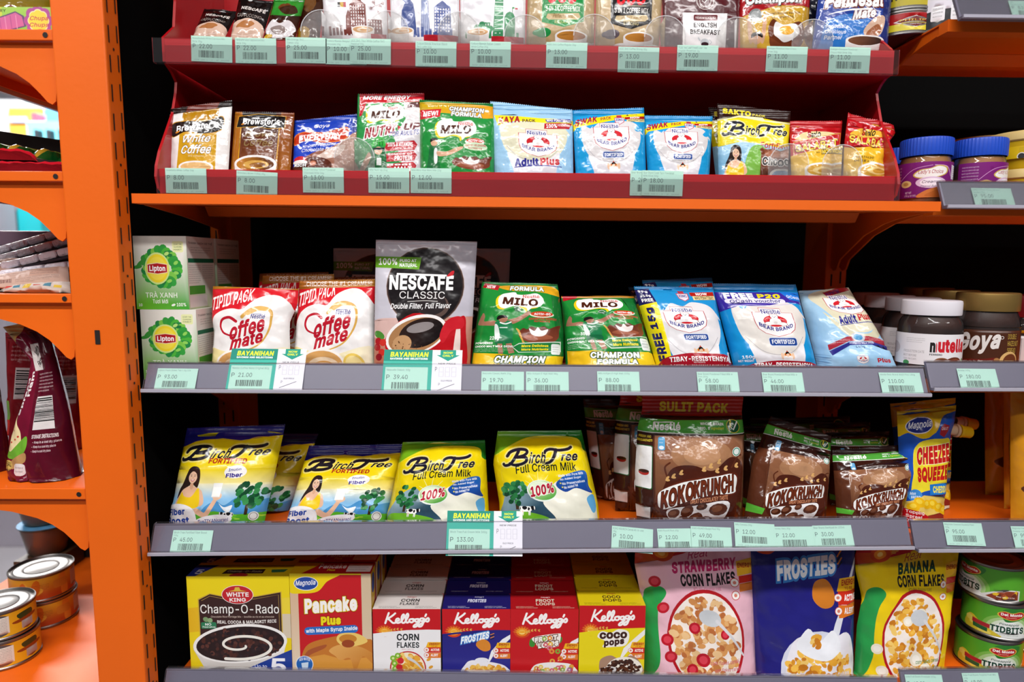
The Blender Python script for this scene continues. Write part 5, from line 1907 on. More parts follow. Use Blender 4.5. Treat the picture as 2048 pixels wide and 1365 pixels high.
# ================================================================ milk bags
def A_fiber(a):
    def base(x, y):
        t = np.clip((y - 42) / 22, 0, 1)[..., None]
        return np.array(rgb('#e8d010')) * (1 - t) + np.array(rgb('#f0ecc8')) * t
    a.base = base
    a.r(-2, 44, 104, 58, ('#e8d010', '#ecdf90', 0, 44, 0, 58))
    a.p([(-2, 58), (104, 60), (104, 100), (-2, 100)], ('#ece6c0', '#8cc4ec', 0, 58, 0, 74))
    a.p([(40, 84), (52, 76), (62, 80), (74, 72), (86, 78), (104, 74), (104, 96), (40, 96)], '#4c94cc', 1)
    a.p([(56, 78), (62, 82), (70, 80), (66, 88)], '#eef4f8', 1)
    a.p([(-3, -4), (104, -4), (104, 10), (84, 12), (60, 15), (40, 12), (16, 14), (4, 19), (-3, 20)], '#1d1a70', 0)
    a.l([(4, 20), (18, 14), (40, 13), (62, 16), (76, 12), (98, 13)], .8, '#d8b020')
    birch(a, 6, 19, 94, 38, '#17161e', '#e8d870', 0)
    a.t('FORTIFIED', 36, 33, 74, 38.5, '#a8281c', 0.05, tilt=-1)
    grass(a, 88, 30, 104)
    tree(a, 84, 72, 32)
    cow(a, 66, 90, 9, -1)
    woman(a, 24, 51, 13, '#f0cc20')
    a.l([(33, 86), (43, 90), (52, 74)], (6, 4), '#e6b99a')
    a.e(53, 71, 5, 4, '#ebc2a4')
    a.r(47, 58, 56, 72, '#eef0ee')
    a.r(47.4, 62, 55.6, 71, '#fbfbf6')
    a.e(66, 47, 11, 6.5, '#f2f0ee')
    a.t('Inulin', 59, 43, 71, 46, '#3a3a8c', 0.02, tilt=1, res=1)
    a.t('Fiber', 57, 48, 73, 52.5, '#3a2a8c', 0.05, tilt=1)
    a.p([(-3, 88), (6, 80), (22, 80), (32, 88), (30, 108), (-3, 112)], '#f2f1f4', 1)
    a.t('Fiber', 2, 84, 22, 91, '#2448a8', 0.05, tilt=2)
    a.t('Boost', 0, 93, 26, 101, '#2448a8', 0.05, tilt=2)
    a.e(51, 96, 20, 6, '#f4f2f6', 8)
    a.t('SusTIYANsarap!', 35, 94, 67, 99, '#3a3a90', 0.02, tilt=3)
    a.t('150g', 80, 98, 96, 104, '#f2f6f0', 0.05, tilt=1)
    a.c(91, 91, 4.6, '#e6e8e4')
    a.c(91, 91, 3.6, '#6a6a6a')
    a.c(91, 91, 3.1, '#e6e8e4')

def A_cream(a):
    a.base = ('#ecd40c', '#e8d010', 0, 0, 0, 100)
    a.p([(-3, -4), (104, -4), (104, 22), (96, 20), (92, 8), (60, 5), (34, 7), (14, 16), (0, 26), (-3, 26)], ('#1f7a24', '#7cb81c', 60, 0, 0, 22), 1)
    a.l([(2, 25), (16, 16), (36, 8), (60, 6), (91, 9), (95, 21)], .8, '#d8e040')
    birch(a, 11, 17, 88, 40, '#1c1a2c', '#e8dc80', 1)
    a.t('Full Cream Milk', 22, 33, 84, 42, '#15201c', 0.02, 0.1, arc=-1.5, tilt=3)
    for (x, y) in ((34, 44), (44, 42), (54, 46), (30, 52)):
        a.l([(42, 60), (x, y)], (1.2, .3), '#f4ec9c', 0)
    a.p([(6, 72), (14, 60), (26, 54), (34, 62), (44, 70), (52, 84), (54, 104), (2, 104)], ('#a8c8d4', '#2c4a5c', 10, 56, 30, 84), 1)
    tree(a, 18, 66, 30)
    a.p([(2, 90), (16, 84), (34, 86), (50, 92), (58, 104), (60, 130), (0, 130)], ('#6cae28', '#4c9c2c', 0, 86, 0, 104), 1)
    for k in range(26):
        a.e(4 + a.rng.random() * 48, 92 + a.rng.random() * 10, 4, .8, a.rng.choice(('#a8cc3c', '#d0dc48', '#4c9430')), 0, 8)
    a.p([(52, 62), (64, 52), (84, 56), (94, 64), (95, 110), (62, 112), (56, 92), (44, 76)], ('#eceadc', '#dcdcc8', 60, 60, 80, 100), 1)
    a.p([(88, 72), (96, 68), (96, 84), (92, 86)], '#5ca4d4', 1)
    a.p([(60, 56), (72, 46), (92, 42), (93, 58), (95, 66), (80, 60), (68, 64)], ('#1f62b4', '#1b3f90', 80, 44, 80, 64), 1)
    for i, s in enumerate(('Made with Pure Milk', 'No Added Sugar', 'No Preservatives', 'No Added Fat')):
        a.t(s, 64 + i * 1.2, 44.2 + i * 4.2, 90 - (i == 3) * 8 - (i == 1) * 3, 47.0 + i * 4.2, '#e4eaf4', 0.03, tilt=3, res=1)
        a.c(62.5 + i * 1.2, 46.5 + i * 4.2, .8, '#e8dc40', 8)
    a.e(45, 62.5, 15, 11.5, '#e6eee6')
    a.e(45.5, 62, 14, 10.4, ('#c8e4a8', '#3c9c28', 40, 54, 50, 74))
    a.e(44, 60, 11, 7.6, '#e2f0d2')
    a.t('100%', 33, 56, 57, 67, '#b41c34', 0.05, 0.1, tilt=5, o=('#f4f0e8', .04))
    cow(a, 26, 82, 10)
    a.t('Net Weight', 12, 95, 24, 97, '#f0f4ea', 0.02, res=1)
    a.t('300g', 11, 98, 25, 103, '#f4f6f0', 0.05, o=('#4a5a3c', .04))
    a.t('Full Cream Milk Powder', 59, 96, 91, 100, '#4a5a3c', 0.01, 0.15, res=1)
    a.p([(0, 106), (40, 104), (96, 104), (98, 130), (0, 130)], ('#8cd428', '#2cac38', 0, 104, 80, 112))

# ================================================================ brown cereal bags (the mascot is left out)
def koko(a, sulit=False, side=True, yo=0.0):
    W = a.W / a.H
    Yf = lambda y: y
    a.base = ('#6a3a24', '#4a2416', 0, 20, 0, 100)
    a.p([(14, 26), (100, 24), (101, 130), (16, 130)], ('#9a6a4c', '#5a2e1a', 0, 30, 0, 90))
    a.glow(56, 44, 40, 18, ((1.0, '#8c5c40'), (.7, '#a47654'), (.42, '#b88a66')))
    a.p([(-2, -4), (103, -4), (103, 30), (-2, 30)], '#331711')
    if sulit:
        a.p([(-3, -4), (104, -4), (104, 14.5), (60, 15.5), (-3, 15)], ('#b41c14', '#c82c20', 0, 0, 100, 10))
        a.t('SULIT PACK', 17, 4.5, 86, 12.5, '#e8d020', 0.06, tilt=-1)
        y0, y1 = 17, 28
    else:
        y0, y1 = 7, 17
    a.p([(-2, y0), (30, y0 + 1.4), (103, y0 + .8), (103, y1), (60, y1 + .4), (-2, y1 - 1)], '#4ca43c')
    a.l([(-2, y1 - .6), (60, y1 + .6), (103, y1 + .2)], .8, '#e4ece0', 1, 0)
    h = y1 - y0
    nestle(a, 12, y0 + h * .25, 38, y0 + h * .82, '#eef2ec', 0.05)
    a.t('WHOLE GRAIN', 57, y0 + h * .26, 79, y0 + h * .46, '#f0f4ee', 0.05, res=1)
    a.t('NO. 1', 57, y0 + h * .56, 66, y0 + h * .76, '#f0f4ee', 0.05, res=1)
    a.t('ingredient', 67, y0 + h * .56, 79, y0 + h * .8, '#d8e040', 0.02, 0.3, res=1)
    a.c(88, y0 + h * .5, 6.4, '#d8c840')
    a.c(88, y0 + h * .5, 5.8, '#195a30')
    a.l([(85, y0 + h * .5), (87.5, y0 + h * .75), (92.5, y0 + h * .2)], 1.3, '#f4f6f2', 0)
    wheat(a, [(85, y0 + h * .5), (86, y0 + h * .1)], '#e0d040', 1.2)
    yb = y1 + 3
    if side:
        a.p([(-2, y1), (13, y1), (14, 130), (-2, 130)], '#3a1c14')
        a.t('FRESH AND', 1, y1 + 2, 11, y1 + 4, '#e8d040', 0.04, res=1)
        a.t('BREAKFAST!', 0, y1 + 5, 12, y1 + 7, '#e8d040', 0.04, res=1)
        a.rr(-1, y1 + 10, 12.6, y1 + 44, '#2c6a3c', 12)
        a.rr(-1, y1 + 10.6, 12, y1 + 43.4, '#ecebea', 12)
        a.e(6, y1 + 31, 4, 2.4, '#b82c24')
        a.e(6, y1 + 30, 4, 1.4, '#402014')
        a.r(0, 86, 11, 96, '#dcdad8')
    a.rr(17, yb, 23, yb + 10, '#5ca8d8', 25)
    a.tiny(18, yb + 1, 22, yb + 6, 2, '#e8f2fa')
    a.e(20, yb + 8, 2.2, 1.4, '#e8f2fa')
    # chocolate swirl and wheat
    a.p([(24, 66), (30, 54), (48, 52), (66, 56), (82, 46), (94, 50), (96, 62), (90, 96), (60, 104), (26, 96), (18, 82)], '#4a1e12', 1)
    a.l([(26, 62), (23, 54), (27, 50)], 1.6, '#5a2a18')
    a.l([(84, 54), (90, 46), (94, 45)], 1.6, '#5a2a18')
    a.l([(18, 90), (14, 86), (16, 82)], 1.4, '#4a1e12')
    wheat(a, [(58, 55), (74, 48)], '#d8a868', 2.2)
    wheat(a, [(70, 56), (92, 52)], '#d8a868', 2.2)
    wheat(a, [(26, 63), (40, 57)], '#d8a868', 2.2)
    # white band with the name
    B = [(17, 80), (19, 73), (34, 67), (52, 63), (72, 60), (84, 59), (89, 62), (88, 70), (86, 74), (66, 75), (44, 80), (26, 87), (19, 86)]
    a.p([(x + (1.4 if x > 52 else -1.4), y + (1.0 if y > 71 else -1.0)) for x, y in B], '#5c2414', 1)
    a.p(B, '#f0eeea', 1)
    a.t('KOKO', 20, 69, 49, 83, '#6a2c16', 0.05, 0.05, tilt=9, o=('#3a160c', .03))
    a.t('KRUNCH', 49, 62, 86, 75, '#6a2c16', 0.05, 0.05, tilt=5, o=('#3a160c', .03))
    a.t('GREAT CHOCOLATEY TASTE', 46, 77, 80, 80.5, '#d89068', 0.03, tilt=4, res=1)
    # bowl
    a.p([(26, 88), (50, 84), (80, 80), (79, 94), (68, 104), (46, 107), (32, 100)], '#ece8e8', 1)
    for (x, y, r) in ((32, 91, 6), (44, 89, 7), (57, 85, 5), (72, 87, 8.5), (40, 97, 6), (52, 96, 8), (62, 97, 6), (48, 101, 5)):
        a.e(x, y, r, r * .75 * W, a.rng.choice(('#4a2414', '#5c3020')), a.rng.random() * 60, 12)
        a.e(x - r * .15, y - r * .1 * W, r * .6, r * .4 * W, '#7a4a34', 20, 10)
    a.c(89, yb + 11, 4.4, '#e4ece8')
    a.c(89, yb + 11, 3.8, '#2c8a6c')
    a.c(89, yb + 11, 2.9, '#e4ece8')

def A_koko_small(a):
    koko(a, False, False)
    a.p([(-1, 84), (18, 88), (16, 94), (-2, 92)], '#5cb83c')
    a.t('Chocolate Flavored Wheat Cereal', 2, 97.5, 50, 100, '#e8dcd4', 0.03, res=1)

# ================================================================ cheese pouch, snack bags
def A_cheese(a):
    a.base = ('#1f54b8', '#1b48a4', 0, 0, 0, 100)
    a.p([(-3, -4), (104, -4), (104, 4), (80, 8), (66, 22), (40, 26), (16, 20), (-3, 22)], '#e0b80c', 1)
    a.e(35, 14, 24, 7.6, '#e8e4ee')
    a.e(35, 14, 22.6, 6.8, '#232f80')
    a.t('Magnolia', 15, 10, 56, 18, '#f2f2f6', 0.02, 0.25, tilt=1)
    a.p([(80, 15), (90, 17), (91, 22), (84, 27), (74, 24), (75, 18)], '#a82430')
    a.t('CALCI', 77, 18, 88, 20.5, '#f0dcdc', 0.03, res=1)
    a.p([(24, 36), (40, 28), (80, 28), (100, 32), (98, 64), (84, 70), (50, 72), (16, 74), (20, 56)], '#e8d430', 1)
    a.t('CHEEZEE', 29, 33, 97, 49, '#c01c1c', 0.08, tilt=1, o=('#f4ecb8', .02))
    a.t('SQUEEZE', 28, 51, 94, 65, '#c01c1c', 0.08, tilt=1)
    a.p([(54, 67), (98, 67), (96, 76), (54, 76)], '#1f74c4')
    a.t('CHEDDAR', 62, 68.5, 97, 74.5, '#ecdc40', 0.05)
    a.e(22, 76, 14, 5.4, '#3c84c8')
    a.t('Mas', 12, 73, 24, 75.6, '#dce8f6', 0.02, 0.2, res=1)
    a.t('sarap', 14, 76.4, 32, 79.4, '#dce8f6', 0.02, 0.2, res=1)
    a.p([(-2, 84), (40, 76), (100, 80), (102, 130), (-2, 130)], '#e0c060', 0)
    for (x, y, r) in ((30, 82, 0), (46, 84, 20), (60, 84, 0), (74, 87, 20), (88, 90, 10), (18, 86, 40)):
        a.e(x, y, 9, 5.2, '#e8b414', r + 60)
        a.e(x - 1, y - .8, 4.5, 2.6, '#f2d040', r + 60)
    a.p([(-2, 88), (30, 90), (52, 95), (50, 130), (-2, 130)], '#b8141c')
    a.p([(50, 94), (80, 92), (100, 96), (100, 130), (52, 130)], '#8a2c20', 0)
    for i, s in enumerate(('Topping', 'Spread', 'Dip')):
        a.t(s, 5, 89.5 + i * 4, 5 + (33, 29, 13)[i], 93 + i * 4, '#f4e8e4', 0.02, tilt=-1)
    a.r(64, 99, 92, 104, '#e4dcc0')

def A_snack(a):
    a.base = ('#c88418', '#d89420', 0, 0, 0, 100)
    a.p([(50, 2), (90, 2), (88, 16), (60, 16)], '#3a2c54')
    a.t('NEW', 58, 5, 84, 10, '#e0c060', 0.04)
    a.e(64, 44, 30, 16, '#c89838')
    a.p([(10, 74), (50, 66), (90, 72), (70, 78), (30, 80)], '#5c3014', 1)
    a.e(60, 86, 24, 8, '#d8b490')
    a.e(60, 88, 12, 5, '#3a2014')
    a.e(56, 30, 20, 7, '#4a2c18', 20)

# ================================================================ boxes on the lowest shelf
def A_champo(a):
    a.base = ('#ecd416', '#e8cc1c', 0, 0, 0, 100)
    a.p([(0, 34), (101, 22), (101, 50), (0, 60)], ('#e4b41c', '#ecd43c', 0, 36, 100, 30))
    a.r(84, 40, 101, 66, '#d8c8b0')
    a.p([(10, 24), (22, 18), (40, 22), (66, 21), (92, 16), (92, 80), (50, 96), (10, 92)], '#c8a83c', 0)
    a.p([(11, 25), (22, 19), (40, 23), (66, 22), (91, 17), (91, 80), (50, 96), (11, 92)], '#3a2220', 0)
    a.l([(13.4, 26), (22, 21), (40, 25), (66, 24), (89, 19.5), (89, 80)], .5, '#a88848', 0, 0)
    a.e(49, 19.5, 15.6, 10, '#f0e4e0')
    a.e(49, 19.5, 15, 9.5, '#c0242c')
    a.t('WHITE', 38, 17, 60, 21.6, '#f4ecea', 0.04, res=1)
    a.t('KING', 41, 23, 57, 27, '#f4ecea', 0.04, res=1)
    a.p([(40, 16), (46, 14.6), (47, 11.6), (51, 11.6), (52, 14.6), (58, 16)], '#d8b840')
    a.t('Champ-O-Rado', 12, 30, 89, 42, '#f0ede8', 0.01, o=('#1c0f0c', .02))
    a.t('Chocolate Rice Porridge Mix - bouillie au riz et au chocolat', 22, 42, 84, 44.6, '#c8b4a8', 0.01, res=0)
    a.t('REAL COCOA & MALAGKIT RICE', 28, 47, 86, 50.5, '#f0ece8', 0.03, arc=0.6, tilt=1, res=1)
    a.rr(12, 49, 27, 56, '#2c7c54', 20)
    a.t('NO', 16, 50, 22, 52.6, '#f0f4f0', 0.03, res=1)
    a.t('Preservatives', 13.5, 53, 26, 55, '#f0f4f0', 0.01, res=0)
    a.e(17, 46, 2.4, 3, '#7c9c6c', 60)
    a.e(21, 47, 2.4, 2.6, '#8cac7c', 100)
    a.p([(3, 78), (95, 66), (88, 112), (20, 112)], '#d6d0cc', 0)
    a.p([(4, 74), (8, 80), (22, 108), (70, 112), (90, 90), (95, 72)], ('#ece8e4', '#b8b0a8', 0, 80, 0, 108), 0)
    a.e(49.5, 72, 46.5, 21, '#f2efec', 5, 40)
    a.e(49.5, 72.5, 43.5, 18.6, '#2a1a1a', 5, 40)
    a.flakes(49.5, 72.5, 40, 16.5, 170, ('#3a2220', '#4c2820', '#23161a', '#5c342c', '#2c2024', '#301a1e'), 2.0, .8)
    S = [(50 + r * math.cos(t), 74 + r * .42 * math.sin(t)) for t, r in ((0.3 + k * .42, 5 + 1.72 * k) for k in range(20))]
    a.l(S, (2.2, 3.0), '#f0ece2')
    a.p([(101, 78), (101, 101), (54, 101), (60, 97)], '#1e3c94', 0)
    a.t('Up to', 63, 95, 75, 99.6, '#e8ecf8', 0.01)
    a.t('5', 79, 88, 94, 106, '#f4f4fa', 0.03)

def A_champotop(a):
    a.base = ('#d8c010', '#e0c814', 0, 0, 0, 100)
    a.p([(-1, 101), (-1, -1), (22, -1), (8, 101)], '#1e3080')
    a.t('5', 5, 40, 12, 80, '#c8ccd8', 0.03)
    a.p([(34, 40), (72, 36), (72, 74), (32, 78)], '#2c1a14')
    a.t('Champ-O-Rado', 36, 48, 70, 68, '#a89880', 0.0, res=1)
    a.e(50, 90, 9, 18, '#a82828')
    a.p([(78, 40), (94, 36), (92, 62), (80, 66)], '#2c6c44')

def A_pancake(a):
    a.base = ('#d8b494', '#e4cfb4', 0, 20, 0, 90)
    a.r(86, 0, 101, 101, ('#d0b898', '#dcc8ac', 0, 0, 0, 100))
    a.r(10, -1, 88, 101, '#c41a22')
    a.p([(-1, -1), (62, -1), (46, 8), (34, 18), (14, 20), (-1, 18)], '#ecd010', 1)
    a.r(-1, -1, 88, 1.4, '#e8cc10')
    a.e(20, 10, 15, 7, '#eef0f6')
    a.e(20, 10, 14.2, 6.4, '#24489c')
    a.t('Magnolia', 7, 6.5, 32, 13, '#f4f4fa', 0.02, 0.25, tilt=1)
    a.t('Pancake', 16, 23, 84, 40, '#5a1410', 0.2, 0, tilt=3)
    a.t('Pancake', 16.6, 23.4, 83.4, 39.6, '#e4c020', 0.13, 0, tilt=3)
    a.t('Pancake', 17.6, 24, 82.4, 39, '#fbf6f2', 0.065, 0, tilt=3)
    a.t('Plus', 37, 43, 62, 52, '#ecdc18', 0.08, 0, tilt=1, o=('#a01418', .06))
    a.rr(16, 53, 83, 61, '#2a6cc0', 50, 3)
    a.t('with Maple Syrup Inside', 18, 54.5, 82, 59.5, '#f2f4fa', 0.04, tilt=3)
    a.p([(12, 84), (20, 72), (40, 66), (70, 62), (92, 66), (101, 70), (101, 101), (12, 101)], '#c4762c', 1)
    a.p([(10, 101), (14, 86), (40, 82), (66, 88), (101, 84), (101, 102), (10, 102)], '#d8953c', 0)
    a.p([(46, 78), (60, 72), (84, 74), (101, 82), (101, 92), (88, 84), (78, 100), (72, 86), (60, 88), (54, 84)], ('#e0a458', '#c88030', 60, 74, 80, 96), 1)
    a.p([(14, 88), (20, 78), (42, 72), (40, 76), (24, 82)], '#a8542c', 1)
    a.p([(56, 68), (60, 61), (78, 60), (90, 64), (94, 69), (82, 73), (66, 74)], '#ecc86c', 1)
    a.e(70, 66, 11, 4.6, '#c8822c')
    a.e(70, 71, 8, 4, '#9a4420')
    a.c(15, 92, 11, '#eef0f4')
    a.c(15, 92, 10.2, '#2464b4')
    a.t('ADD WATER', 8.5, 85, 22, 88, '#eef2fa', 0.02, arc=-1.2, res=1)
    a.p([(11, 91), (20, 90), (19, 97), (12, 97)], '#cfe0f0', 0)

def A_paketop(a):
    a.base = '#a8161c'
    a.p([(-1, -1), (36, -1), (14, 101), (-1, 101)], '#d8b010')
    a.t('Pancake', 32, 14, 66, 56, '#d8ccc8', 0.05)
    a.t('Plus', 44, 60, 54, 78, '#d8b820', 0.05)
    a.r(68, 20, 98, 84, '#dcd4d2')
    a.tiny(70, 40, 94, 76, 2, '#6a6464')

def A_pakeside(a):
    a.base = '#8c1418'
    a.p([(-1, -1), (80, -1), (60, 30), (-1, 34)], '#c8a010', 1)
    a.e(40, 12, 26, 9, '#1c3c8c')
    a.tiny(10, 44, 90, 80, 10, '#caa8a0')

def kbox(a, body, second):
    a.base = body
    a.p([(-1, -1), (101, -1), (101, 32), (80, 31.6), (50, 32.5), (20, 35.5), (-1, 38)], '#c4161e', 0)
    a.glow(17, 34, 12, 9, ((1.0, '#d0401c'), (.7, '#e8821c'), (.4, '#f8d878')))
    for k in range(9):
        t = math.pi * (1.05 + .9 * k / 8)
        a.l([(17, 35), (17 + 14 * math.cos(t), 35 + 10 * math.sin(t))], (1.6, .2), '#f0a830', 0, 0)
    wheat(a, [(24, 34.5), (34, 31), (46, 32)], '#e0a848', 2.0)
    a.p([(-1, 38), (20, 35.5), (50, 32.5), (60, 32), (60, 40), (-1, 44)], body, 0) if second else None
    kellogg(a, 17, 4.5, 85, 27.5)

def energy(a, x0=77, x1=101, y=51):
    a.p([(x0 + 4, y), (x1, y), (x1, y + 8), (x0 + 1, y + 8)], '#f0b41c')
    a.t('ENERGY', x0 + 6, y + 1, x1 - 2, y + 4.8, '#a82418', 0.05, 0.15, res=1)
    a.t('TO BE', x0 + 9, y + 5.6, x1 - 6, y + 7.2, '#a82418', 0.02, res=0)
    a.r(x0 + 2, y + 8, x1, y + 16.4, '#d0301c')
    a.r(x0 + 2, y + 16.6, x1, y + 24.6, '#e07824')
    for i, s in enumerate(('ACTIVE', 'ALERT')):
        a.c(x0 + 2, y + 12 + i * 8.2, 4.0, '#d84c30')
        a.c(x0 + 2, y + 12 + i * 8.2, 3.4, '#f6f2ee')
        a.c(x0 + 2, y + 12 + i * 8.2, 1.6, '#d8806c')
        a.t(s, x0 + 8, y + 10 + i * 8.2, x1 - 3 - i * 2, y + 14 + i * 8.2, '#fbf4f0', 0.05, res=1)

def A_corn(a):
    kbox(a, '#efedee', 1)
    a.t('CORN', 35, 38, 68, 48.5, '#23282a', 0.04)
    a.t('FLAKES', 35, 51, 68, 60, '#23282a', 0.04)
    a.t('ORIGINAL SINCE 1906', 42, 61.5, 60, 63, '#c06060', 0, res=0)
    energy(a)
    bowl(a, 51, 92, 27, 27, '#c0202c', CORN, 90, '#f4e8c8', 4.2)
    for (x, y) in ((29, 76), (31, 84), (32, 92), (36, 72)):
        a.c(x, y, 4.4, '#7cb428')
        a.c(x, y, 2, '#d8e8a0')
    for (x, y) in ((40, 80), (38, 90), (41, 98)):
        a.c(x, y, 5, '#cc2430')
    a.l([(52, 76), (64, 84), (76, 98)], (5, 1.4), '#cfd0d4')
    for (x, y) in ((82, 78), (85, 90), (17, 95)):
        a.e(x, y, 3.6, 2.2, '#e0a030', 30)

def A_frost(a):
    kbox(a, ('#241f78', '#2a2a8c', 0, 30, 0, 100), 0)
    a.p([(-1, 38), (20, 35.5), (50, 32.5), (101, 32), (101, 35), (50, 35.5), (20, 38), (-1, 41)], '#232076', 0)
    a.t('FROSTIES', 27, 38, 69, 49, '#f4f8fc', 0.06, 0.2, tilt=8, o=('#4c94dc', .07))
    for k in range(4):
        a.l([(71, 39 + k * 2.4), (76, 37 + k * 2.4)], 1.2, ('#e08a1c', '#1a1a20')[k % 2], 0)
    a.p([(88, 46), (101, 38), (101, 44), (78, 66), (70, 80), (66, 84), (72, 64)], '#eef0f4', 0)
    energy(a)
    a.p([(50, 56), (52, 49), (62, 46), (70, 52), (70, 62), (60, 64)], '#d8862c', 1)
    a.p([(34, 84), (44, 78), (62, 80), (78, 82), (94, 88), (98, 102), (30, 102)], '#eceaf0', 1)
    a.flakes(64, 94, 32, 8, 80, CORN, 3.4)
    a.e(58, 78, 10, 4, '#e8e8f0')

def A_loops(a):
    kbox(a, '#c4161e', 0)
    a.p([(28, 54), (30, 44), (42, 40), (40, 46), (34, 56)], '#3c8c34', 1)
    a.p([(66, 38), (76, 42), (74, 50), (68, 46)], '#3c8c34', 1)
    a.p([(33, 42), (70, 36), (74, 40), (72, 52), (68, 56), (44, 58), (38, 52)], '#f4ece4', 1)
    a.t('FROOT', 36, 40, 69, 48, '#f8f4ee', 0.08, 0, tilt=4, o=('#6a3c20', .09))
    a.t('LOOPS', 41, 48.5, 71, 56.5, '#f8f4ee', 0.08, 0, tilt=4, o=('#6a3c20', .09))
    for (x, y, c) in ((50, 44, '#8cb848'), (58, 43, '#e08c2c'), (52, 53, '#d85c6c'), (59, 52, '#e8b83c')):
        a.c(x, y, 3.6, c)
        a.c(x, y, 1.6, '#f8e8d8')
    a.p([(90, 48), (101, 42), (101, 48), (84, 62), (74, 76), (70, 78), (76, 64)], '#f0ecec', 0)
    energy(a)
    for (x, y, c) in ((58, 58, '#d8788c'), (61, 63, '#e09038'), (70, 63, '#7cac3c'), (74, 74, '#e08c2c'), (62, 78, '#e0a840')):
        a.c(x, y, 4, c)
        a.c(x, y, 1.7, '#c8342c')
    a.p([(28, 96), (36, 84), (52, 80), (72, 80), (92, 84), (97, 102), (26, 102)], '#f0ecea', 1)
    for k in range(40):
        x, y = 36 + a.rng.random() * 56, 86 + a.rng.random() * 14
        c = a.rng.choice(('#d86878', '#e0a03c', '#8cb44c', '#c8404c', '#e8c85c', '#b06ca0'))
        a.c(x, y, 3.6, c, 12)
        a.c(x, y, 1.4, '#f0dccc', 8)

def A_coco(a):
    kbox(a, '#e8d414', 1)
    a.p([(-1, 38), (20, 35.5), (50, 32.5), (101, 31), (101, 34), (50, 36), (20, 39), (-1, 42)], '#e8d414', 0)
    a.p([(28, 44), (34, 36), (48, 38), (60, 33), (74, 36), (76, 46), (70, 56), (52, 58), (36, 58), (40, 50)], '#f2eee8', 1)
    a.t('COCO', 31, 37, 73, 46.5, '#3c1c14', 0.09, tilt=1)
    a.t('pops', 38, 48, 69, 57.5, '#3c1c14', 0.07, tilt=3)
    a.p([(84, 46), (101, 32), (101, 40), (80, 58), (66, 74), (62, 76), (68, 60)], '#f2eee8', 0)
    energy(a)
    a.p([(32, 78), (48, 70), (64, 76), (80, 70), (94, 80), (96, 98), (40, 100)], '#a8846c', 1)
    a.e(70, 90, 28, 18, '#efe8dc')
    a.flakes(68, 88, 25, 13, 110, ('#3a1c12', '#4c2818', '#5c3420', '#2c140e'), 3.0)
    a.e(44, 92, 14, 6, '#d8d4d4', 12)
    a.flakes(44, 91, 10, 4, 26, ('#3a1c12', '#5c3420'), 2.4)

def ktop(a, base, word, word2, c, c2='#a82020'):
    a.base = base
    a.t("Kellogg's", 46, 16, 60, 26, c2, 0.03, 0.2, res=1)
    if word2:
        a.t(word, 38, 32, 66, 52, c, 0.04, res=1)
        a.t(word2, 38, 56, 66, 74, c, 0.03, res=1)
    else:
        a.t(word, 36, 34, 64, 56, c, 0.05, 0.15, res=1)
    for x in (8, 62):
        a.t('best before and batch', x, 80, x + 26, 85, c, 0, res=0)
        a.t('see base of carton pack', x, 88, x + 32, 93, c, 0.02, res=0)

def kpouch(a, col, word, wc, bits, tail):
    a.base = col
    a.p([(-3, -4), (104, -4), (104, 3), (70, 4), (40, 12), (18, 16), (-3, 20)], ('#c01a20', '#b8161e', 0, 0, 100, 0), 0)
    a.p([(-3, 12), (24, 10), (40, 8), (24, 16), (-3, 20)], ('#c8381c', '#e0801c', 0, 12, 30, 12), 0)
    a.glow(22, 12, 10, 5, ((1, '#d0481c'), (.6, '#ec9024'), (.3, '#f6cc70')))
    wheat(a, [(34, 9.5), (44, 6), (60, 6)], '#d8a048', 2.0)
    kellogg(a, 20, -14, 84, 5)
    a.t('Real', 44, 9, 62, 15, wc if word != 'BANANA' else '#a82420', 0.0, 0.3, tilt=2)
    a.t(word, 30 if word != 'BANANA' else 38, 16, 86 if word != 'BANANA' else 75, 23.5, wc, 0.06, 0.05, tilt=2)
    a.t('CORN FLAKES', 36, 24.5, 84, 32, '#23201f', 0.05, 0.05, tilt=1)
    a.t('WITH REAL %s PUREE' % word, 46, 33, 70, 35, wc, 0.0, res=0)
    # plain green sweep down the side
    a.p([(2, 40), (8, 34), (18, 33), (22, 37), (14, 46), (13, 62), (13, 78), (8, 88), (-1, 94), (-2, 60)], '#2c9a4c', 1)
    bowl(a, 54, 66, 34, 32, '#b01c24', CORN if word == 'BANANA' else ('#d89858', '#e0ac70', '#c07c44', '#e8c08c', '#b86c3c', '#cc8a50'), 200, '#f2e8e0', 3.4)
    for (x, y, r) in bits[0]:
        a.c(x, y, r, bits[1])
        a.c(x, y, r * .6, bits[2])
    a.e(58, 52, 10, 5, '#c8ccd0', -20)
    a.l([(64, 54), (76, 64), (86, 76)], (3, 1.4), '#d4d4d8')
    for (x, y) in bits[3]:
        a.e(x, y, 5.5, 3.4, bits[1], 30)
        a.e(x, y, 3.4, 2.0, bits[2], 30)
    a.p([(86, 18), (101, 16), (101, 26), (86, 27)], '#f0b82c', 0)
    a.t('ENERGY', 87, 19, 100, 22, '#a82418', 0.05, 0.15, res=1)
    a.r(87, 27, 101, 31.5, '#c8281c')
    a.r(87, 31.8, 101, 37, '#e07824')
    for i in (0, 1):
        a.c(83, 31 + i * 8, 4, '#c83c30')
        a.c(83, 31 + i * 8, 3.4, '#f6f2ee')
        a.c(83, 31 + i * 8, 1.5, '#d8806c')
    for i in range(4):
        a.t('corn flakes cereal', 56 + i * 3, 78 + i * 4.4, 82, 80.6 + i * 4.4, tail, 0.02, tilt=1, res=0)

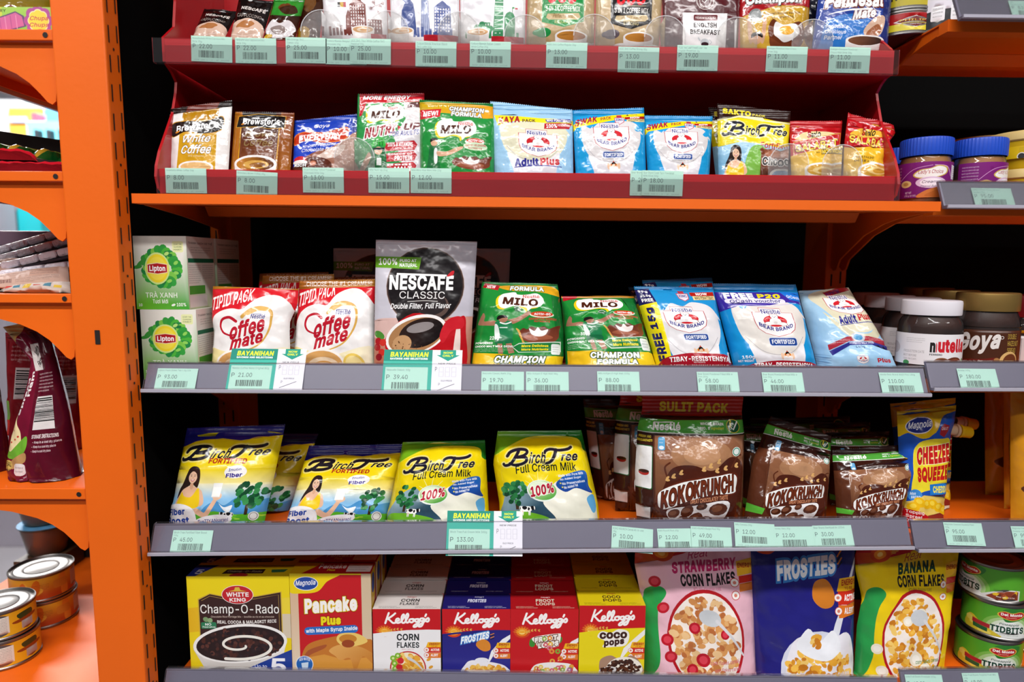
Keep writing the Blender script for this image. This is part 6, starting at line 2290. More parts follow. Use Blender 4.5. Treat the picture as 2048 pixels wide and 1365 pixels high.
def A_strawpouch(a):
    kpouch(a, ('#e8b4c4', '#e8bcca', 0, 20, 0, 100), 'STRAWBERRY', '#b82460', (((44, 58, 5), (50, 78, 6), (70, 62, 4), (40, 84, 5)), '#b81c2c', '#d84050', ((18, 46), (20, 66), (22, 76), (30, 92), (42, 98), (14, 30))), '#c86070')

def A_bananapouch(a):
    kpouch(a, ('#e8c40c', '#ecd020', 0, 10, 0, 100), 'BANANA', '#1c3c2c', (((46, 54, 5), (60, 50, 6), (56, 78, 7), (66, 84, 6)), '#ece4d0', '#f4f0e4', ((16, 72), (22, 86), (34, 100))), '#3c7c44')

def A_frostpouch(a):
    a.base = ('#221f74', '#27277e', 0, 10, 0, 100)
    a.p([(-3, -4), (104, -4), (104, 4), (70, 4), (40, 9), (-3, 11)], '#b8161e', 0)
    a.glow(14, 8, 12, 5, ((1, '#d0481c'), (.6, '#ec9024'), (.3, '#f6cc70')))
    wheat(a, [(22, 9), (34, 5), (48, 7)], '#d8a048', 2.0)
    kellogg(a, 20, -15, 84, 4)
    a.t('FROSTIES', 22, 15, 78, 27, '#f4f8fc', 0.07, 0.2, tilt=5, o=('#3c84d0', .08))
    for k in range(4):
        a.l([(80, 14 + k * 2.2), (85, 11 + k * 2.2)], 1.4, ('#e08a1c', '#1a1a20')[k % 2], 0)
    a.p([(80, 62), (100, 20), (101, 14), (92, 30), (76, 56), (70, 68), (66, 72), (74, 70)], '#dfe2ec', 0)
    energy(a, 78, 102, 28)
    a.p([(55, 40), (58, 30), (68, 28), (76, 36), (75, 44), (64, 46)], '#d07c28', 1)
    a.e(58, 86, 38, 26, '#d8dcec')
    a.p([(24, 86), (34, 66), (50, 62), (66, 66), (88, 62), (96, 74), (96, 104), (30, 108)], '#eceaf2', 1)
    a.flakes(60, 85, 33, 17, 170, CORN, 3.6)
    a.p([(36, 70), (48, 58), (60, 66), (74, 60), (80, 72), (60, 78)], '#eef0f6', 1)
    a.flakes(58, 66, 7, 4, 14, CORN, 3)
    for i in range(3):
        a.t('frosted toasted flakes', 40 + i * 6, 86 + i * 4, 90, 88.6 + i * 4, '#d8dcf0', 0.02, tilt=1, res=0)
# ================================================================ things on the shelves
def zdeck(row, q, Y, add=0.0):
    x = at((q[2][0] + q[3][0]) / 2, (q[2][1] + q[3][1]) / 2, Y)[0]
    return row.zd(x) + add

SHIFT = {id(R3): 0.012, id(R4): 0.021, id(R4b): 0.021, id(R5): 0.021, id(R5b): 0.021}
def bag(row, name, label, cat, design, q, Y, add=0.0, **k):
    if Y < 0.1:
        Y -= SHIFT.get(id(row), 0.0)      # front row stands right behind the price rail
    else:
        Y = 0.1 + (Y - 0.1) * 0.66
    return pack(name, label, cat, design, q, Y, zdeck(row, q, Y, add) + 0.0010, **k)

# ---------------------------------------------------------------- lower tier of the red rack
TA = 0.003
S2 = 'sachets on the lower tier of the red rack'
kw = dict(T=0.012, cell=0.0045, wr=0.0004, mat=FOIL, group=S2, lean=9)
bag(t2, 'coffee_sachet', 'white coffee sachet with gold middle band and torn-edge dark top, beside the brown coffee sachet', 'sachet', A_whitecoffee,
    [(340, 219), (465, 202), (457, 339), (337, 336)], 0.032, TA, seal=0.09, back='#d8d0c8', **kw)
bag(t2, 'coffee_sachet', 'brown coffee sachet with black banner and printed coffee cup', 'sachet', A_browncoffee,
    [(470, 225), (589, 227), (581, 338), (462, 336)], 0.034, TA, seal=0.05, back='#7a4a24', **kw)
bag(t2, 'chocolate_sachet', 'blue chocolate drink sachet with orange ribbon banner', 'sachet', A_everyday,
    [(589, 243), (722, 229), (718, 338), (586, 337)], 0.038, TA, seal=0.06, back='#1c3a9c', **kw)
bag(t2, 'malt_drink_sachet', 'tall green and silver malt sachet with red top and green-helmeted cyclist print', 'sachet', A_nutriup,
    [(715.6, 189.5), (849, 188), (843, 335), (711.5, 333)], 0.032, TA, seal=0.035, back='#b8b8b8', **kw)
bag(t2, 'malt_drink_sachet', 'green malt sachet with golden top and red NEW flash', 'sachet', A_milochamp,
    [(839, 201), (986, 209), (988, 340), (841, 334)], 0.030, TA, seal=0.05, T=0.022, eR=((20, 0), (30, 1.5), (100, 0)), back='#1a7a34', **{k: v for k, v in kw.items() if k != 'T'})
bag(t2, 'milk_powder_sachet', 'pale blue adult milk sachet with cream splash and red and navy flash', 'sachet', A_adultplus,
    [(980, 204), (1145, 221), (1146.6, 342), (988, 339)], 0.032, TA, seal=0.10, T=0.026, back='#9cc4e0', **{k: v for k, v in kw.items() if k != 'T'})
bag(t2, 'milk_powder_sachet', 'bright blue milk sachet with bear crest, taller than its twin next to it', 'sachet', A_swak,
    [(1145, 222), (1288, 217), (1292, 342), (1151, 343)], 0.032, TA, seal=0.085, T=0.024, back='#1888c4', **{k: v for k, v in kw.items() if k != 'T'})
bag(t2, 'milk_powder_sachet', 'bright blue milk sachet with bear crest, shorter, beside the brown-topped yellow sachet', 'sachet', A_swak,
    [(1288, 232), (1425.5, 234), (1419, 345), (1295, 344)], 0.034, TA, seal=0.085, T=0.026, back='#1888c4', **{k: v for k, v in kw.items() if k != 'T'})
cho = dict(kw, T=0.018)
bag(t2, 'chocolate_milk_sachet', 'yellow choco milk sachet with dark brown top and smiling woman print', 'sachet', A_choco,
    [(1434, 209), (1581.5, 225), (1572, 349), (1437, 347)], 0.034, TA, seal=0.12, back='#d8c020', **cho)
bag(t2, 'chocolate_milk_sachet', 'yellow choco milk sachet showing as a strip behind its twin', 'sachet', A_choco,
    [(1416, 217), (1560, 226), (1555, 344), (1430, 343)], 0.055, TA, seal=0.12, back='#d8c020', **cho)
bag(t2, 'ginger_tea_sachet', 'red and yellow ginger tea sachet with honey flash', 'sachet', lambda a: salabat(a, 1),
    [(1578, 243.5), (1684.6, 243), (1675, 351), (1582.5, 350)], 0.034, TA, seal=0.10, back='#c89020', **kw)
bag(t2, 'ginger_tea_sachet', 'red and yellow ginger tea sachet with crumpled notched side', 'sachet', lambda a: salabat(a, 0),
    [(1695, 227), (1785.5, 252), (1778, 355), (1686, 353)], 0.034, TA, seal=0.08, T=0.02, wr=0.0014, back='#c89020',
    eR=((0, 2), (14, 4), (38, -5), (48, -6), (60, 0), (100, 0)), eL=((0, 0), (50, -1.5), (100, 0)), mat=FOIL, group=S2, lean=9, cell=0.0045)

# ---------------------------------------------------------------- upper tier of the red rack
S1 = 'packets on the upper tier of the red rack'
k1 = dict(T=0.010, cell=0.005, wr=0.0006, group=S1, lean=6, ext=0.12)
esp = bag(t1, 'coffee_stick', 'dark cappuccino coffee stick with foam print, lying at the end of the upper tier', 'sachet', A_espresso,
    [(408, 18), (476, 24), (452, 71), (387, 70)], 0.060, TA, seal=0.06, mat=FOIL, **dict(k1, lean=30))
bag(t1, 'coffee_stick', 'dark cappuccino coffee stick beside the green-topped stick', 'sachet', A_espresso,
    [(478, -4), (547, 4), (526, 73), (462, 71)], 0.058, TA, seal=0.06, mat=FOIL, **dict(k1, lean=22))
bag(t1, 'chocolate_stick', 'green and brown choco drink stick with white splash print', 'sachet', A_choc3,
    [(548, 0), (610, 0), (592, 73), (528, 72)], 0.060, TA, seal=0.05, mat=FOIL, **dict(k1, lean=22))
bag(t1, 'coffee_stick', 'dark brown coffee stick hidden behind the first round divider tab', 'sachet', A_brownpack,
    [(606, -14), (650, -14), (640, 74), (593, 73)], 0.075, TA, seal=0.05, mat=FOIL, **dict(k1, lean=20))
for q, c, kd, lab in (([(643, -45), (772, -45), (776, 77), (650, 75)], '#7a3c34', 0, 'white coffee pouch printed with brown gabled houses'),
                      ([(779, -45), (918, -45), (919, 80), (783, 78)], '#4a5a94', 1, 'white coffee pouch printed with blue statue and skyscrapers'),
                      ([(920, -45), (1052, -45), (1050, 83), (921, 81)], '#3c8c5c', 2, 'white coffee pouch printed with a green leaning tower')):
    bag(t1, 'coffee_pouch', lab, 'pouch', lambda a, c=c, kd=kd: city(a, c, kd), q, 0.054, TA, seal=0.04, mat=FILM, back='#d8d4d0', **k1)
bag(t1, 'coffee_pouch', 'kraft brown coffee pouch with green badge and cup', 'pouch', lambda a: A_ucc(a, '#1f8c44', '#1f8c44', 'REGULAR'),
    [(1057, -45), (1190, -45), (1187, 85), (1052, 83)], 0.056, TA, seal=0.04, T=0.018, mat=FILM, back='#b09468', **{k: v for k, v in k1.items() if k != 'T'})
bag(t1, 'coffee_pouch', 'kraft brown coffee pouch with black badge and cup', 'pouch', lambda a: A_ucc(a, '#1d1b1c', '#5c5058', 'STRONG'),
    [(1193, -40), (1328, -42), (1318, 89), (1190, 86)], 0.056, TA, seal=0.04, T=0.018, mat=FILM, back='#b09468', **{k: v for k, v in k1.items() if k != 'T'})
bag(t1, 'tea_pouch', 'maroon black tea pouch with white label panel', 'pouch', A_english,
    [(1322, -50), (1482, -50), (1476, 91), (1328, 88)], 0.055, TA, seal=0.04, mat=FILM, back='#4a1218', **k1)
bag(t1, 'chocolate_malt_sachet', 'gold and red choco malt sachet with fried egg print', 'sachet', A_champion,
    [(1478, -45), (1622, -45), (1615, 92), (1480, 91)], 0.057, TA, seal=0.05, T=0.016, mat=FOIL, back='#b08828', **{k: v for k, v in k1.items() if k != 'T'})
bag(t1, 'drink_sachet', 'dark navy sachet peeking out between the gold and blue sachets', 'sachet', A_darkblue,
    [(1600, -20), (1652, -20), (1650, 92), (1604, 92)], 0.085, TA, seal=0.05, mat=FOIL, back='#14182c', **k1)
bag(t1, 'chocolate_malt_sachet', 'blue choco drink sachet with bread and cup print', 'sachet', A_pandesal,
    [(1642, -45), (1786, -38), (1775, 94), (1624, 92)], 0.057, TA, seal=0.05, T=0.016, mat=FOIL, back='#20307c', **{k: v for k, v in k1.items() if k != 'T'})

# ---------------------------------------------------------------- middle shelf
def box_px(row, name, label, cat, q, Y, D, front, top=None, side=None, add=0.0, base='#dddddd', group=None, rz=0.0, left=None, topcol=None):
    bl, br = at(q[3][0], q[3][1], Y), at(q[2][0], q[2][1], Y)
    tl, tr = at(q[0][0], q[0][1], Y), at(q[1][0], q[1][1], Y)
    W = ((br[0] - bl[0]) + (tr[0] - tl[0])) / 2
    xc = (bl[0] + br[0] + tl[0] + tr[0]) / 4
    z0 = row.zd(xc) + 0.0008 + add
    H = (tl[2] + tr[2]) / 2 - z0
    vis = min(1.0, ((tl[2] + tr[2]) - (bl[2] + br[2])) / 2 / H)
    return carton(name, label, cat, W, D, H, (xc, Y, z0), front, top, side, base, rz, group, left, topcol, vis), W, H

GT = 'green tea boxes'
tea2, tw, th = box_px(R3, 'tea_box', 'green tea box under the other one, behind the price rail', 'tea box',
                      [(279.5, 620), (392.5, 619.5), (397, 751), (288, 751)], 0.036, 0.072, A_teabox, None, A_teaside, base='#d8dcc8', group=GT)
tl_, tr_ = at(265, 472, 0.038), at(371.5, 472, 0.038)
wt = tr_[0] - tl_[0]
zt0 = R3.zd(-0.45) + 0.0004 + th + 0.0006
tea1 = carton('tea_box', 'green tea box resting on top of the lower one, partly behind the post', 'tea box', wt, 0.072, tl_[2] - zt0,
              ((tl_[0] + tr_[0]) / 2, 0.038, zt0), A_teabox, None, A_teaside, '#d8dcc8', 0.0, GT)
clone(tea1, (tea1.location[0] + 0.002, 0.038 + 0.074, zt0), 'green tea box behind the upper one, only its side showing')
clone(tea2, (tea2.location[0] + 0.002, 0.036 + 0.074, tea2.location[2]), 'green tea box at the back under the upper pair')

CM = 'red and white creamer bags'
kc = dict(T=0.030, cell=0.006, wr=0.0009, mat=FILM, group=CM, lean=10, back='#c8a060')
c1 = bag(R3, 'creamer_bag', 'red and white creamer bag with folded-back top, beside the tea boxes', 'bag', A_creamer,
    [(426, 573), (597.7, 578.5), (581, 724), (424, 725)], 0.058, seal=0.0, teeth=0.0, eR=((0, 0), (22, 1), (45, -6), (60, -5), (100, 0)), eL=((0, 0), (40, -1), (60, 2), (100, 0)), **kc)
c2 = bag(R3, 'creamer_bag', 'red and white creamer bag with bronze top edge, beside the tall coffee pouch', 'bag', A_creamer2,
    [(598.7, 563), (750, 560), (748, 725), (587.5, 725)], 0.062, seal=0.085, **kc)
for i, (u, v, Y, lab) in enumerate(((515, 549, 0.096, 'creamer bag behind, only its bronze top edge showing above the first bag'),
                                    (507, 545, 0.128, 'creamer bag further back, its bronze top edge just above the one before it'),
                                    (650, 553, 0.128, 'creamer bag at the back between the two coffee pouches'))):
    p = at(u + 75, 724, Y)
    o = clone(c2, (p[0], Y, R3.zd(p[0]) + 0.0004), lab)
    H0 = at(590, 560, 0.050)[2] - c2.location[2]
    zt_ = at(u, v, Y + 0.02)[2] - o.location[2]
    o.scale = (1, 1, max(0.85, min(1.15, zt_ / H0)))

CP = 'silver coffee refill pouches'
kp = dict(T=0.030, cell=0.006, wr=0.0006, mat=FILM, form='stand', group=CP, back='#8c8a94', teeth=0)
n1 = bag(R3, 'coffee_refill_pouch', 'tall silver coffee refill pouch with red mug, the front one on the price rail', 'pouch', A_refill,
    [(752, 480), (954.4, 483.7), (941, 724), (748, 724)], 0.058, seal=0.03, lean=5, eR=((0, 0), (8, 0), (100, -0.5)), **kp)
for q, lab in (([(667, 497), (846, 498), (840, 690), (668, 690)], 'silver coffee refill pouch in shade behind the creamer bags'),
               ([(846, 497), (1021, 498), (1012, 690), (842, 690)], 'silver coffee refill pouch in shade behind the tall green malt bag')):
    bag(R3, 'coffee_refill_pouch', lab, 'pouch', A_refill, q, 0.235, seal=0.03, lean=4, **kp)

MB = 'green malt drink bags'
km = dict(T=0.045, cell=0.006, wr=0.0011, mat=FILM, form='brick', group=MB, back='#1a7a34')
bag(R3, 'malt_drink_bag', 'tall green malt drink bag with golden top, beside the tall coffee pouch', 'bag', A_milo220,
    [(964, 565), (1117, 570), (1127, 728), (941.5, 726)], 0.066, seal=0.05, lean=12, brick=5, eR=((0, -1), (30, 1.5), (60, 2.5), (90, 1), (100, -2)), **km)
bag(R3, 'malt_drink_bag', 'shorter green malt drink bag beside the blue bag with the yellow strip', 'bag', A_milo300,
    [(1122, 594), (1268.6, 593.5), (1311.7, 728), (1131, 728)], 0.068, seal=0.03, lean=18, brick=5, **km)
BB = 'blue milk powder bags on the middle shelf'
kb = dict(T=0.042, cell=0.006, wr=0.0009, mat=FILM, group=BB, back='#1a80bc')
f1 = bag(R3, 'milk_powder_bag', 'blue milk bag with yellow FREE strip down its side', 'bag', A_free15,
    [(1267.7, 574), (1425.6, 576), (1462.5, 729), (1312, 730)], 0.066, seal=0.04, lean=14, brick=4, **kb)
bag(R3, 'milk_powder_bag', 'blue milk bag peeking over the one with the yellow strip', 'bag', A_free15,
    [(1284, 562), (1424, 557), (1458, 715), (1318, 716)], 0.118, seal=0.04, lean=14, brick=4, **kb)
bag(R3, 'milk_powder_bag', 'blue milk bag at the back, only its navy corner showing past the yellow strip', 'bag', A_free15,
    [(1256, 576), (1400, 575), (1440, 715), (1300, 716)], 0.20, seal=0.04, lean=12, brick=4, **kb)
bag(R3, 'milk_powder_bag', 'blue milk bag with violet voucher banner', 'bag', A_voucher,
    [(1424.6, 568.5), (1591.7, 570.5), (1632.7, 730), (1465.6, 729)], 0.068, seal=0.085, lean=14, brick=4, **kb)
bag(R3, 'milk_powder_bag', 'pale blue adult milk bag slumping sideways beside the spread jars', 'bag', A_adult180,
    [(1596, 584), (1697, 577), (1790, 728), (1634, 731)], 0.070, seal=0.03, lean=22, brick=4, **kb)

def jar(name, label, cat, x, Y, z0, r, H, fill, lid, lidh, label_fn, la=1.9, group=None, lz=(0.1, 0.6), lidr=0.98, neck=0.86, square=0.0, lm=None, stripe=None, rz=0.0, depth=1.0):
    """Glass spread jar: contents, clear wall, wrapped label, screw lid."""
    root = empty(name, (x, Y, z0), rz)
    hb = H - lidh
    prof = [(0, 0.001), (r * 0.80, 0.001), (r * 0.93, 0.004), (r * 0.965, 0.012), (r * 0.965, hb * 0.80), (r * 0.92, hb * 0.90), (r * neck * 0.97, hb * 0.985), (r * neck * 0.95, hb), (0, hb)]
    lathe('contents', prof, fill, root)
    g = [(r * 0.82, 0.0), (r * 0.955, 0.003), (r, 0.012), (r, hb * 0.80), (r * 0.955, hb * 0.905), (r * neck, hb * 0.99), (r * neck, hb + 0.002)]
    lathe('jar_glass', g, clear('jar_glass_clear', (0.98, 0.98, 0.97), 0.02, 0.03), root)
    sticker('jar_label', label_fn, r + 0.0006, hb * lz[0], hb * (lz[1] - lz[0]), -la, la, root)
    R = r * lidr
    lp = [(R * 0.985, hb + 0.001), (R, hb + 0.003), (R, H - 0.003), (R * 0.985, H - 0.0008), (R * 0.93, H), (0, H)]
    if lm == 'plain':
        lathe('screw_lid', lp, lid, root)
    else:
        lathe('screw_lid', lp, lid, root, n=96, ribs=1, ribh=-0.0006)
    root.scale = (1, depth, 1)
    return tag(root, label, cat, group)

CHOC = solid('hazelnut_spread', '#3a1a0e', 0.4, spec=0.3)
PEANUT = solid('peanut_spread', '#a8743a', 0.5, spec=0.3, vary=0.06, vscale=60)
WLID = solid('white_plastic_lid', '#e4e0e6', 0.35)
GLID = solid('gold_lid', '#a8884c', 0.35, metal=0.7)
BLID = solid('blue_plastic_lid', '#1f4cc0', 0.35)
def L_nut(a):
    a.base = '#e8e4e6'
    a.t('nutella', 50, 14, 84, 58, '#c8202c', 0.07)
    a.r(49.6, 22, 54.6, 60, '#e8e4e6')
    a.t('n', 50, 26, 54.2, 58, '#23201f', 0.07)
    a.t('FERRERO', 50, 62, 60, 68, '#2a2625', 0.04, res=1)
    a.tiny(30, 14, 46, 32, 3, '#8a8688')
    a.t('PRODUCTION DATE', 28, 54, 46, 62, '#8a8688', 0.0, res=1)
    a.t('BEST BEFORE', 28, 68, 40, 75, '#8a8688', 0.0, res=1)
    a.t('(SEE ON CAP)', 28, 80, 40, 87, '#8a8688', 0.0, res=1)
    a.e(60, 92, 7, 18, '#8a5a3c')
    a.e(61, 92, 6, 14, '#5c2c1c')
    a.e(72, 90, 9, 18, '#6a3420')
    a.e(73, 88, 6, 10, '#8c4c34')
    a.e(31, 96, 3, 8, '#3c8c4c')
    a.e(84, 92, 3, 16, '#4c8c44')
    a.e(15, 50, 8, 20, '#c8c0c0')
def L_goya(a):
    a.base = '#4a2616'
    a.r(0, 0, 100, 7, '#c8981c')
    a.t('Goya', 30, 10, 63, 60, '#e8e2de', 0.05, 0.25, tilt=10)
    a.c(64, 22, 1.4, '#e8e2de')
    a.c(64, 22, 1.0, '#4a2616')
    for i, s in enumerate(('DOUBLE', 'HAZELNUT', 'SPREAD')):
        a.t(s, 69, 14 + i * 15, 69 + (9, 12, 9)[i], 25 + i * 15, '#c8a848', 0.0, res=1)
    a.p([(34, 74), (50, 70), (60, 66), (60, 76), (50, 80), (34, 84)], '#6a1c14', 1)
    a.t('Made in Germany', 36, 73, 58, 79, '#e8dcd0', 0.02, 0.1, tilt=6, res=1)
    a.e(72, 74, 9, 22, '#d8b070')
    a.e(73, 74, 7, 17, '#6a3820')
    for (x, y) in ((61, 72), (63, 82), (59, 86)):
        a.c(x, y, 2.4, '#a87848')
    a.r(0, 92, 100, 100, '#c8a078')
def L_pb(a):
    a.base = ('#7c1c74', '#6a1464', 0, 0, 0, 100)
    a.l([(20, 50), (34, 20), (52, 10)], .6, '#c88cc0')
    a.l([(54, 10), (68, 14), (74, 40)], .8, '#d8a8d0')
    a.p([(34, 36), (40, 22), (50, 18), (58, 10), (68, 16), (67, 34), (54, 46), (40, 46)], '#c8a848', 1)
    a.p([(35.4, 36), (41, 24), (50, 20), (58, 13), (66.4, 18), (65.6, 33), (54, 43.6), (41, 43.6)], '#f0eae6', 1)
    a.t("Lady's Choice", 39, 22, 63, 36, '#a8202c', 0.01, 0.2)
    a.e(52, 58, 15, 16, '#d8b8d4')
    a.e(52, 58, 11, 12, '#f0e4ec')
    a.t('Creamy', 43, 52, 60, 62, '#3c2048', 0.01, 0.25)
    a.t('Peanut Butter', 42, 65, 60, 71, '#3c2048', 0.0, 0.25, res=1)
    a.e(27, 60, 6, 10, '#d8b878')
    a.e(27, 60, 3, 5, '#b88848')
    a.p([(40, 100), (44, 84), (56, 72), (70, 68), (74, 100)], '#c87434', 1)
    a.p([(46, 96), (58, 78), (70, 74), (70, 98)], '#b86428', 1)
    a.t('NET WT.', 27, 82, 34, 88, '#e8d8e8', 0.0, res=1)
    a.t('170 g (6 OZ)', 26, 91, 38, 97, '#e8d8e8', 0.0, res=1)
    a.r(75, 8, 88, 48, '#e4e0e2')
    a.tiny(76, 12, 87, 46, 6, '#4a4448')
    a.tiny(4, 10, 20, 70, 7, '#d8b8d4')

def jar_px(row, fn, uL, uR, vtop, Y, **k):
    a, b = at(uL, vtop + 40, Y), at(uR, vtop + 40, Y)
    r = (b[0] - a[0]) / 2 / math.hypot(1, 0.9 * ((uL + uR) / 2 - 1016) / F_PX)   # seen from the side a round jar looks wider
    xc = (a[0] + b[0]) / 2
    z0 = row.zd(xc) + 0.0004
    H = at((uL + uR) / 2, vtop, Y)[2] - z0
    return xc, r, z0, H

# hazelnut jars with white lids; the first four stand in line along the shelf ends
xc, r, z0, H = jar_px(R3, None, 1795, 1925, 612, 0.058)
HJ = 'hazelnut spread jars with white lids'
z0 = R3b.zd(0.49) + 0.0008
j1 = jar('spread_jar', 'hazelnut spread jar with white lid, nearest the shelf edge', 'jar', xc, 0.058, z0, r, H, CHOC, WLID, 0.0185, L_nut, group=HJ, lz=(0.22, 0.72), lidr=0.93, neck=0.84, lm='plain', rz=-0.52, depth=0.84)
j1['label'] = 'hazelnut spread jar with white lid, standing in front of its three twins'
for (u, v, Y, lab) in ((1826, 601, 0.128, 'hazelnut spread jar with white lid, second in line behind the front jar'),
                       (1780, 592, 0.198, 'hazelnut spread jar with white lid, third in line behind the front jar'),
                       (1752, 586, 0.267, 'hazelnut spread jar with white lid, last in line against the dark back')):
    p = at(u, v, Y)
    clone(j1, (p[0], Y, z0), lab)
GJ = 'hazelnut spread jars with gold lids'
xg, rg, zg, Hg = jar_px(R3b, None, 1906, 2041, 585, 0.085)
gl_ = jar('spread_jar', 'large hazelnut spread jar with gold lid and brown label', 'jar', xg, 0.085, zg, rg, Hg, CHOC, GLID, 0.0235, L_goya, group=GJ, lz=(0.05, 0.77), lidr=0.95, neck=0.88, rz=-0.66, depth=0.86)
for (u, Y, lab) in ((1901, 0.175, 'gold-lidded spread jar behind the large labelled one'), (1856, 0.264, 'gold-lidded spread jar furthest back, above the white lids')):
    p = at(u, 600, Y)
    clone(gl_, (p[0], Y, zg), lab)
rj = at(2062, 640, 0.13)
jar('spread_jar', 'jar with red lid and yellow striped label cut by the picture edge', 'jar', rj[0] + 0.012, 0.16, zg, 0.033, at(2050, 590, 0.16)[2] - zg, CHOC, solid('red_plastic_lid', '#a01420', 0.4), 0.03,
    lambda a: (setattr(a, 'base', '#d8d4d4'), a.r(0, 0, 100, 14, '#c8981c'), a.bars(4, 24, 34, 90), a.r(40, 20, 100, 100, '#8a2424')), lz=(0.05, 0.75))

# ---------------------------------------------------------------- side bay, upper shelves
PJ = 'peanut butter jars with blue lids'
xp, rp, zp, Hp = jar_px(R2b, None, 1797, 1905.5, 280, 0.052)
zp = R2b.zd(xp)
Hp = at(1851, 280, 0.052)[2] - zp
pj = jar('peanut_butter_jar', 'peanut butter jar with blue lid and purple label, half outside the price rail', 'jar', xp, 0.052, zp, rp, Hp, PEANUT, BLID, 0.0215, L_pb, group=PJ, lz=(0.14, 0.87), lidr=0.99, neck=0.9, rz=-0.36)
p = at(1960, 300, 0.054)
clone(pj, (p[0], 0.054, zp), 'peanut butter jar with blue lid, its label turned to the small print', rz=0.55)
p = at(1806, 300, 0.120)
clone(pj, (p[0], 0.120, zp), 'peanut butter jar in the dark behind the first blue-lidded jar', rz=0.3)

def tub(name, label, x, Y, z0, r, H, group=None, fn=None):
    root = empty(name, (x, Y, z0), 0)
    body = solid('yellow_tub_plastic', '#d8b010', 0.4)
    lathe('tub_body', [(0, 0), (r * 0.86, 0), (r * 0.88, 0.002), (r * 0.96, H - 0.012), (0, H - 0.012)], body, root)
    lathe('tub_lid', [(0, H - 0.0135), (r * 0.97, H - 0.0135), (r, H - 0.012), (r, H - 0.004), (r * 0.97, H - 0.002), (r * 0.93, H - 0.002), (r * 0.90, H - 0.004), (0, H - 0.004)], solid('cream_lid', '#d8bc78', 0.45), root)
    sticker('tub_label', fn, r * 0.925 + 0.002, 0.012, H - 0.032, -1.3, 1.3, root)
    return tag(root, label, 'tub', group)

def L_tub(a):
    a.base = ('#e0b810', '#e8c414', 0, 0, 0, 100)
    a.tiny(14, 10, 60, 66, 8, '#4a3c10')
    a.c(16, 84, 3.4, '#e8e4dc')
    a.c(16, 84, 2.6, '#3a3a3a')
    a.e(60, 96, 14, 20, '#b82020')
p1 = at(1993, 300, 0.075)
rt = 0.052
xt = p1[0] + rt
ztp = R2b.zd(xt) + 0.0004
Ht = at(2010, 328, 0.03)[2] - ztp
TB = 'yellow spread tubs'
tb = tub('spread_tub', 'yellow spread tub with cream lid, under the other tub', xt, 0.085, ztp, rt, Ht, TB, L_tub)
tb2 = clone(tb, (xt + 0.001, 0.085, ztp + Ht - 0.0015), 'yellow spread tub with cream lid, stacked on top')
p = at(1962, 285, 0.20)
tb3 = clone(tb, (p[0], 0.20, ztp), 'yellow tub in the back behind the second blue-lidded jar')
tb4 = clone(tb, (p[0], 0.20, ztp + Ht - 0.0015), 'yellow tub on the back stack, its cream lid rising over the second blue lid')
ztop = at(1958, 274, 0.20)[2]
tb3.scale = tb4.scale = (0.72, 0.72, max(0.4, (ztop - ztp) / (2 * Ht)))
tb4.location[2] = ztp + (Ht - 0.0015) * tb4.scale[2]

def can(name, label, cat, x, Y, z0, r, H, fn, group=None, rz=0.0, la=math.pi * 0.98, mat=None):
    root = empty(name, (x, Y, z0), rz)
    lathe('can_body', [(0, 0.0015), (r * 0.93, 0.0015), (r * 0.95, 0.0), (r, 0.0006), (r, 0.0026), (r * 0.975, 0.0036), (r * 0.975, H - 0.0036), (r, H - 0.0026), (r, H - 0.0006), (r * 0.965, H), (r * 0.95, H - 0.001),
                       (r * 0.93, H - 0.0036), (0, H - 0.0036)], mat or STEEL, root)
    lathe('can_lid', [(r * 0.925, H - 0.0036), (r * 0.86, H - 0.0030), (r * 0.82, H - 0.0022), (r * 0.77, H - 0.0030), (r * 0.56, H - 0.0030), (r * 0.53, H - 0.0022), (r * 0.5, H - 0.0030), (0, H - 0.0028)], STEEL, root)
    sticker('can_label', fn, r * 0.982, 0.0042, H - 0.0084, -la, la, root)
    return tag(root, label, cat, group)

def L_phil(a):
    a.base = ('#c8b81c', '#d8c828', 0, 0, 0, 100)
    a.p([(0, 0), (100, 0), (100, 80), (70, 60), (0, 60)], '#a81418')
    a.r(62, 0, 100, 100, '#d8d4dc')
    for x in (43, 93):
        a.p([(x, 16), (x + 11, 48), (x, 84), (x - 11, 48)], '#e4dcdc')
        a.p([(x, 20), (x + 9.6, 48), (x, 80), (x - 9.6, 48)], '#6a0f12')
        a.t('PHILIPS', x - 8, 36, x + 8, 48, '#d8b040', 0.02)
        a.r(x - 7, 53, x + 7, 61, '#c8b040')
        a.t('CORNED MEAT', x - 6, 55, x + 6, 59.5, '#3a1010', 0.02, res=1)
        a.t('SINCE 1967', x - 3, 65, x + 3, 69, '#e4c8c0', 0.02, res=1)
def L_meat(a):
    a.base = '#b8a81c'
    a.t('LUNCHEON MEAT', 30, 60, 70, 84, '#2a2410', 0.03)
    a.r(0, 0, 100, 40, '#3c8c3c')
def L_bluecan(a):
    a.base = ('#2a8ce0', '#2478cc', 0, 0, 0, 100)
    a.p([(0, 55), (100, 30), (100, 76), (0, 86)], '#e0dce6')
    a.p([(0, 86), (100, 70), (100, 100), (0, 100)], '#15151c')
    for k in range(5):
        a.rr(30 + k * 10, 74, 37 + k * 10, 92, '#e8e8ec', 10)
        a.tiny(31 + k * 10, 76, 36 + k * 10, 90, 3, '#222')
pc = at(1812, 60, 0.075)
z1b = R1b.zd(R1b.x0 + 0.01) + 0.0004
xph = at(1806, 60, 0.085)[0]
rc = 0.036
hz = at(1806, 6, 0.05)[2] - z1b
ph = can('luncheon_meat_can', 'red and yellow meat tin with diamond emblem, lower of its stack', 'tin', xph + 0.006, 0.10, z1b, rc, hz, L_phil, rz=0.35)
can('luncheon_meat_can', 'yellow meat tin on top of the diamond emblem tin', 'tin', xph + 0.006, 0.10, z1b + hz, rc, 0.05, L_meat)
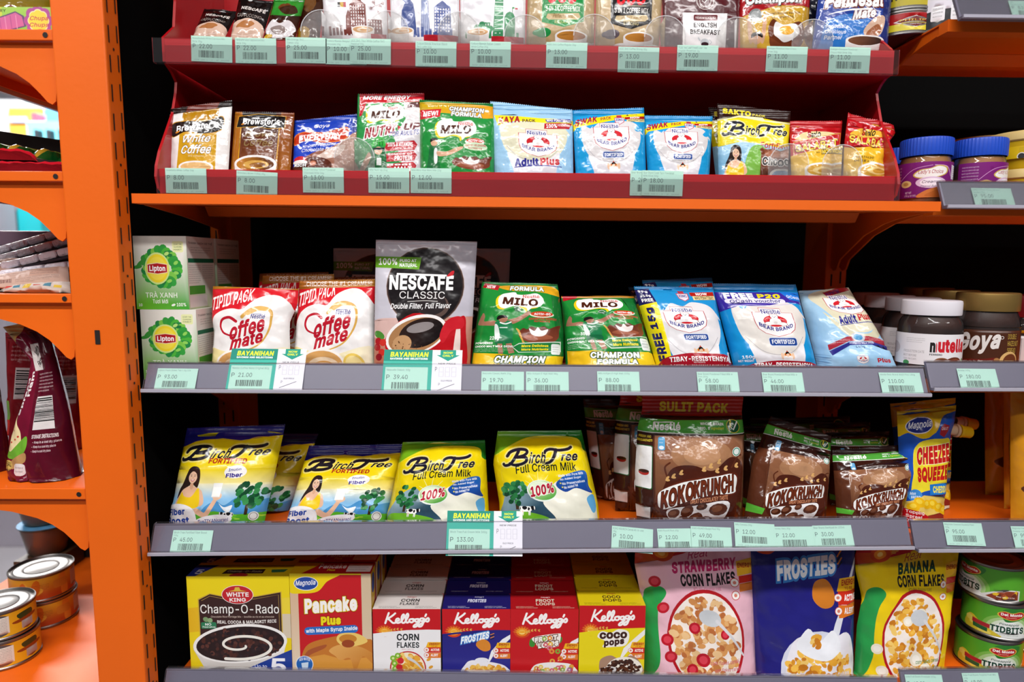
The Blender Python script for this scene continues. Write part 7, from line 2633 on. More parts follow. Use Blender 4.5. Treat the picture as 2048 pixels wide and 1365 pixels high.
xbl = at(1874, 20, 0.085)[0]
can('milk_can', 'blue white and black tin beside the diamond emblem tin', 'tin', xbl + 0.003, 0.085, z1b, 0.033, 0.10, L_bluecan, rz=-0.2)

# ---------------------------------------------------------------- fourth shelf: milk and cereal bags
YB = 'yellow milk bags with the woman print'
ky = dict(T=0.046, cell=0.006, wr=0.0010, mat=FILM, group=YB, back='#d8c414')
b1 = bag(R4, 'milk_powder_bag', 'yellow fibre milk bag with navy top, first from the orange post', 'bag', A_fiber,
    [(374, 858), (571, 850), (528, 1049), (338, 1046)], 0.072, seal=0.09, lean=16, brick=4, **ky)
bag(R4, 'milk_powder_bag', 'yellow fibre milk bag squeezed in between its two twins', 'bag', A_fiber,
    [(452, 868), (637, 869), (567, 1047), (396, 1047)], 0.125, seal=0.09, lean=16, brick=4, **ky)
bag(R4, 'milk_powder_bag', 'yellow fibre milk bag leaning lower, beside the full cream bags', 'bag', A_fiber,
    [(618, 893), (808, 890), (771, 1049), (571.5, 1048)], 0.074, seal=0.12, lean=24, brick=4, **ky)
FC = 'yellow full cream milk bags'
kf = dict(T=0.052, cell=0.006, wr=0.0012, mat=FILM, form='brick', group=FC, back='#d8c414', brick=5)
bag(R4, 'milk_powder_bag', 'yellow full cream milk bag, the smaller one behind the promotion card', 'bag', A_cream,
    [(805, 886), (970, 882), (979, 1048), (774, 1049)], 0.074, seal=0.03, lean=14, eL=((0, 0), (70, -1), (88, -2.5), (100, 0)), **kf)
bag(R4, 'milk_powder_bag', 'yellow full cream milk bag, the larger one with green top edge', 'bag', A_cream,
    [(992, 864), (1163, 862), (1199, 1047), (999, 1047)], 0.074, seal=0.06, lean=13, eL=((0, 2), (35, -5), (80, 1), (100, 0)), eR=((0, 0), (80, 3), (100, 0)), **kf)
KK = 'brown chocolate cereal bags'
kk = dict(T=0.050, cell=0.006, wr=0.0013, mat=FOIL, group=KK, back='#3a1c12', brick=4)
s1 = bag(R4, 'cereal_bag', 'large brown cereal bag with red top, at the front', 'bag', lambda a: koko(a, True),
    [(1284, 792), (1486, 795), (1485, 1042), (1274, 1042)], 0.072, seal=0.135, lean=5, eL=((0, 0), (10, 1), (25, -4), (60, -5), (85, -3), (100, 0)), eR=((0, 0), (12, -2), (30, 1.5), (100, 0)), **kk)
s1['label'] = 'large brown cereal bag with red top, standing before the other red-topped one'
p = at(1228 + 110, 1040, 0.105)
clone(s1, (p[0] - 0.006, 0.105, R4.zd(p[0]) + 0.0012), 'large brown cereal bag with red top, tucked behind the front one')
bag(R4, 'cereal_bag', 'brown cereal bag in shade beside the full cream bag, green band on top', 'bag', lambda a: koko(a, False),
    [(1166, 799), (1310, 800), (1305, 1020), (1192, 1020)], 0.19, seal=0.05, lean=5, **kk)
kk2 = dict(kk, T=0.034)
m1 = bag(R4, 'cereal_bag', 'medium brown cereal bag tilting over, beside the large red-topped bag', 'bag', A_koko_small,
    [(1541, 834), (1662, 874), (1652, 1038), (1488, 1038)], 0.068, seal=0.06, lean=12, eL=((0, 0), (12, -3), (45, -8), (100, 0)), eR=((0, 0), (40, 1), (100, 0)), **kk2)
bag(R4, 'cereal_bag', 'brown cereal bag standing in the gap behind the tilting bag', 'bag', A_koko_small,
    [(1478, 852), (1580, 854), (1574, 1020), (1484, 1020)], 0.125, seal=0.05, lean=6, **kk2)
m2 = bag(R4, 'cereal_bag', 'medium brown cereal bag beside the cheese spread pouch', 'bag', A_koko_small,
    [(1665, 902), (1833, 889), (1804, 1035), (1673.6, 1037)], 0.066, seal=0.07, lean=16, **kk2)
for q, Y, lab in (([(1650, 866), (1778, 864), (1772, 1010), (1660, 1010)], 0.13, 'brown cereal bag just behind the medium one, green band and tick showing'),
                  ([(1628, 846), (1740, 846), (1740, 990), (1636, 990)], 0.19, 'brown cereal bag second behind the medium one, a strip of green showing'),
                  ([(1500, 838), (1700, 834), (1700, 980), (1520, 980)], 0.25, 'brown cereal bag at the very back in deep shade')):
    bag(R4, 'cereal_bag', lab, 'bag', A_koko_small, q, Y, seal=0.05, lean=6, **kk2)

def cheese(q, Y, lab, cap_u, cap_v):
    o = bag(R4b, 'cheese_spread_pouch', lab, 'pouch', A_cheese, q, Y, seal=0.035, lean=6, T=0.030, form='stand', cell=0.006, wr=0.0012, mat=FILM, group='cheese spread pouches', back='#1b48a4', teeth=0,
            eR=((0, 0), (16, 0), (24, -3), (40, -2), (100, -1)))
    p = at(cap_u, cap_v, Y) - np.array(o.location)
    M = Matrix.Translation(Vector(p)) @ Matrix.Rotation(math.radians(8), 4, 'Y') @ Matrix.Rotation(math.radians(90), 4, 'Y')
    s = lathe('spout', [(0.0065, -0.012), (0.0065, -0.003), (0.0085, -0.003), (0.0085, 0.0), (0.0055, 0.0), (0.0055, 0.003)], solid('cream_spout', '#d8b490', 0.4), o, n=28)
    s.matrix_local = M
    c = lathe('spout_cap', [(0.0, 0.002), (0.0082, 0.002), (0.0082, 0.005), (0.0075, 0.006), (0.0072, 0.0165), (0.0066, 0.0175), (0, 0.0175)], solid('yellow_cap', '#e0b010', 0.35), o, n=40)
    c.matrix_local = M
    return o
cheese([(1795, 824), (1913, 811), (1886, 1040), (1802, 1040)], 0.078, 'blue and yellow cheese spread pouch with yellow side cap, at the front', 1914, 862)['label'] = 'blue and yellow cheese spread pouch with yellow side cap, next to the cereal bag'
cheese([(1780, 808), (1910, 796), (1900, 1010), (1800, 1010)], 0.135, 'cheese spread pouch behind, only its top and yellow cap showing', 1926, 846)
SN = 'yellow snack bags in the side bay'
sn = bag(R4b, 'snack_bag', 'amber snack bag cut by the picture edge', 'bag', A_snack, [(2020, 775), (2130, 775), (2126, 1040), (2021, 1040)], 0.075, seal=0.03, lean=3, T=0.03, cell=0.008, wr=0.001, mat=FILM, group=SN, back='#c08018')
for (u, Y, lab) in ((2040, 0.115, 'amber snack bag second in line, in half shade'), (1998, 0.170, 'amber snack bag third in line, in deep shade')):
    p = at(u, 1000, Y)
    clone(sn, (p[0] + 0.012, Y, R4b.zd(p[0]) + 0.0004), lab)

# ---------------------------------------------------------------- lowest shelf: cartons, pouches, tins
def line_up(root, D, n, labels, dx=0.0006, gap=0.0012):
    for i in range(n):
        l = root.location
        clone(root, (l[0] + dx * (i + 1), l[1] + (D + gap) * (i + 1), l[2]), labels[i])
D5 = 0.0
ch, w_, h_ = box_px(R5, 'porridge_box', 'yellow chocolate rice porridge box at the row front', 'box', [(370, 1151), (577, 1156), (586, 1343), (384.5, 1336)], 0.026, 0.030, A_champo, A_champotop, None,
                    base='#d8c010', group='porridge boxes')
ch['label'] = 'yellow chocolate rice porridge box with porridge bowl print'
line_up(ch, 0.030, 2, ('second yellow porridge box, its dark top corner showing over the first', 'third yellow porridge box behind the second, in shade'))
pk, w_, h_ = box_px(R5, 'pancake_mix_box', 'red pancake mix box', 'box', [(578, 1147), (741, 1149), (746, 1346), (586, 1343)], 0.026, 0.031, A_pancake, A_paketop, A_pakeside, base='#9c161a', group='pancake mix boxes', topcol='#a8161c')
pk['label'] = 'red pancake mix box with syrup pancake print'
line_up(pk, 0.031, 2, ('second red pancake mix box, only its top edge showing', 'third red pancake mix box behind the second, in shade'))
for nm, q, fn, top, base, Y, word in (
        ('corn flakes', [(745, 1219), (880, 1219), (882.7, 1349), (747.8, 1347)], A_corn, lambda a: ktop(a, '#d8d2ce', 'CORN', 'FLAKES', '#2a2a2a'), '#d4ceca', 0.026, 'white and red cereal box'),
        ('frosties', [(884.7, 1219), (1020, 1219), (1021, 1351), (884.7, 1349)], A_frost, lambda a: ktop(a, '#1d1a66', 'FROSTIES', None, '#d8dcf0', '#c8c8d8'), '#1d1a66', 0.026, 'navy and red cereal box'),
        ('loops', [(1021, 1219.6), (1158, 1219.6), (1155, 1354), (1020.8, 1351)], A_loops, lambda a: ktop(a, '#a8141c', 'FROOT', 'LOOPS', '#d8d8c0', '#e0d0d0'), '#a8141c', 0.026, 'all-red cereal box'),
        ('coco', [(1160, 1214), (1292, 1210), (1287, 1354), (1156, 1354)], A_coco, lambda a: ktop(a, '#d8c414', 'COCO', 'POPS', '#3a2018'), '#d8c414', 0.026, 'yellow and red cereal box')):
    o, w_, h_ = box_px(R5, 'cereal_box', word, 'box', q, Y, 0.037, fn, top, None, base=base, group='small %ss' % word)
    o['label'] = word + ', foremost of its line'
    line_up(o, 0.037, 4, (word + ', second in its line', word + ', third in its line, top dimmer', word + ', fourth in its line, in shade', word + ', last in its line, hidden in the dark'))
CPQ = 'tall glossy cereal pouches'
kq = dict(T=0.050, cell=0.0065, wr=0.0014, form='stand', mat=FILM, group=CPQ, teeth=0, lean=4)
bag(R5, 'cereal_pouch', 'pink strawberry cereal pouch with cereal bowl print', 'pouch', A_strawpouch, [(1276, 1068), (1500, 1066), (1513, 1372), (1289, 1372)], 0.076, seal=0.05, back='#d8a8b8',
    eL=((0, -3), (20, -6), (40, 0), (100, 0)), **kq)
bag(R5, 'cereal_pouch', 'navy frosted flakes pouch with milk splash print', 'pouch', A_frostpouch, [(1499, 1067), (1711, 1066), (1706, 1373), (1513, 1373)], 0.076, seal=0.05, back='#201c6c', **kq)
bag(R5, 'cereal_pouch', 'yellow banana cereal pouch with cereal bowl print', 'pouch', A_bananapouch, [(1722, 1072), (1922, 1072), (1884, 1366), (1706, 1370)], 0.080, seal=0.05, back='#d8b810',
    eL=((0, 0), (14, -6), (24, -4), (42, 6), (60, 1), (100, 0)), eR=((0, 0), (20, 0), (100, 0)), **kq)

def L_pine(a):
    a.base = ('#4c9c24', '#5cac2c', 0, 0, 0, 100)
    for x in (0.5, ):
        a.glow(52, 74, 13, 52, ((1, '#7cb84c'), (.85, '#a8cc88'), (.7, '#d8e4cc'), (.55, '#eceeea')))
        a.p([(44, 100), (47, 86), (60, 84), (64, 100)], '#e4e6e2')
        a.p([(48, 12), (52, 0), (62, 6), (60, 30), (52, 46), (49, 40)], '#2c7a2c', 1)
        a.p([(46, 20), (49, 11), (53, 15), (57, 10), (60, 18), (59, 30), (53, 40), (47, 31)], '#d8b040', 1)
        a.p([(46.6, 20), (49, 13), (53, 17), (57, 12), (59.3, 19), (58.4, 29), (53, 38), (47.6, 30)], '#b41420', 1)
        a.t('Del Monte', 47.5, 17, 58.5, 26, '#f4ece8', 0.05)
        a.t('Quality', 50, 29, 55.5, 34, '#e8c0a0', 0.0, 0.2, res=1)
        a.t('Pineapple', 47, 50, 57, 60, '#1c4c34', 0.02, 0.25)
        a.t('TIDBITS', 43, 62, 60, 84, '#154030', 0.05)
        a.t('in extra light syrup', 46, 88, 57, 92, '#2c5c44', 0.0, 0.2, res=1)
        a.p([(30, 100), (31, 60), (34, 52), (38, 66), (44, 84), (48, 100)], '#d8c030', 1)
        for k in range(5):
            a.e(32 + k * 2.4, 66 + k * 8, 2.2, 9, '#e8d45c', 20)
        a.p([(34, 62), (43, 66), (43, 80), (34, 76)], '#a8202c')
        a.p([(34.4, 76), (42, 80), (42, 93), (34.6, 90)], '#1c5c34')
        a.p([(62, 100), (60, 92), (66, 74), (75, 62), (80, 66), (80, 100)], '#d8d8d4')
        a.p([(63, 92), (67, 76), (74, 66), (79, 68), (79, 96), (68, 99)], '#8a3a20')
        for k in range(12):
            a.e(66 + a.rng.random() * 12, 72 + a.rng.random() * 22, 1.5, 5, a.rng.choice(('#e0b828', '#a84c28', '#d8a020', '#6a2c1c')), a.rng.random() * 90, 8)
        a.t('Net Wt. 227g', 68, 86, 77, 90, '#f0ece8', 0.02, res=1)
        a.r(84, 14, 94, 82, '#dcd8d0')
        a.tiny(85, 18, 93, 80, 10, '#5a5650')
        a.bars(97, 60, 100, 96, n=8)
xk1, xk2 = at(1910, 1170, 0.075)[0], at(2046, 1170, 0.075)[0]
rk = (xk2 - xk1) / 2 / 1.2
xkc = (xk1 + xk2) / 2
zk = R5b.zd(xk1 + rk) + 0.0010
hk = (at(1975, 1136, 0.075 - rk)[2] - zk) / 3
PT = 'green pineapple tins'
ct = can('pineapple_can', 'green pineapple tin at the bottom of the stack', 'tin', xkc, 0.030 + rk, zk, rk, hk, L_pine, PT, rz=-0.36)
x2 = (at(1903, 1260, 0.08)[0] + at(2042, 1260, 0.08)[0]) / 2
ct.location[0] = (at(1894, 1340, 0.075)[0] + at(2030, 1340, 0.075)[0]) / 2
clone(ct, (x2, 0.031 + rk, zk + hk + 0.0002), 'green pineapple tin in the middle of the stack', rz=-0.34)
clone(ct, (xkc, 0.033 + rk, zk + 2 * hk + 0.0004), 'green pineapple tin on top of the stack, label turned away', rz=-1.62)
xo = ct.location[0] + 2.15 * rk
zo = R5b.zd(xo + 0.004) + 0.0012
o = clone(ct, (xo + 0.004, 0.08 + rk, zo), 'green tin with red print cut by the picture edge, bottom one', rz=0.9)
clone(ct, (xo + 0.004, 0.08 + rk, zo + hk + 0.0002), 'green tin with red print cut by the picture edge, upper one', rz=0.9)

# ---------------------------------------------------------------- price tags
def place_card(name, label, cat, fn, row, u0, v0, wpx, W, H, ang=0.0, off=0.0014, group=None, red=False, yfront=0.0, lift=0.0):
    """A card on a price rail; (u0, v0) is its top left corner in the photograph."""
    if red:
        n = np.array([0, -1.0, 0])
        p0 = np.array([0, yfront - off, 0])
    else:
        n = np.array([0, -RH, RD]) / math.hypot(RH, RD)
        p0 = np.array([0, 0, row.zb(at(u0, v0, 0)[0])]) + n * off
    c = onplane(u0, v0, p0, n)
    c2 = onplane(u0 + wpx, v0, p0, n)
    s = (c2[0] - c[0]) / W
    W, H = W * s, H * s
    ex0 = np.array([1.0, 0, 0])
    ey0 = np.cross(n, ex0)
    t = math.radians(ang)
    ex = ex0 * math.cos(t) - ey0 * math.sin(t)
    ey = ex0 * math.sin(t) + ey0 * math.cos(t)
    org = c - ey * H + n * lift
    a = flatart(fn, W, H, int(u0))
    P, T, col = bake(a, (0, 0, W, H), None)
    mid = org + ex * W / 2 + ey * H / 2
    V = (org - mid) + P[:, :1] * ex + P[:, 1:] * ey
    # front and a plain back, a third of a millimetre apart
    B = V - n * 0.0003
    cb = np.tile(np.array(rgb('#d8ece4')), (len(T), 3, 1))
    o = inked(name, np.concatenate([V, B]), np.concatenate([T, T[:, ::-1] + len(V)]), np.concatenate([col, cb]), PAPER, None, tuple(mid), flat=True)
    return tag(o, label, cat, group)

PTG = 'pale green price tags'
def ptag(row, u0, v0, lines, price, label, ang=0.0, wpx=82, red=False, yfront=0.0, lift=0.0, h=0.60):
    place_card('price_tag', label, 'price tag', price_art(lines, price), row, u0, v0, wpx, 0.0475, 0.0475 * h, ang, 0.0014 if not red else 0.0012, PTG, red, yfront, lift)

Y1, Y2 = 0.028, 0.006
for a_ in ((382, 71, ('Nescafe Gold White Espresso Mix', 'Stick 25g'), '22.00', 'price tag P 22.00 under the lying cappuccino stick', 2),
           (470, 75, ('Nescafe Gold Cappuccino Mix', 'Stick 25g'), '22.00', 'price tag P 22.00 under the second cappuccino stick', 1),
           (571, 74, ('Milo Energy 3in1', 'Classic 40g'), '25.00', 'price tag P 25.00 under the first round divider tab', 1),
           (651, 77, ('Culture Blends Belgian 3in1', 'Chocolate 20g'), '10.00', 'price tag P 10.00 overlapped by a P 25.00 tag', 1),
           (700, 77, ('UCC 3in1 Titan White Coffee 5in1', 'Hazelnut 30g'), '25.00', 'price tag P 25.00 under the pouch with gabled houses', 1),
           (831, 82, ('Culture Blends American Blend', '3in1 Latte 20g'), '10.00', 'price tag P 10.00 under the pouch with blue statue', 1),
           (940, 82, ('Culture Blends Italian Cream', 'White Coffee 20g'), '10.00', 'price tag P 10.00 under the pouch with green tower', 1),
           (1093, 84, ('UCC 3in1 Coffee Regular 20g',), '13.00', 'price tag P 13.00 under the green-badged coffee pouch', 1),
           (1237, 93, ('UCC 3in1 Coffee Strong 20g',), '13.00', 'price tag P 13.00 hanging under the black-badged coffee pouch', 1),
           (1355, 90, ('TCB Tea Leaf Fresh Leaf Tea', 'English Breakfast 2g'), '19.00', 'price tag P 19.00 under the maroon tea pouch', 0.5),
           (1534, 92, ('Energen Pandesal Mate Choco', 'Drink 30g'), '11.00', 'price tag P 11.00 under the gold choco malt sachet', 1),
           (1660, 93.5, ('Energen Champion Powdered', 'Choco Malt Drink 30g'), '11.00', 'price tag P 11.00 under the blue choco drink sachet', 1)):
    ptag(t1, a_[0], a_[1], a_[2], a_[3], a_[4], a_[5], red=True, yfront=Y1, lift=0.0012 if a_[0] == 700 else 0.0)
for a_ in ((330, 336, ('Brewsters White Coffee 30g',), '8.00', 'price tag P 8.00 under the white coffee sachet', 0.5),
           (473, 341, ('Brewsters Brown Coffee 25g',), '8.00', 'price tag P 8.00 tilted under the brown coffee sachet', 3),
           (605, 335, ('Goya Everyday Instant Powdered', 'Chocolate Drink 26g'), '13.00', 'price tag P 13.00 under the blue chocolate sachet', 0.5),
           (736.5, 335.5, ('Milo Nutri Up 24g',), '15.00', 'price tag P 15.00 under the tall green and silver sachet', 0.5),
           (821, 336, ('Milo More Malt More Milk 22g',), '12.00', 'price tag P 12.00 under the green sachet with golden top', 0.5),
           (1261, 341, ('Bear Brand Adult Plus 33g',), '20.00', 'price tag P 20 mostly covered by the P 18.00 tag', 0.5),
           (1284.5, 341, ('Bear Brand Swak Pack Powdered', 'Milk Drink 33g'), '18.00', 'price tag P 18.00 under the two bright blue milk sachets', 1)):
    ptag(t2, a_[0], a_[1], a_[2], a_[3], a_[4], a_[5], red=True, yfront=Y2, lift=0.0012 if a_[0] == 1284.5 else 0.0)
def rtag(row, u0, v0, lines, price, label, ang=0.0, wpx=84, lift=0.0):
    ptag(row, u0, v0, lines, price, label, ang, wpx, lift=lift, h=0.575)
for a_ in ((R3, 316, 737, ('Lipton Fresh Green Tea 1.5g 10s',), '93.00', 'price tag P 93.00 under the green tea boxes', 0.5, 81),
           (R3, 963, 743, ('Nescafe Classic Refill 25g',), '19.70', 'price tag P 19.70 under the tall green malt bag', 0.5, 85),
           (R3, 1052, 743.5, ('Milo Actigen E High Malt 88g',), '36.00', 'price tag P 36.00 touching the P 19.70 tag', 0.4, 85),
           (R3, 1194, 743, ('Milo Actigen E High Malt 220g',), '88.00', 'price tag P 88.00 under the shorter green malt bag', 0.5, 84),
           (R3, 1393, 744, ('Bear Brand Powdered Filled Milk w', 'Iron 150g'), '58.00', 'price tag P 58.00 under the milk bag with yellow strip', 0.3, 82),
           (R3, 1523, 745, ('Bear Brand Powdered Filled Milk w', 'Iron 99g'), '46.00', 'price tag P 46.00 under the milk bag with violet banner', 0.3, 81),
           (R3, 1757, 745.5, ('Nestle Bear Brand Adult Plus 180g',), '110.00', 'price tag P 110.00 under the slumping pale blue milk bag', 0.3, 82),
           (R4, 347, 1061, ('Birch Tree Fortified Fiber Boost', '150g'), '45.00', 'price tag P 45.00 under the first yellow fibre milk bag', 0.3, 80),
           (R4, 1224, 1052, ('KOKO KRUNCH Cereal All-in-one', '35g'), '10.00', 'price tag P 10.00 tilted under the large cereal bags', 5, 82),
           (R4, 1314, 1058, ('Koko Krunch Pack 20g',), '12.00', 'price tag P 12.00 tucked under the P 49.00 tag', -0.5, 78),
           (R4, 1381, 1053, ('KOKO KRUNCH Budget Pack 90g',), '49.00', 'price tag P 49.00 under the large red-topped cereal bag', 2, 80),
           (R4, 1468, 1045, ('Milo Cereals 20g',), '12.00', 'price tag P 12.00 set high beside the tilting cereal bag', 3, 80),
           (R4, 1547, 1054, ('Honey Stars 20g',), '12.00', 'price tag P 12.00 between the high tag and the P 30.00 tag', -0.3, 78),
           (R4, 1624, 1052, ('Bear Brand Sterilized tin 155ml',), '30.00', 'price tag P 30.00 under the medium cereal bag', -1, 78),
           (R4b, 1886, 1045, ('Magnolia Cheezee Squeeze Plain', '235g'), '95.00', 'price tag P 95.00 under the cheese spread pouch', 1.5, 76),
           (R4b, 2021, 1053, ('Magnolia Cheezee', 'Pimiento 235g'), '95.00', 'price tag P 95 cut by the picture edge under the amber bags', 1, 78),
           (R3b, 1913, 737.5, ('Nutella 200g',), '180.00', 'price tag P 180.00 under the gold-lidded jar', 0.5, 77),
           (R2b, 1942, 376, ('Lady\'s Choice Peanut Butter', 'Creamy 170g'), '95.00', 'price tag P 95.00 under the peanut butter jars', 0.5, 79),
           (R1b, 2016, 1, ('CDO', 'Corned Beef'), '83.00', 'price tag P 83 at the top corner of the side bay', 1, 78),
           (R5b, 1809, 1350, ('Dole Fruit Bowls Pineapple 112g',), '48.00', 'price tag for pineapple bowls at the bottom edge', 0.3, 74),
           (R5b, 1923, 1347, ('Dole Fruit Bowls Tropical Fruit Mix', '113g'), '48.00', 'price tag for fruit mix at the bottom edge', -0.5, 73)):
    rtag(a_[0], a_[1], a_[2], a_[3], a_[4], a_[5], a_[6], a_[7], lift=0.0008 if a_[4] in ('49.00',) else 0.0)
for (row, u, v, w, line, price, lab) in ((R3, 464, 697.5, 150, 'Nestle Coffee Mate Original 80g', '21.00', 'teal and white promotion card P 21.00 before the creamer bags'),
                                         (R3, 769, 699.5, 156, 'Nescafe Classic 50g', '39.40', 'teal and white promotion card P 39.40 before the tall coffee pouch'),
                                         (R4, 895, 1022, 150, 'Birch Tree Full Cream Milk 300g', '133.00', 'teal and white promotion card P 133.00 before the full cream bags')):
    place_card('promotion_card', lab, 'promotion card', promo_art(line, price), row, u, v, w, 0.090, 0.0515, 0.4, 0.0016, 'teal promotion cards')

# ---------------------------------------------------------------- end gondola goods
def flatpack(name, label, cat, fn, u0, u1, vt, vb, Y, z0, lean=30, **k):
    q = [(u0, vt), (u1, vt), (u1, vb), (u0, vb)]
    return pack(name, label, cat, fn, q, Y, z0 + 0.0004, lean=lean, **k)

def A_chupa(a):
    a.base = ('#a8d060', '#8cc84c', 0, 0, 0, 100)
    a.r(0, 0, 40, 36, '#d0d458')
    a.t('STRAWBERRY', 4, 8, 45, 20, '#4a5a34', 0.03)
    a.t('FLAVOUR', 6, 25, 30, 33, '#5a6a44', 0.02, res=1)
    P = [(-2, 48), (30, 44), (44, 30), (56, 16), (66, 34), (68, 74), (56, 84), (40, 96), (-2, 104)]
    a.p([(x, y) for x, y in P], '#6a5478', 0)
    a.p([(-2, 52), (30, 48), (44, 35), (56, 21), (63.5, 36), (65.5, 71), (54, 80), (38, 92), (-2, 104)], '#d06c9c', 0)
    for k in range(9):
        a.l([(4 + k * 6.5, 50 - k * 2.4), (5 + k * 6.5, 98 - k * 2)], 1.2, ('#e090b4', '#b85c90')[k % 2], 0, 0)
    for k in range(8):
        an = k * math.pi / 4
        a.c(83 + 11 * math.cos(an), 52 + 38 * math.sin(an), 6.6, '#b4589c')
    a.c(83, 52, 12, '#b4589c')
    for k in range(8):
        an = k * math.pi / 4
        a.c(83 + 7.6 * math.cos(an), 52 + 27 * math.sin(an), 5.4, '#f0e8b0')
    for k in range(8):
        an = k * math.pi / 4
        a.c(83 + 7 * math.cos(an), 52 + 24 * math.sin(an), 5.0, '#ecd850')
    a.c(83, 52, 9, '#ecd850')
    a.t('Chupa', 73, 34, 95, 54, '#c8385c', 0.02, 0.25)
    a.t('Chups', 72, 59, 95, 79, '#c8385c', 0.02, 0.25)
    a.l([(80, 88), (84, 86), (90, 88)], 1.4, '#c8385c')
q = [(-62, 14), (106, 14), (107, 62), (-60, 62)]
bl, br = at(-60, 60, -0.004), at(106.5, 60, -0.004)
Hc = at(50, 14, -0.004)[2] - E1 - 0.0004
carton('sweets_box', 'pink and green strawberry sweets box on the top end shelf', 'box', br[0] - bl[0], 0.07, Hc, ((bl[0] + br[0]) / 2, -0.004, E1 + 0.0004), A_chupa, None, None, '#8cc04c')
def A_plain(c1, c2):
    def f(a):
        a.base = (c1, c2, 0, 0, 0, 100)
        a.tiny(20, 30, 80, 50, 3, '#ffffff')
    return f
pack('sweets_bag', 'dark yellow sweets bag behind the pink sweets box', 'bag', A_plain('#6a5a10', '#8c7418'), [(-40, -20), (118, -20), (114, 44), (-36, 44)], 0.10, E1 + 0.0004, lean=20, T=0.03, mat=FOIL, back='#6a5a10', cell=0.008)
def bar(name, label, p, size, rot, fn, col, mat=FOIL, group=None):
    """A small foil packet: puffed block with crimped ends."""
    L, W_, H_ = size
    a = Art(L, W_, 4)
    a.base = col
    if fn:
        fn(a)
    P, T, c = bake(a, (0, 0, L, W_), 0.005)
    u, v = P[:, 0] / L, P[:, 1] / W_
    g = np.clip(np.minimum(u, 1 - u) / 0.14, 0, 1) ** 0.6 * (1 - np.abs(2 * v - 1) ** 3) ** 0.6
    w = 0.0007 * (np.sin(40 * u + 5 * v) + np.sin(23 * v + 9 * u))
    top = np.stack([P[:, 0] - L / 2, P[:, 1] - W_ / 2, H_ * (0.1 + 0.9 * g) + w * g], axis=1)
    bot = np.stack([P[:, 0] - L / 2, P[:, 1] - W_ / 2, np.zeros(len(P))], axis=1)
    o = inked(name, np.concatenate([top, bot]), np.concatenate([T, T[:, ::-1] + len(P)]), np.concatenate([c, c]), mat, None, tuple(p))
    o.rotation_euler = tuple(math.radians(r) for r in rot)
    return tag(o, label, name.split('_')[-1] if False else 'packet', group)

p = at(40, 8, 0.06)
st = bar('sweet_stick', 'white and brown sweet stick lying on the pink sweets box', (p[0], 0.03, E1 + Hc + 0.0008), (0.09, 0.014, 0.007), (0, 0, -38), None, ('#e4dce0', '#8a3c1c', 0, 30, 0, 60))
# second end shelf: tray of green bars, red packets
RD_ = '#c01828'
z2e = E2
g0 = at(60, 330, 0.05)
tray = empty('sweets_tray', (g0[0] - 0.022, 0.075, z2e + 0.018), 0)
tray.rotation_euler = (math.radians(8), math.radians(8), 0)
DK = solid('dark_card_tray', '#241410', 0.5)
bm = bmesh.new()
for (x0, x1, y0, y1, z0_, z1_) in ((-0.085, 0.085, -0.03, 0.06, 0, 0.0015), (-0.085, 0.085, -0.03, -0.0285, 0, 0.014), (-0.085, 0.085, 0.0585, 0.06, 0, 0.034), (-0.085, -0.0835, -0.03, 0.06, 0, 0.03), (0.0835, 0.085, -0.03, 0.06, 0, 0.024)):
    box_bm(bm, x0, x1, y0, y1, z0_, z1_)
bmobj('tray_card', bm, DK, tray)
tag(tray, 'dark card tray of green bars propped on the red packets', 'tray')
for k in range(5):
    lp = Vector((-0.066 + k * 0.033, 0.012, 0.004))
    M = Matrix.LocRotScale(tray.location, tray.rotation_euler, None)
    w = M @ lp
    bar('chocolate_bar', 'green foil bar with gold ridge standing in the dark tray', tuple(w), (0.062, 0.024, 0.017), (10, 8, 62),
        lambda a: (a.r(0, 40, 100, 62, '#b88c28'), a.r(30, 64, 70, 80, '#7cb84c')), '#0f4a1c', FOIL, 'green bars in the dark tray')
for (u, v, Y, rz, lab) in ((85, 335, 0.020, 6, 'flat red foil packet at the shelf lip, nearest the post'), (5, 336, 0.030, -14, 'flat red foil packet under the end of the dark tray'), (0, 318, 0.035, 10, 'small red foil packet on top of the flat ones')):
    p = at(u, v, Y)
    zz = z2e + 0.0005 if v > 320 else z2e + 0.0175
    bar('sweets_packet', lab, (p[0] - 0.01, Y + 0.004, zz), (0.095, 0.030, 0.015), (0, 0, rz), lambda a: a.r(0, 70, 100, 96, '#7a0f18'), RD_, FOIL, 'red foil packets')

# third end shelf: slanted silver blister cards over paper packets
SIL = solid('silver_foil', '#e6e2ec', 0.3, metal=0.0, bscale=160, bdist=0.003)
DKC = solid('dark_blister_card', '#2e2430', 0.5)
def blister(label, u, v, Y, rot, n, dz=0.0):
    p = at(u, v, Y)
    root = empty('blister_card', tuple(p), 0)
    root.rotation_euler = tuple(math.radians(r) for r in rot)
    boxobj('card', -0.085, 0.085, -0.002, 0.026, -0.003, 0.0, DKC, root, 0.0006)
    s = 0.166 / n
    for k in range(n):
        bm = bmesh.new()
        x = -0.083 + k * s
        box_bm(bm, x + 0.0008, x + s - 0.0008, 0.0, 0.018, 0.0002, 0.0100, 0.003)
        bmobj('foil_sweet', bm, SIL, root, smooth=False)
    return tag(root, label, 'blister card', 'silver blister cards')
blister('uppermost silver blister card, sloping up toward the post', 74, 488, 0.128, (12, -16, 0), 7)
blister('second silver blister card from the top of the heap', 88, 503, 0.098, (10, -15, 0), 7)
blister('third silver blister card, resting above the paper packets', 96, 521, 0.068, (8, -13, 0), 7)
blister('lowest silver blister card, flattest, beside the post', 134, 540, 0.058, (5, -8, 0), 6)
px_ = at(50, 490, 0.16)
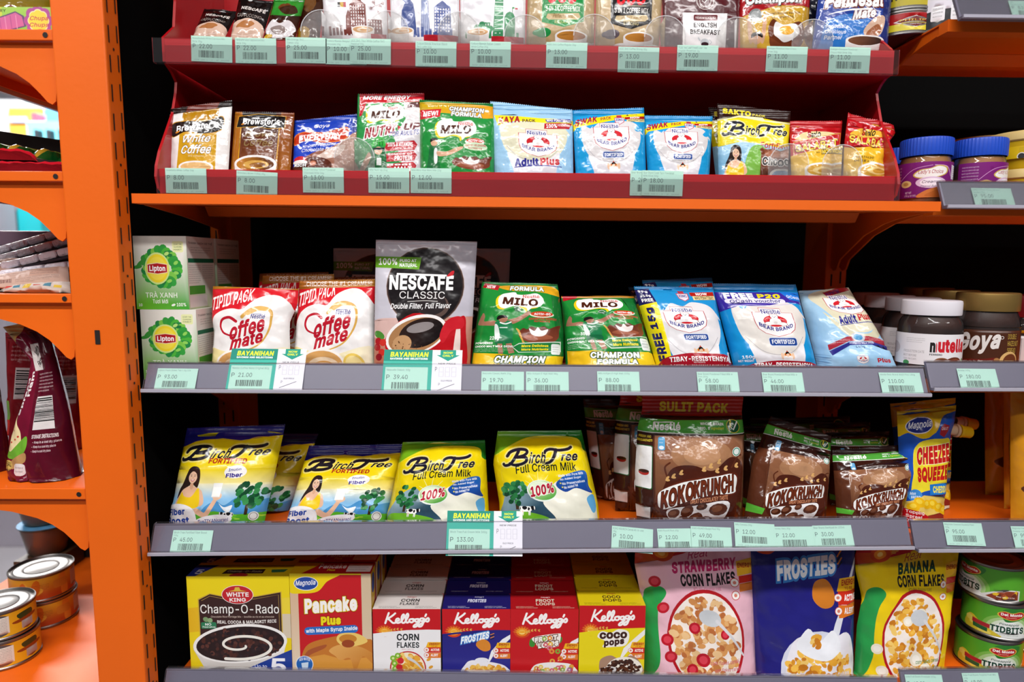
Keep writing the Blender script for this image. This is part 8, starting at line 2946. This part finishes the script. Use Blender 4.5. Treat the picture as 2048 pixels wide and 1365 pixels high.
boxobj_ = boxobj('sweets_box', -0.05, 0.03, 0, 0.05, 0, 0.020, solid('mauve_box', '#7c6474', 0.35), None, 0.0015, loc=(px_[0], 0.16, at(40, 492, 0.16)[2]))
tag(boxobj_, 'mauve sweets box behind the silver blister cards', 'box')
sup = boxobj('sweets_box', -0.10, 0.10, 0.0, 0.12, 0, 0.022, solid('dark_navy_box', '#23202e', 0.5), None, 0.0015, loc=(at(50, 540, 0.13)[0], 0.13, E3 + 0.0004))
tag(sup, 'dark navy box supporting the silver blister cards', 'box')
sup2 = boxobj('sweets_box', -0.10, 0.09, 0.0, 0.09, 0, 0.020, MATS['dark_navy_box'], None, 0.0015, loc=(at(50, 540, 0.14)[0], 0.145, E3 + 0.0228))
tag(sup2, 'dark navy box, upper of two under the mauve box', 'box')
def A_news(a):
    a.base = ('#c4a89c', '#b89888', 0, 0, 0, 100)
    a.tiny(10, 10, 52, 40, 4, '#4a3a38')
    a.r(56, 8, 90, 60, '#b89484')
    a.tiny(58, 12, 88, 56, 5, '#3a3030')
    a.bars(6, 60, 36, 90, '#5a2c2c')
    a.tiny(40, 66, 90, 92, 3, '#5a4844')
def A_news2(a):
    a.base = ('#ccc0b8', '#b8a89c', 0, 0, 0, 100)
    for k in range(6):
        a.r(10 + k * 14, 30 + (k % 2) * 20, 20 + k * 14, 60 + (k % 3) * 12, ('#b84038', '#4a7a8c', '#c8a83c')[k % 3])
    a.tiny(10, 8, 90, 26, 2, '#5a5050')
for q, Y, dz, fn, lab in (([(10, 576), (139, 563), (141, 584), (-12, 588)], 0.008, 0.0, A_news2, 'flat white paper packet with coloured patches at the shelf lip'),
                      ([(-34, 553), (136, 531), (139, 565), (-34, 583)], 0.026, 0.002, A_news, 'pinkish paper packet with printed columns lying on the white one'),
                      ([(-40, 520), (73, 517), (73, 531), (-40, 550)], 0.050, 0.004, A_news, 'pinkish paper packet uppermost, below the blister cards')):
    pack('paper_packet', lab, 'packet', fn, q, Y, E3 + 0.0005 + dz, lean=50, T=0.012, seal=0.0, teeth=0.0, mat=PAPER, wr=0.0008, group='paper packets on the third end shelf', back='#b8a090', cell=0.007)

# fourth end shelf: dark red pouches
def A_ham(a):
    a.base = ('#7a1430', '#6a0f28', 0, 0, 0, 100)
    a.p([(48, -3), (104, -3), (104, 120), (44, 120), (46, 60)], ('#5c0c22', '#4a0a1c', 40, 0, 100, 0))
    a.p([(-4, -4), (70, -4), (50, 3), (30, 6), (-4, 10)], '#c8a058', 1)
    a.t('Nutri', 44, 14, 62, 20, '#e8e4e2', 0.05)
    a.r(40, 13, 66, 30, '#d8d0cc')
    a.t('Nutrition', 43, 15, 63, 20, '#1a1414', 0.05, rot=38)
    a.t('Facts', 46, 22, 62, 27, '#1a1414', 0.05, rot=38)
    vert_text(a, 'Ham', 24, 30, 34, 46, '#ece6e4', 0.03)
    vert_text(a, 'Spread', 14, 34, 24, 58, '#ece6e4', 0.03)
    a.tiny(50, 32, 90, 45, 6, '#d8c0c4')
    a.r(52, 47, 86, 68, '#d8d2d0')
    a.bars(53, 48, 85, 64, '#1c1c1c', False, 16)
    a.t('STORAGE INSTRUCTIONS', 52, 71, 90, 73.5, '#e8dcdc', 0.03, res=1)
    for i in range(3):
        a.t('- Keep in a cool dry place', 54, 75 + i * 2.8, 92 - i * 6, 77 + i * 2.8, '#d8c4c8', 0.02, res=1)
    a.p([(6, 78), (10, 62), (14, 58), (22, 64), (30, 70), (34, 80), (24, 86), (8, 84)], '#ecd8a4', 1)
    for (x, y) in ((14, 68), (20, 74), (26, 72), (12, 76)):
        a.c(x, y, 2, '#c83c30')
    a.p([(4, 80), (14, 82), (34, 74), (44, 72), (46, 80), (30, 86), (8, 86)], '#6ca830', 1)
    a.p([(18, 88), (44, 82), (44, 88), (22, 93)], '#b88c58', 1)
    a.c(12, 91, 10, '#c8a858')
    a.t('REAL', 4, 88.5, 20, 91.5, '#2a1c10', 0.02)
    a.t('HAM', 7, 93, 17, 95.5, '#2a1c10', 0.02, res=1)
    a.rr(26, 89, 44, 97, '#e4dcdc', 30)
    a.tiny(28, 91, 42, 96, 2, '#4a1c28')
HP = 'dark red ham spread pouches'
kh = dict(T=0.055, form='stand', cell=0.006, wr=0.0016, mat=FILM, group=HP, teeth=0, back='#5a0c20')
h1 = pack('ham_spread_pouch', 'dark red ham spread pouch with bent gold top, sandwich print showing', 'pouch', A_ham, [(6, 655), (76, 640), (160, 948), (20, 950)], 0.030, E4 + 0.0004, lean=2, seal=0.05,
          eL=((0, 0), (10, 14), (22, 33), (34, 32), (60, 14), (80, 4), (100, 0)), eR=((0, 0), (12, 10), (30, 9), (60, 7), (100, 0)), **kh)
def A_ham2(a):
    a.base = ('#8c1420', '#7a1018', 0, 0, 0, 100)
    a.tiny(20, 10, 90, 24, 4, '#d8b0b0')
    a.r(34, 28, 84, 54, '#c8bcbc')
    a.bars(36, 30, 82, 50, '#222', False, 14)
    a.p([(2, 60), (14, 56), (22, 66), (14, 76), (2, 78)], '#7ca848', 1)
    a.p([(4, 74), (20, 72), (20, 84), (6, 86)], '#c83028', 1)
    a.rr(8, 84, 22, 96, '#d8d4d8', 20)
pack('spread_pouch', 'bright red spread pouch standing behind the bent-top pouch', 'pouch', A_ham2, [(12, 665), (90, 672), (100, 900), (18, 905)], 0.125, E4 + 0.0004, lean=2, seal=0.04, **dict(kh, T=0.04))
pack('spread_pouch', 'red spread pouch beside the post, mostly hidden by the shelf bracket', 'pouch', A_ham2, [(108, 690), (170, 690), (172, 900), (112, 905)], 0.150, E4 + 0.0004, lean=2, seal=0.04, **dict(kh, T=0.04))
pack('ham_spread_pouch', 'dark red pouch cut by the picture edge on the fourth end shelf', 'pouch', A_ham, [(-70, 700), (-12, 700), (11, 930), (-80, 932)], 0.05, E4 + 0.0004, lean=2, seal=0.04, **kh)

# base shelf: yellow tins, fruit cups
def L_yel(a):
    a.base = ('#d89818', '#e0a81c', 0, 0, 0, 100)
    a.r(30, 12, 60, 86, '#d8cfc4')
    a.tiny(31, 16, 59, 82, 9, '#6a645c')
    a.p([(64, 20), (72, 16), (73, 40), (66, 46)], '#2c3c1c', 1)
    a.p([(62, 46), (74, 40), (76, 52), (64, 58)], '#8a3c14', 1)
    a.r(66, 56, 73, 90, '#a89c98')
    a.r(0, 10, 26, 90, '#b8701c')
def L_peach(a):
    a.base = ('#d8a028', '#b8481c', 0, 10, 0, 80)
    for k in range(16):
        a.e(a.rng.random() * 100, 20 + a.rng.random() * 60, 5, 18, a.rng.choice(('#e0a838', '#c8641c', '#d8842c', '#a83c18')), a.rng.random() * 90, 10)
    a.tiny(48, 30, 60, 60, 4, '#5a2c14')
    a.rr(62, 24, 70, 64, '#c8802c', 30)
    a.r(73, 10, 80, 84, '#b8a8a4')
def tin_px(uL, uR, v, Y):
    a, b = at(uL, v, Y), at(uR, v, Y)
    return (a[0] + b[0]) / 2, (b[0] - a[0]) / 2
YT = 'yellow tins on the bottom end shelf'
r1 = 0.037
x1 = at(79, 1260, 0.055)[0] - r1 * 1.18
hh = (at(20, 1182, 0.055 - r1)[2] - E5)
h1_ = 0.037
cy1 = can('fruit_can', 'yellow tin with white table label, lower of the pair by the picture edge', 'tin', x1, 0.055, E5 + 0.0004, r1, h1_, L_yel, YT, rz=0.25)
clone(cy1, (x1 - 0.003, 0.055, E5 + h1_ + 0.0008), 'yellow tin with white table label, stacked on its twin')
x2 = at(154, 1220, 0.150)[0] - 0.0435
cy2 = can('fruit_can', 'orange peach tin, lower of the pair further back', 'tin', x2, 0.150, E5 + 0.0004, 0.039, 0.038, L_peach, YT, rz=0.2)
clone(cy2, (x2 - 0.002, 0.150, E5 + 0.0388), 'orange peach tin, stacked on the other peach tin')
AMB = solid('amber_fruit_cup', '#8c6a38', 0.3, vary=0.2, vscale=30)
def fcup(label, x, Y, z):
    root = empty('fruit_cup', (x, Y, z), 0)
    lathe('cup_body', [(0, 0), (0.024, 0), (0.026, 0.002), (0.035, 0.045), (0, 0.045)], AMB, root)
    lathe('cup_wall', [(0.0255, 0.0), (0.0275, 0.002), (0.0365, 0.047), (0.039, 0.048), (0.039, 0.0495)], clear('cup_plastic', (0.95, 0.93, 0.9), 0.05, 0.05), root)
    lathe('cup_film', [(0.039, 0.0496), (0.0, 0.05)], solid('cup_film_blue', '#5c9cc8', 0.3, vary=0.3, vscale=60), root)
    return tag(root, label, 'fruit cup', 'fruit cups behind the tins')
cx = at(95, 1090, 0.30)[0]
zc = E5 + 0.0004
zz = at(90, 1078, 0.28)[2] - 0.05
plinth = carton('fruit_cup_box', 'brown carton under the amber fruit cups', 'box', 0.062, 0.075, max(0.03, zz - zc), (cx + 0.004, 0.26, zc), None, None, None, '#4a3420')
ztop = zc + max(0.03, zz - zc)
fcup('amber fruit cup with printed blue film lid, on the carton', cx, 0.30, ztop + 0.0004)
fcup('amber fruit cup stacked upside on the other cup under the bracket', cx - 0.004, 0.30, ztop + 0.0514)
dk = boxobj('storage_box', 0, 0.12, 0, 0.3, 0, 0.13, solid('dark_store_box', '#1c1a20', 0.5, vary=0.3), None, 0.002, loc=(at(112, 1150, 0.34)[0], 0.34, E5 + 0.0004))
tag(dk, 'dark box in shade at the back of the bottom end shelf', 'box')
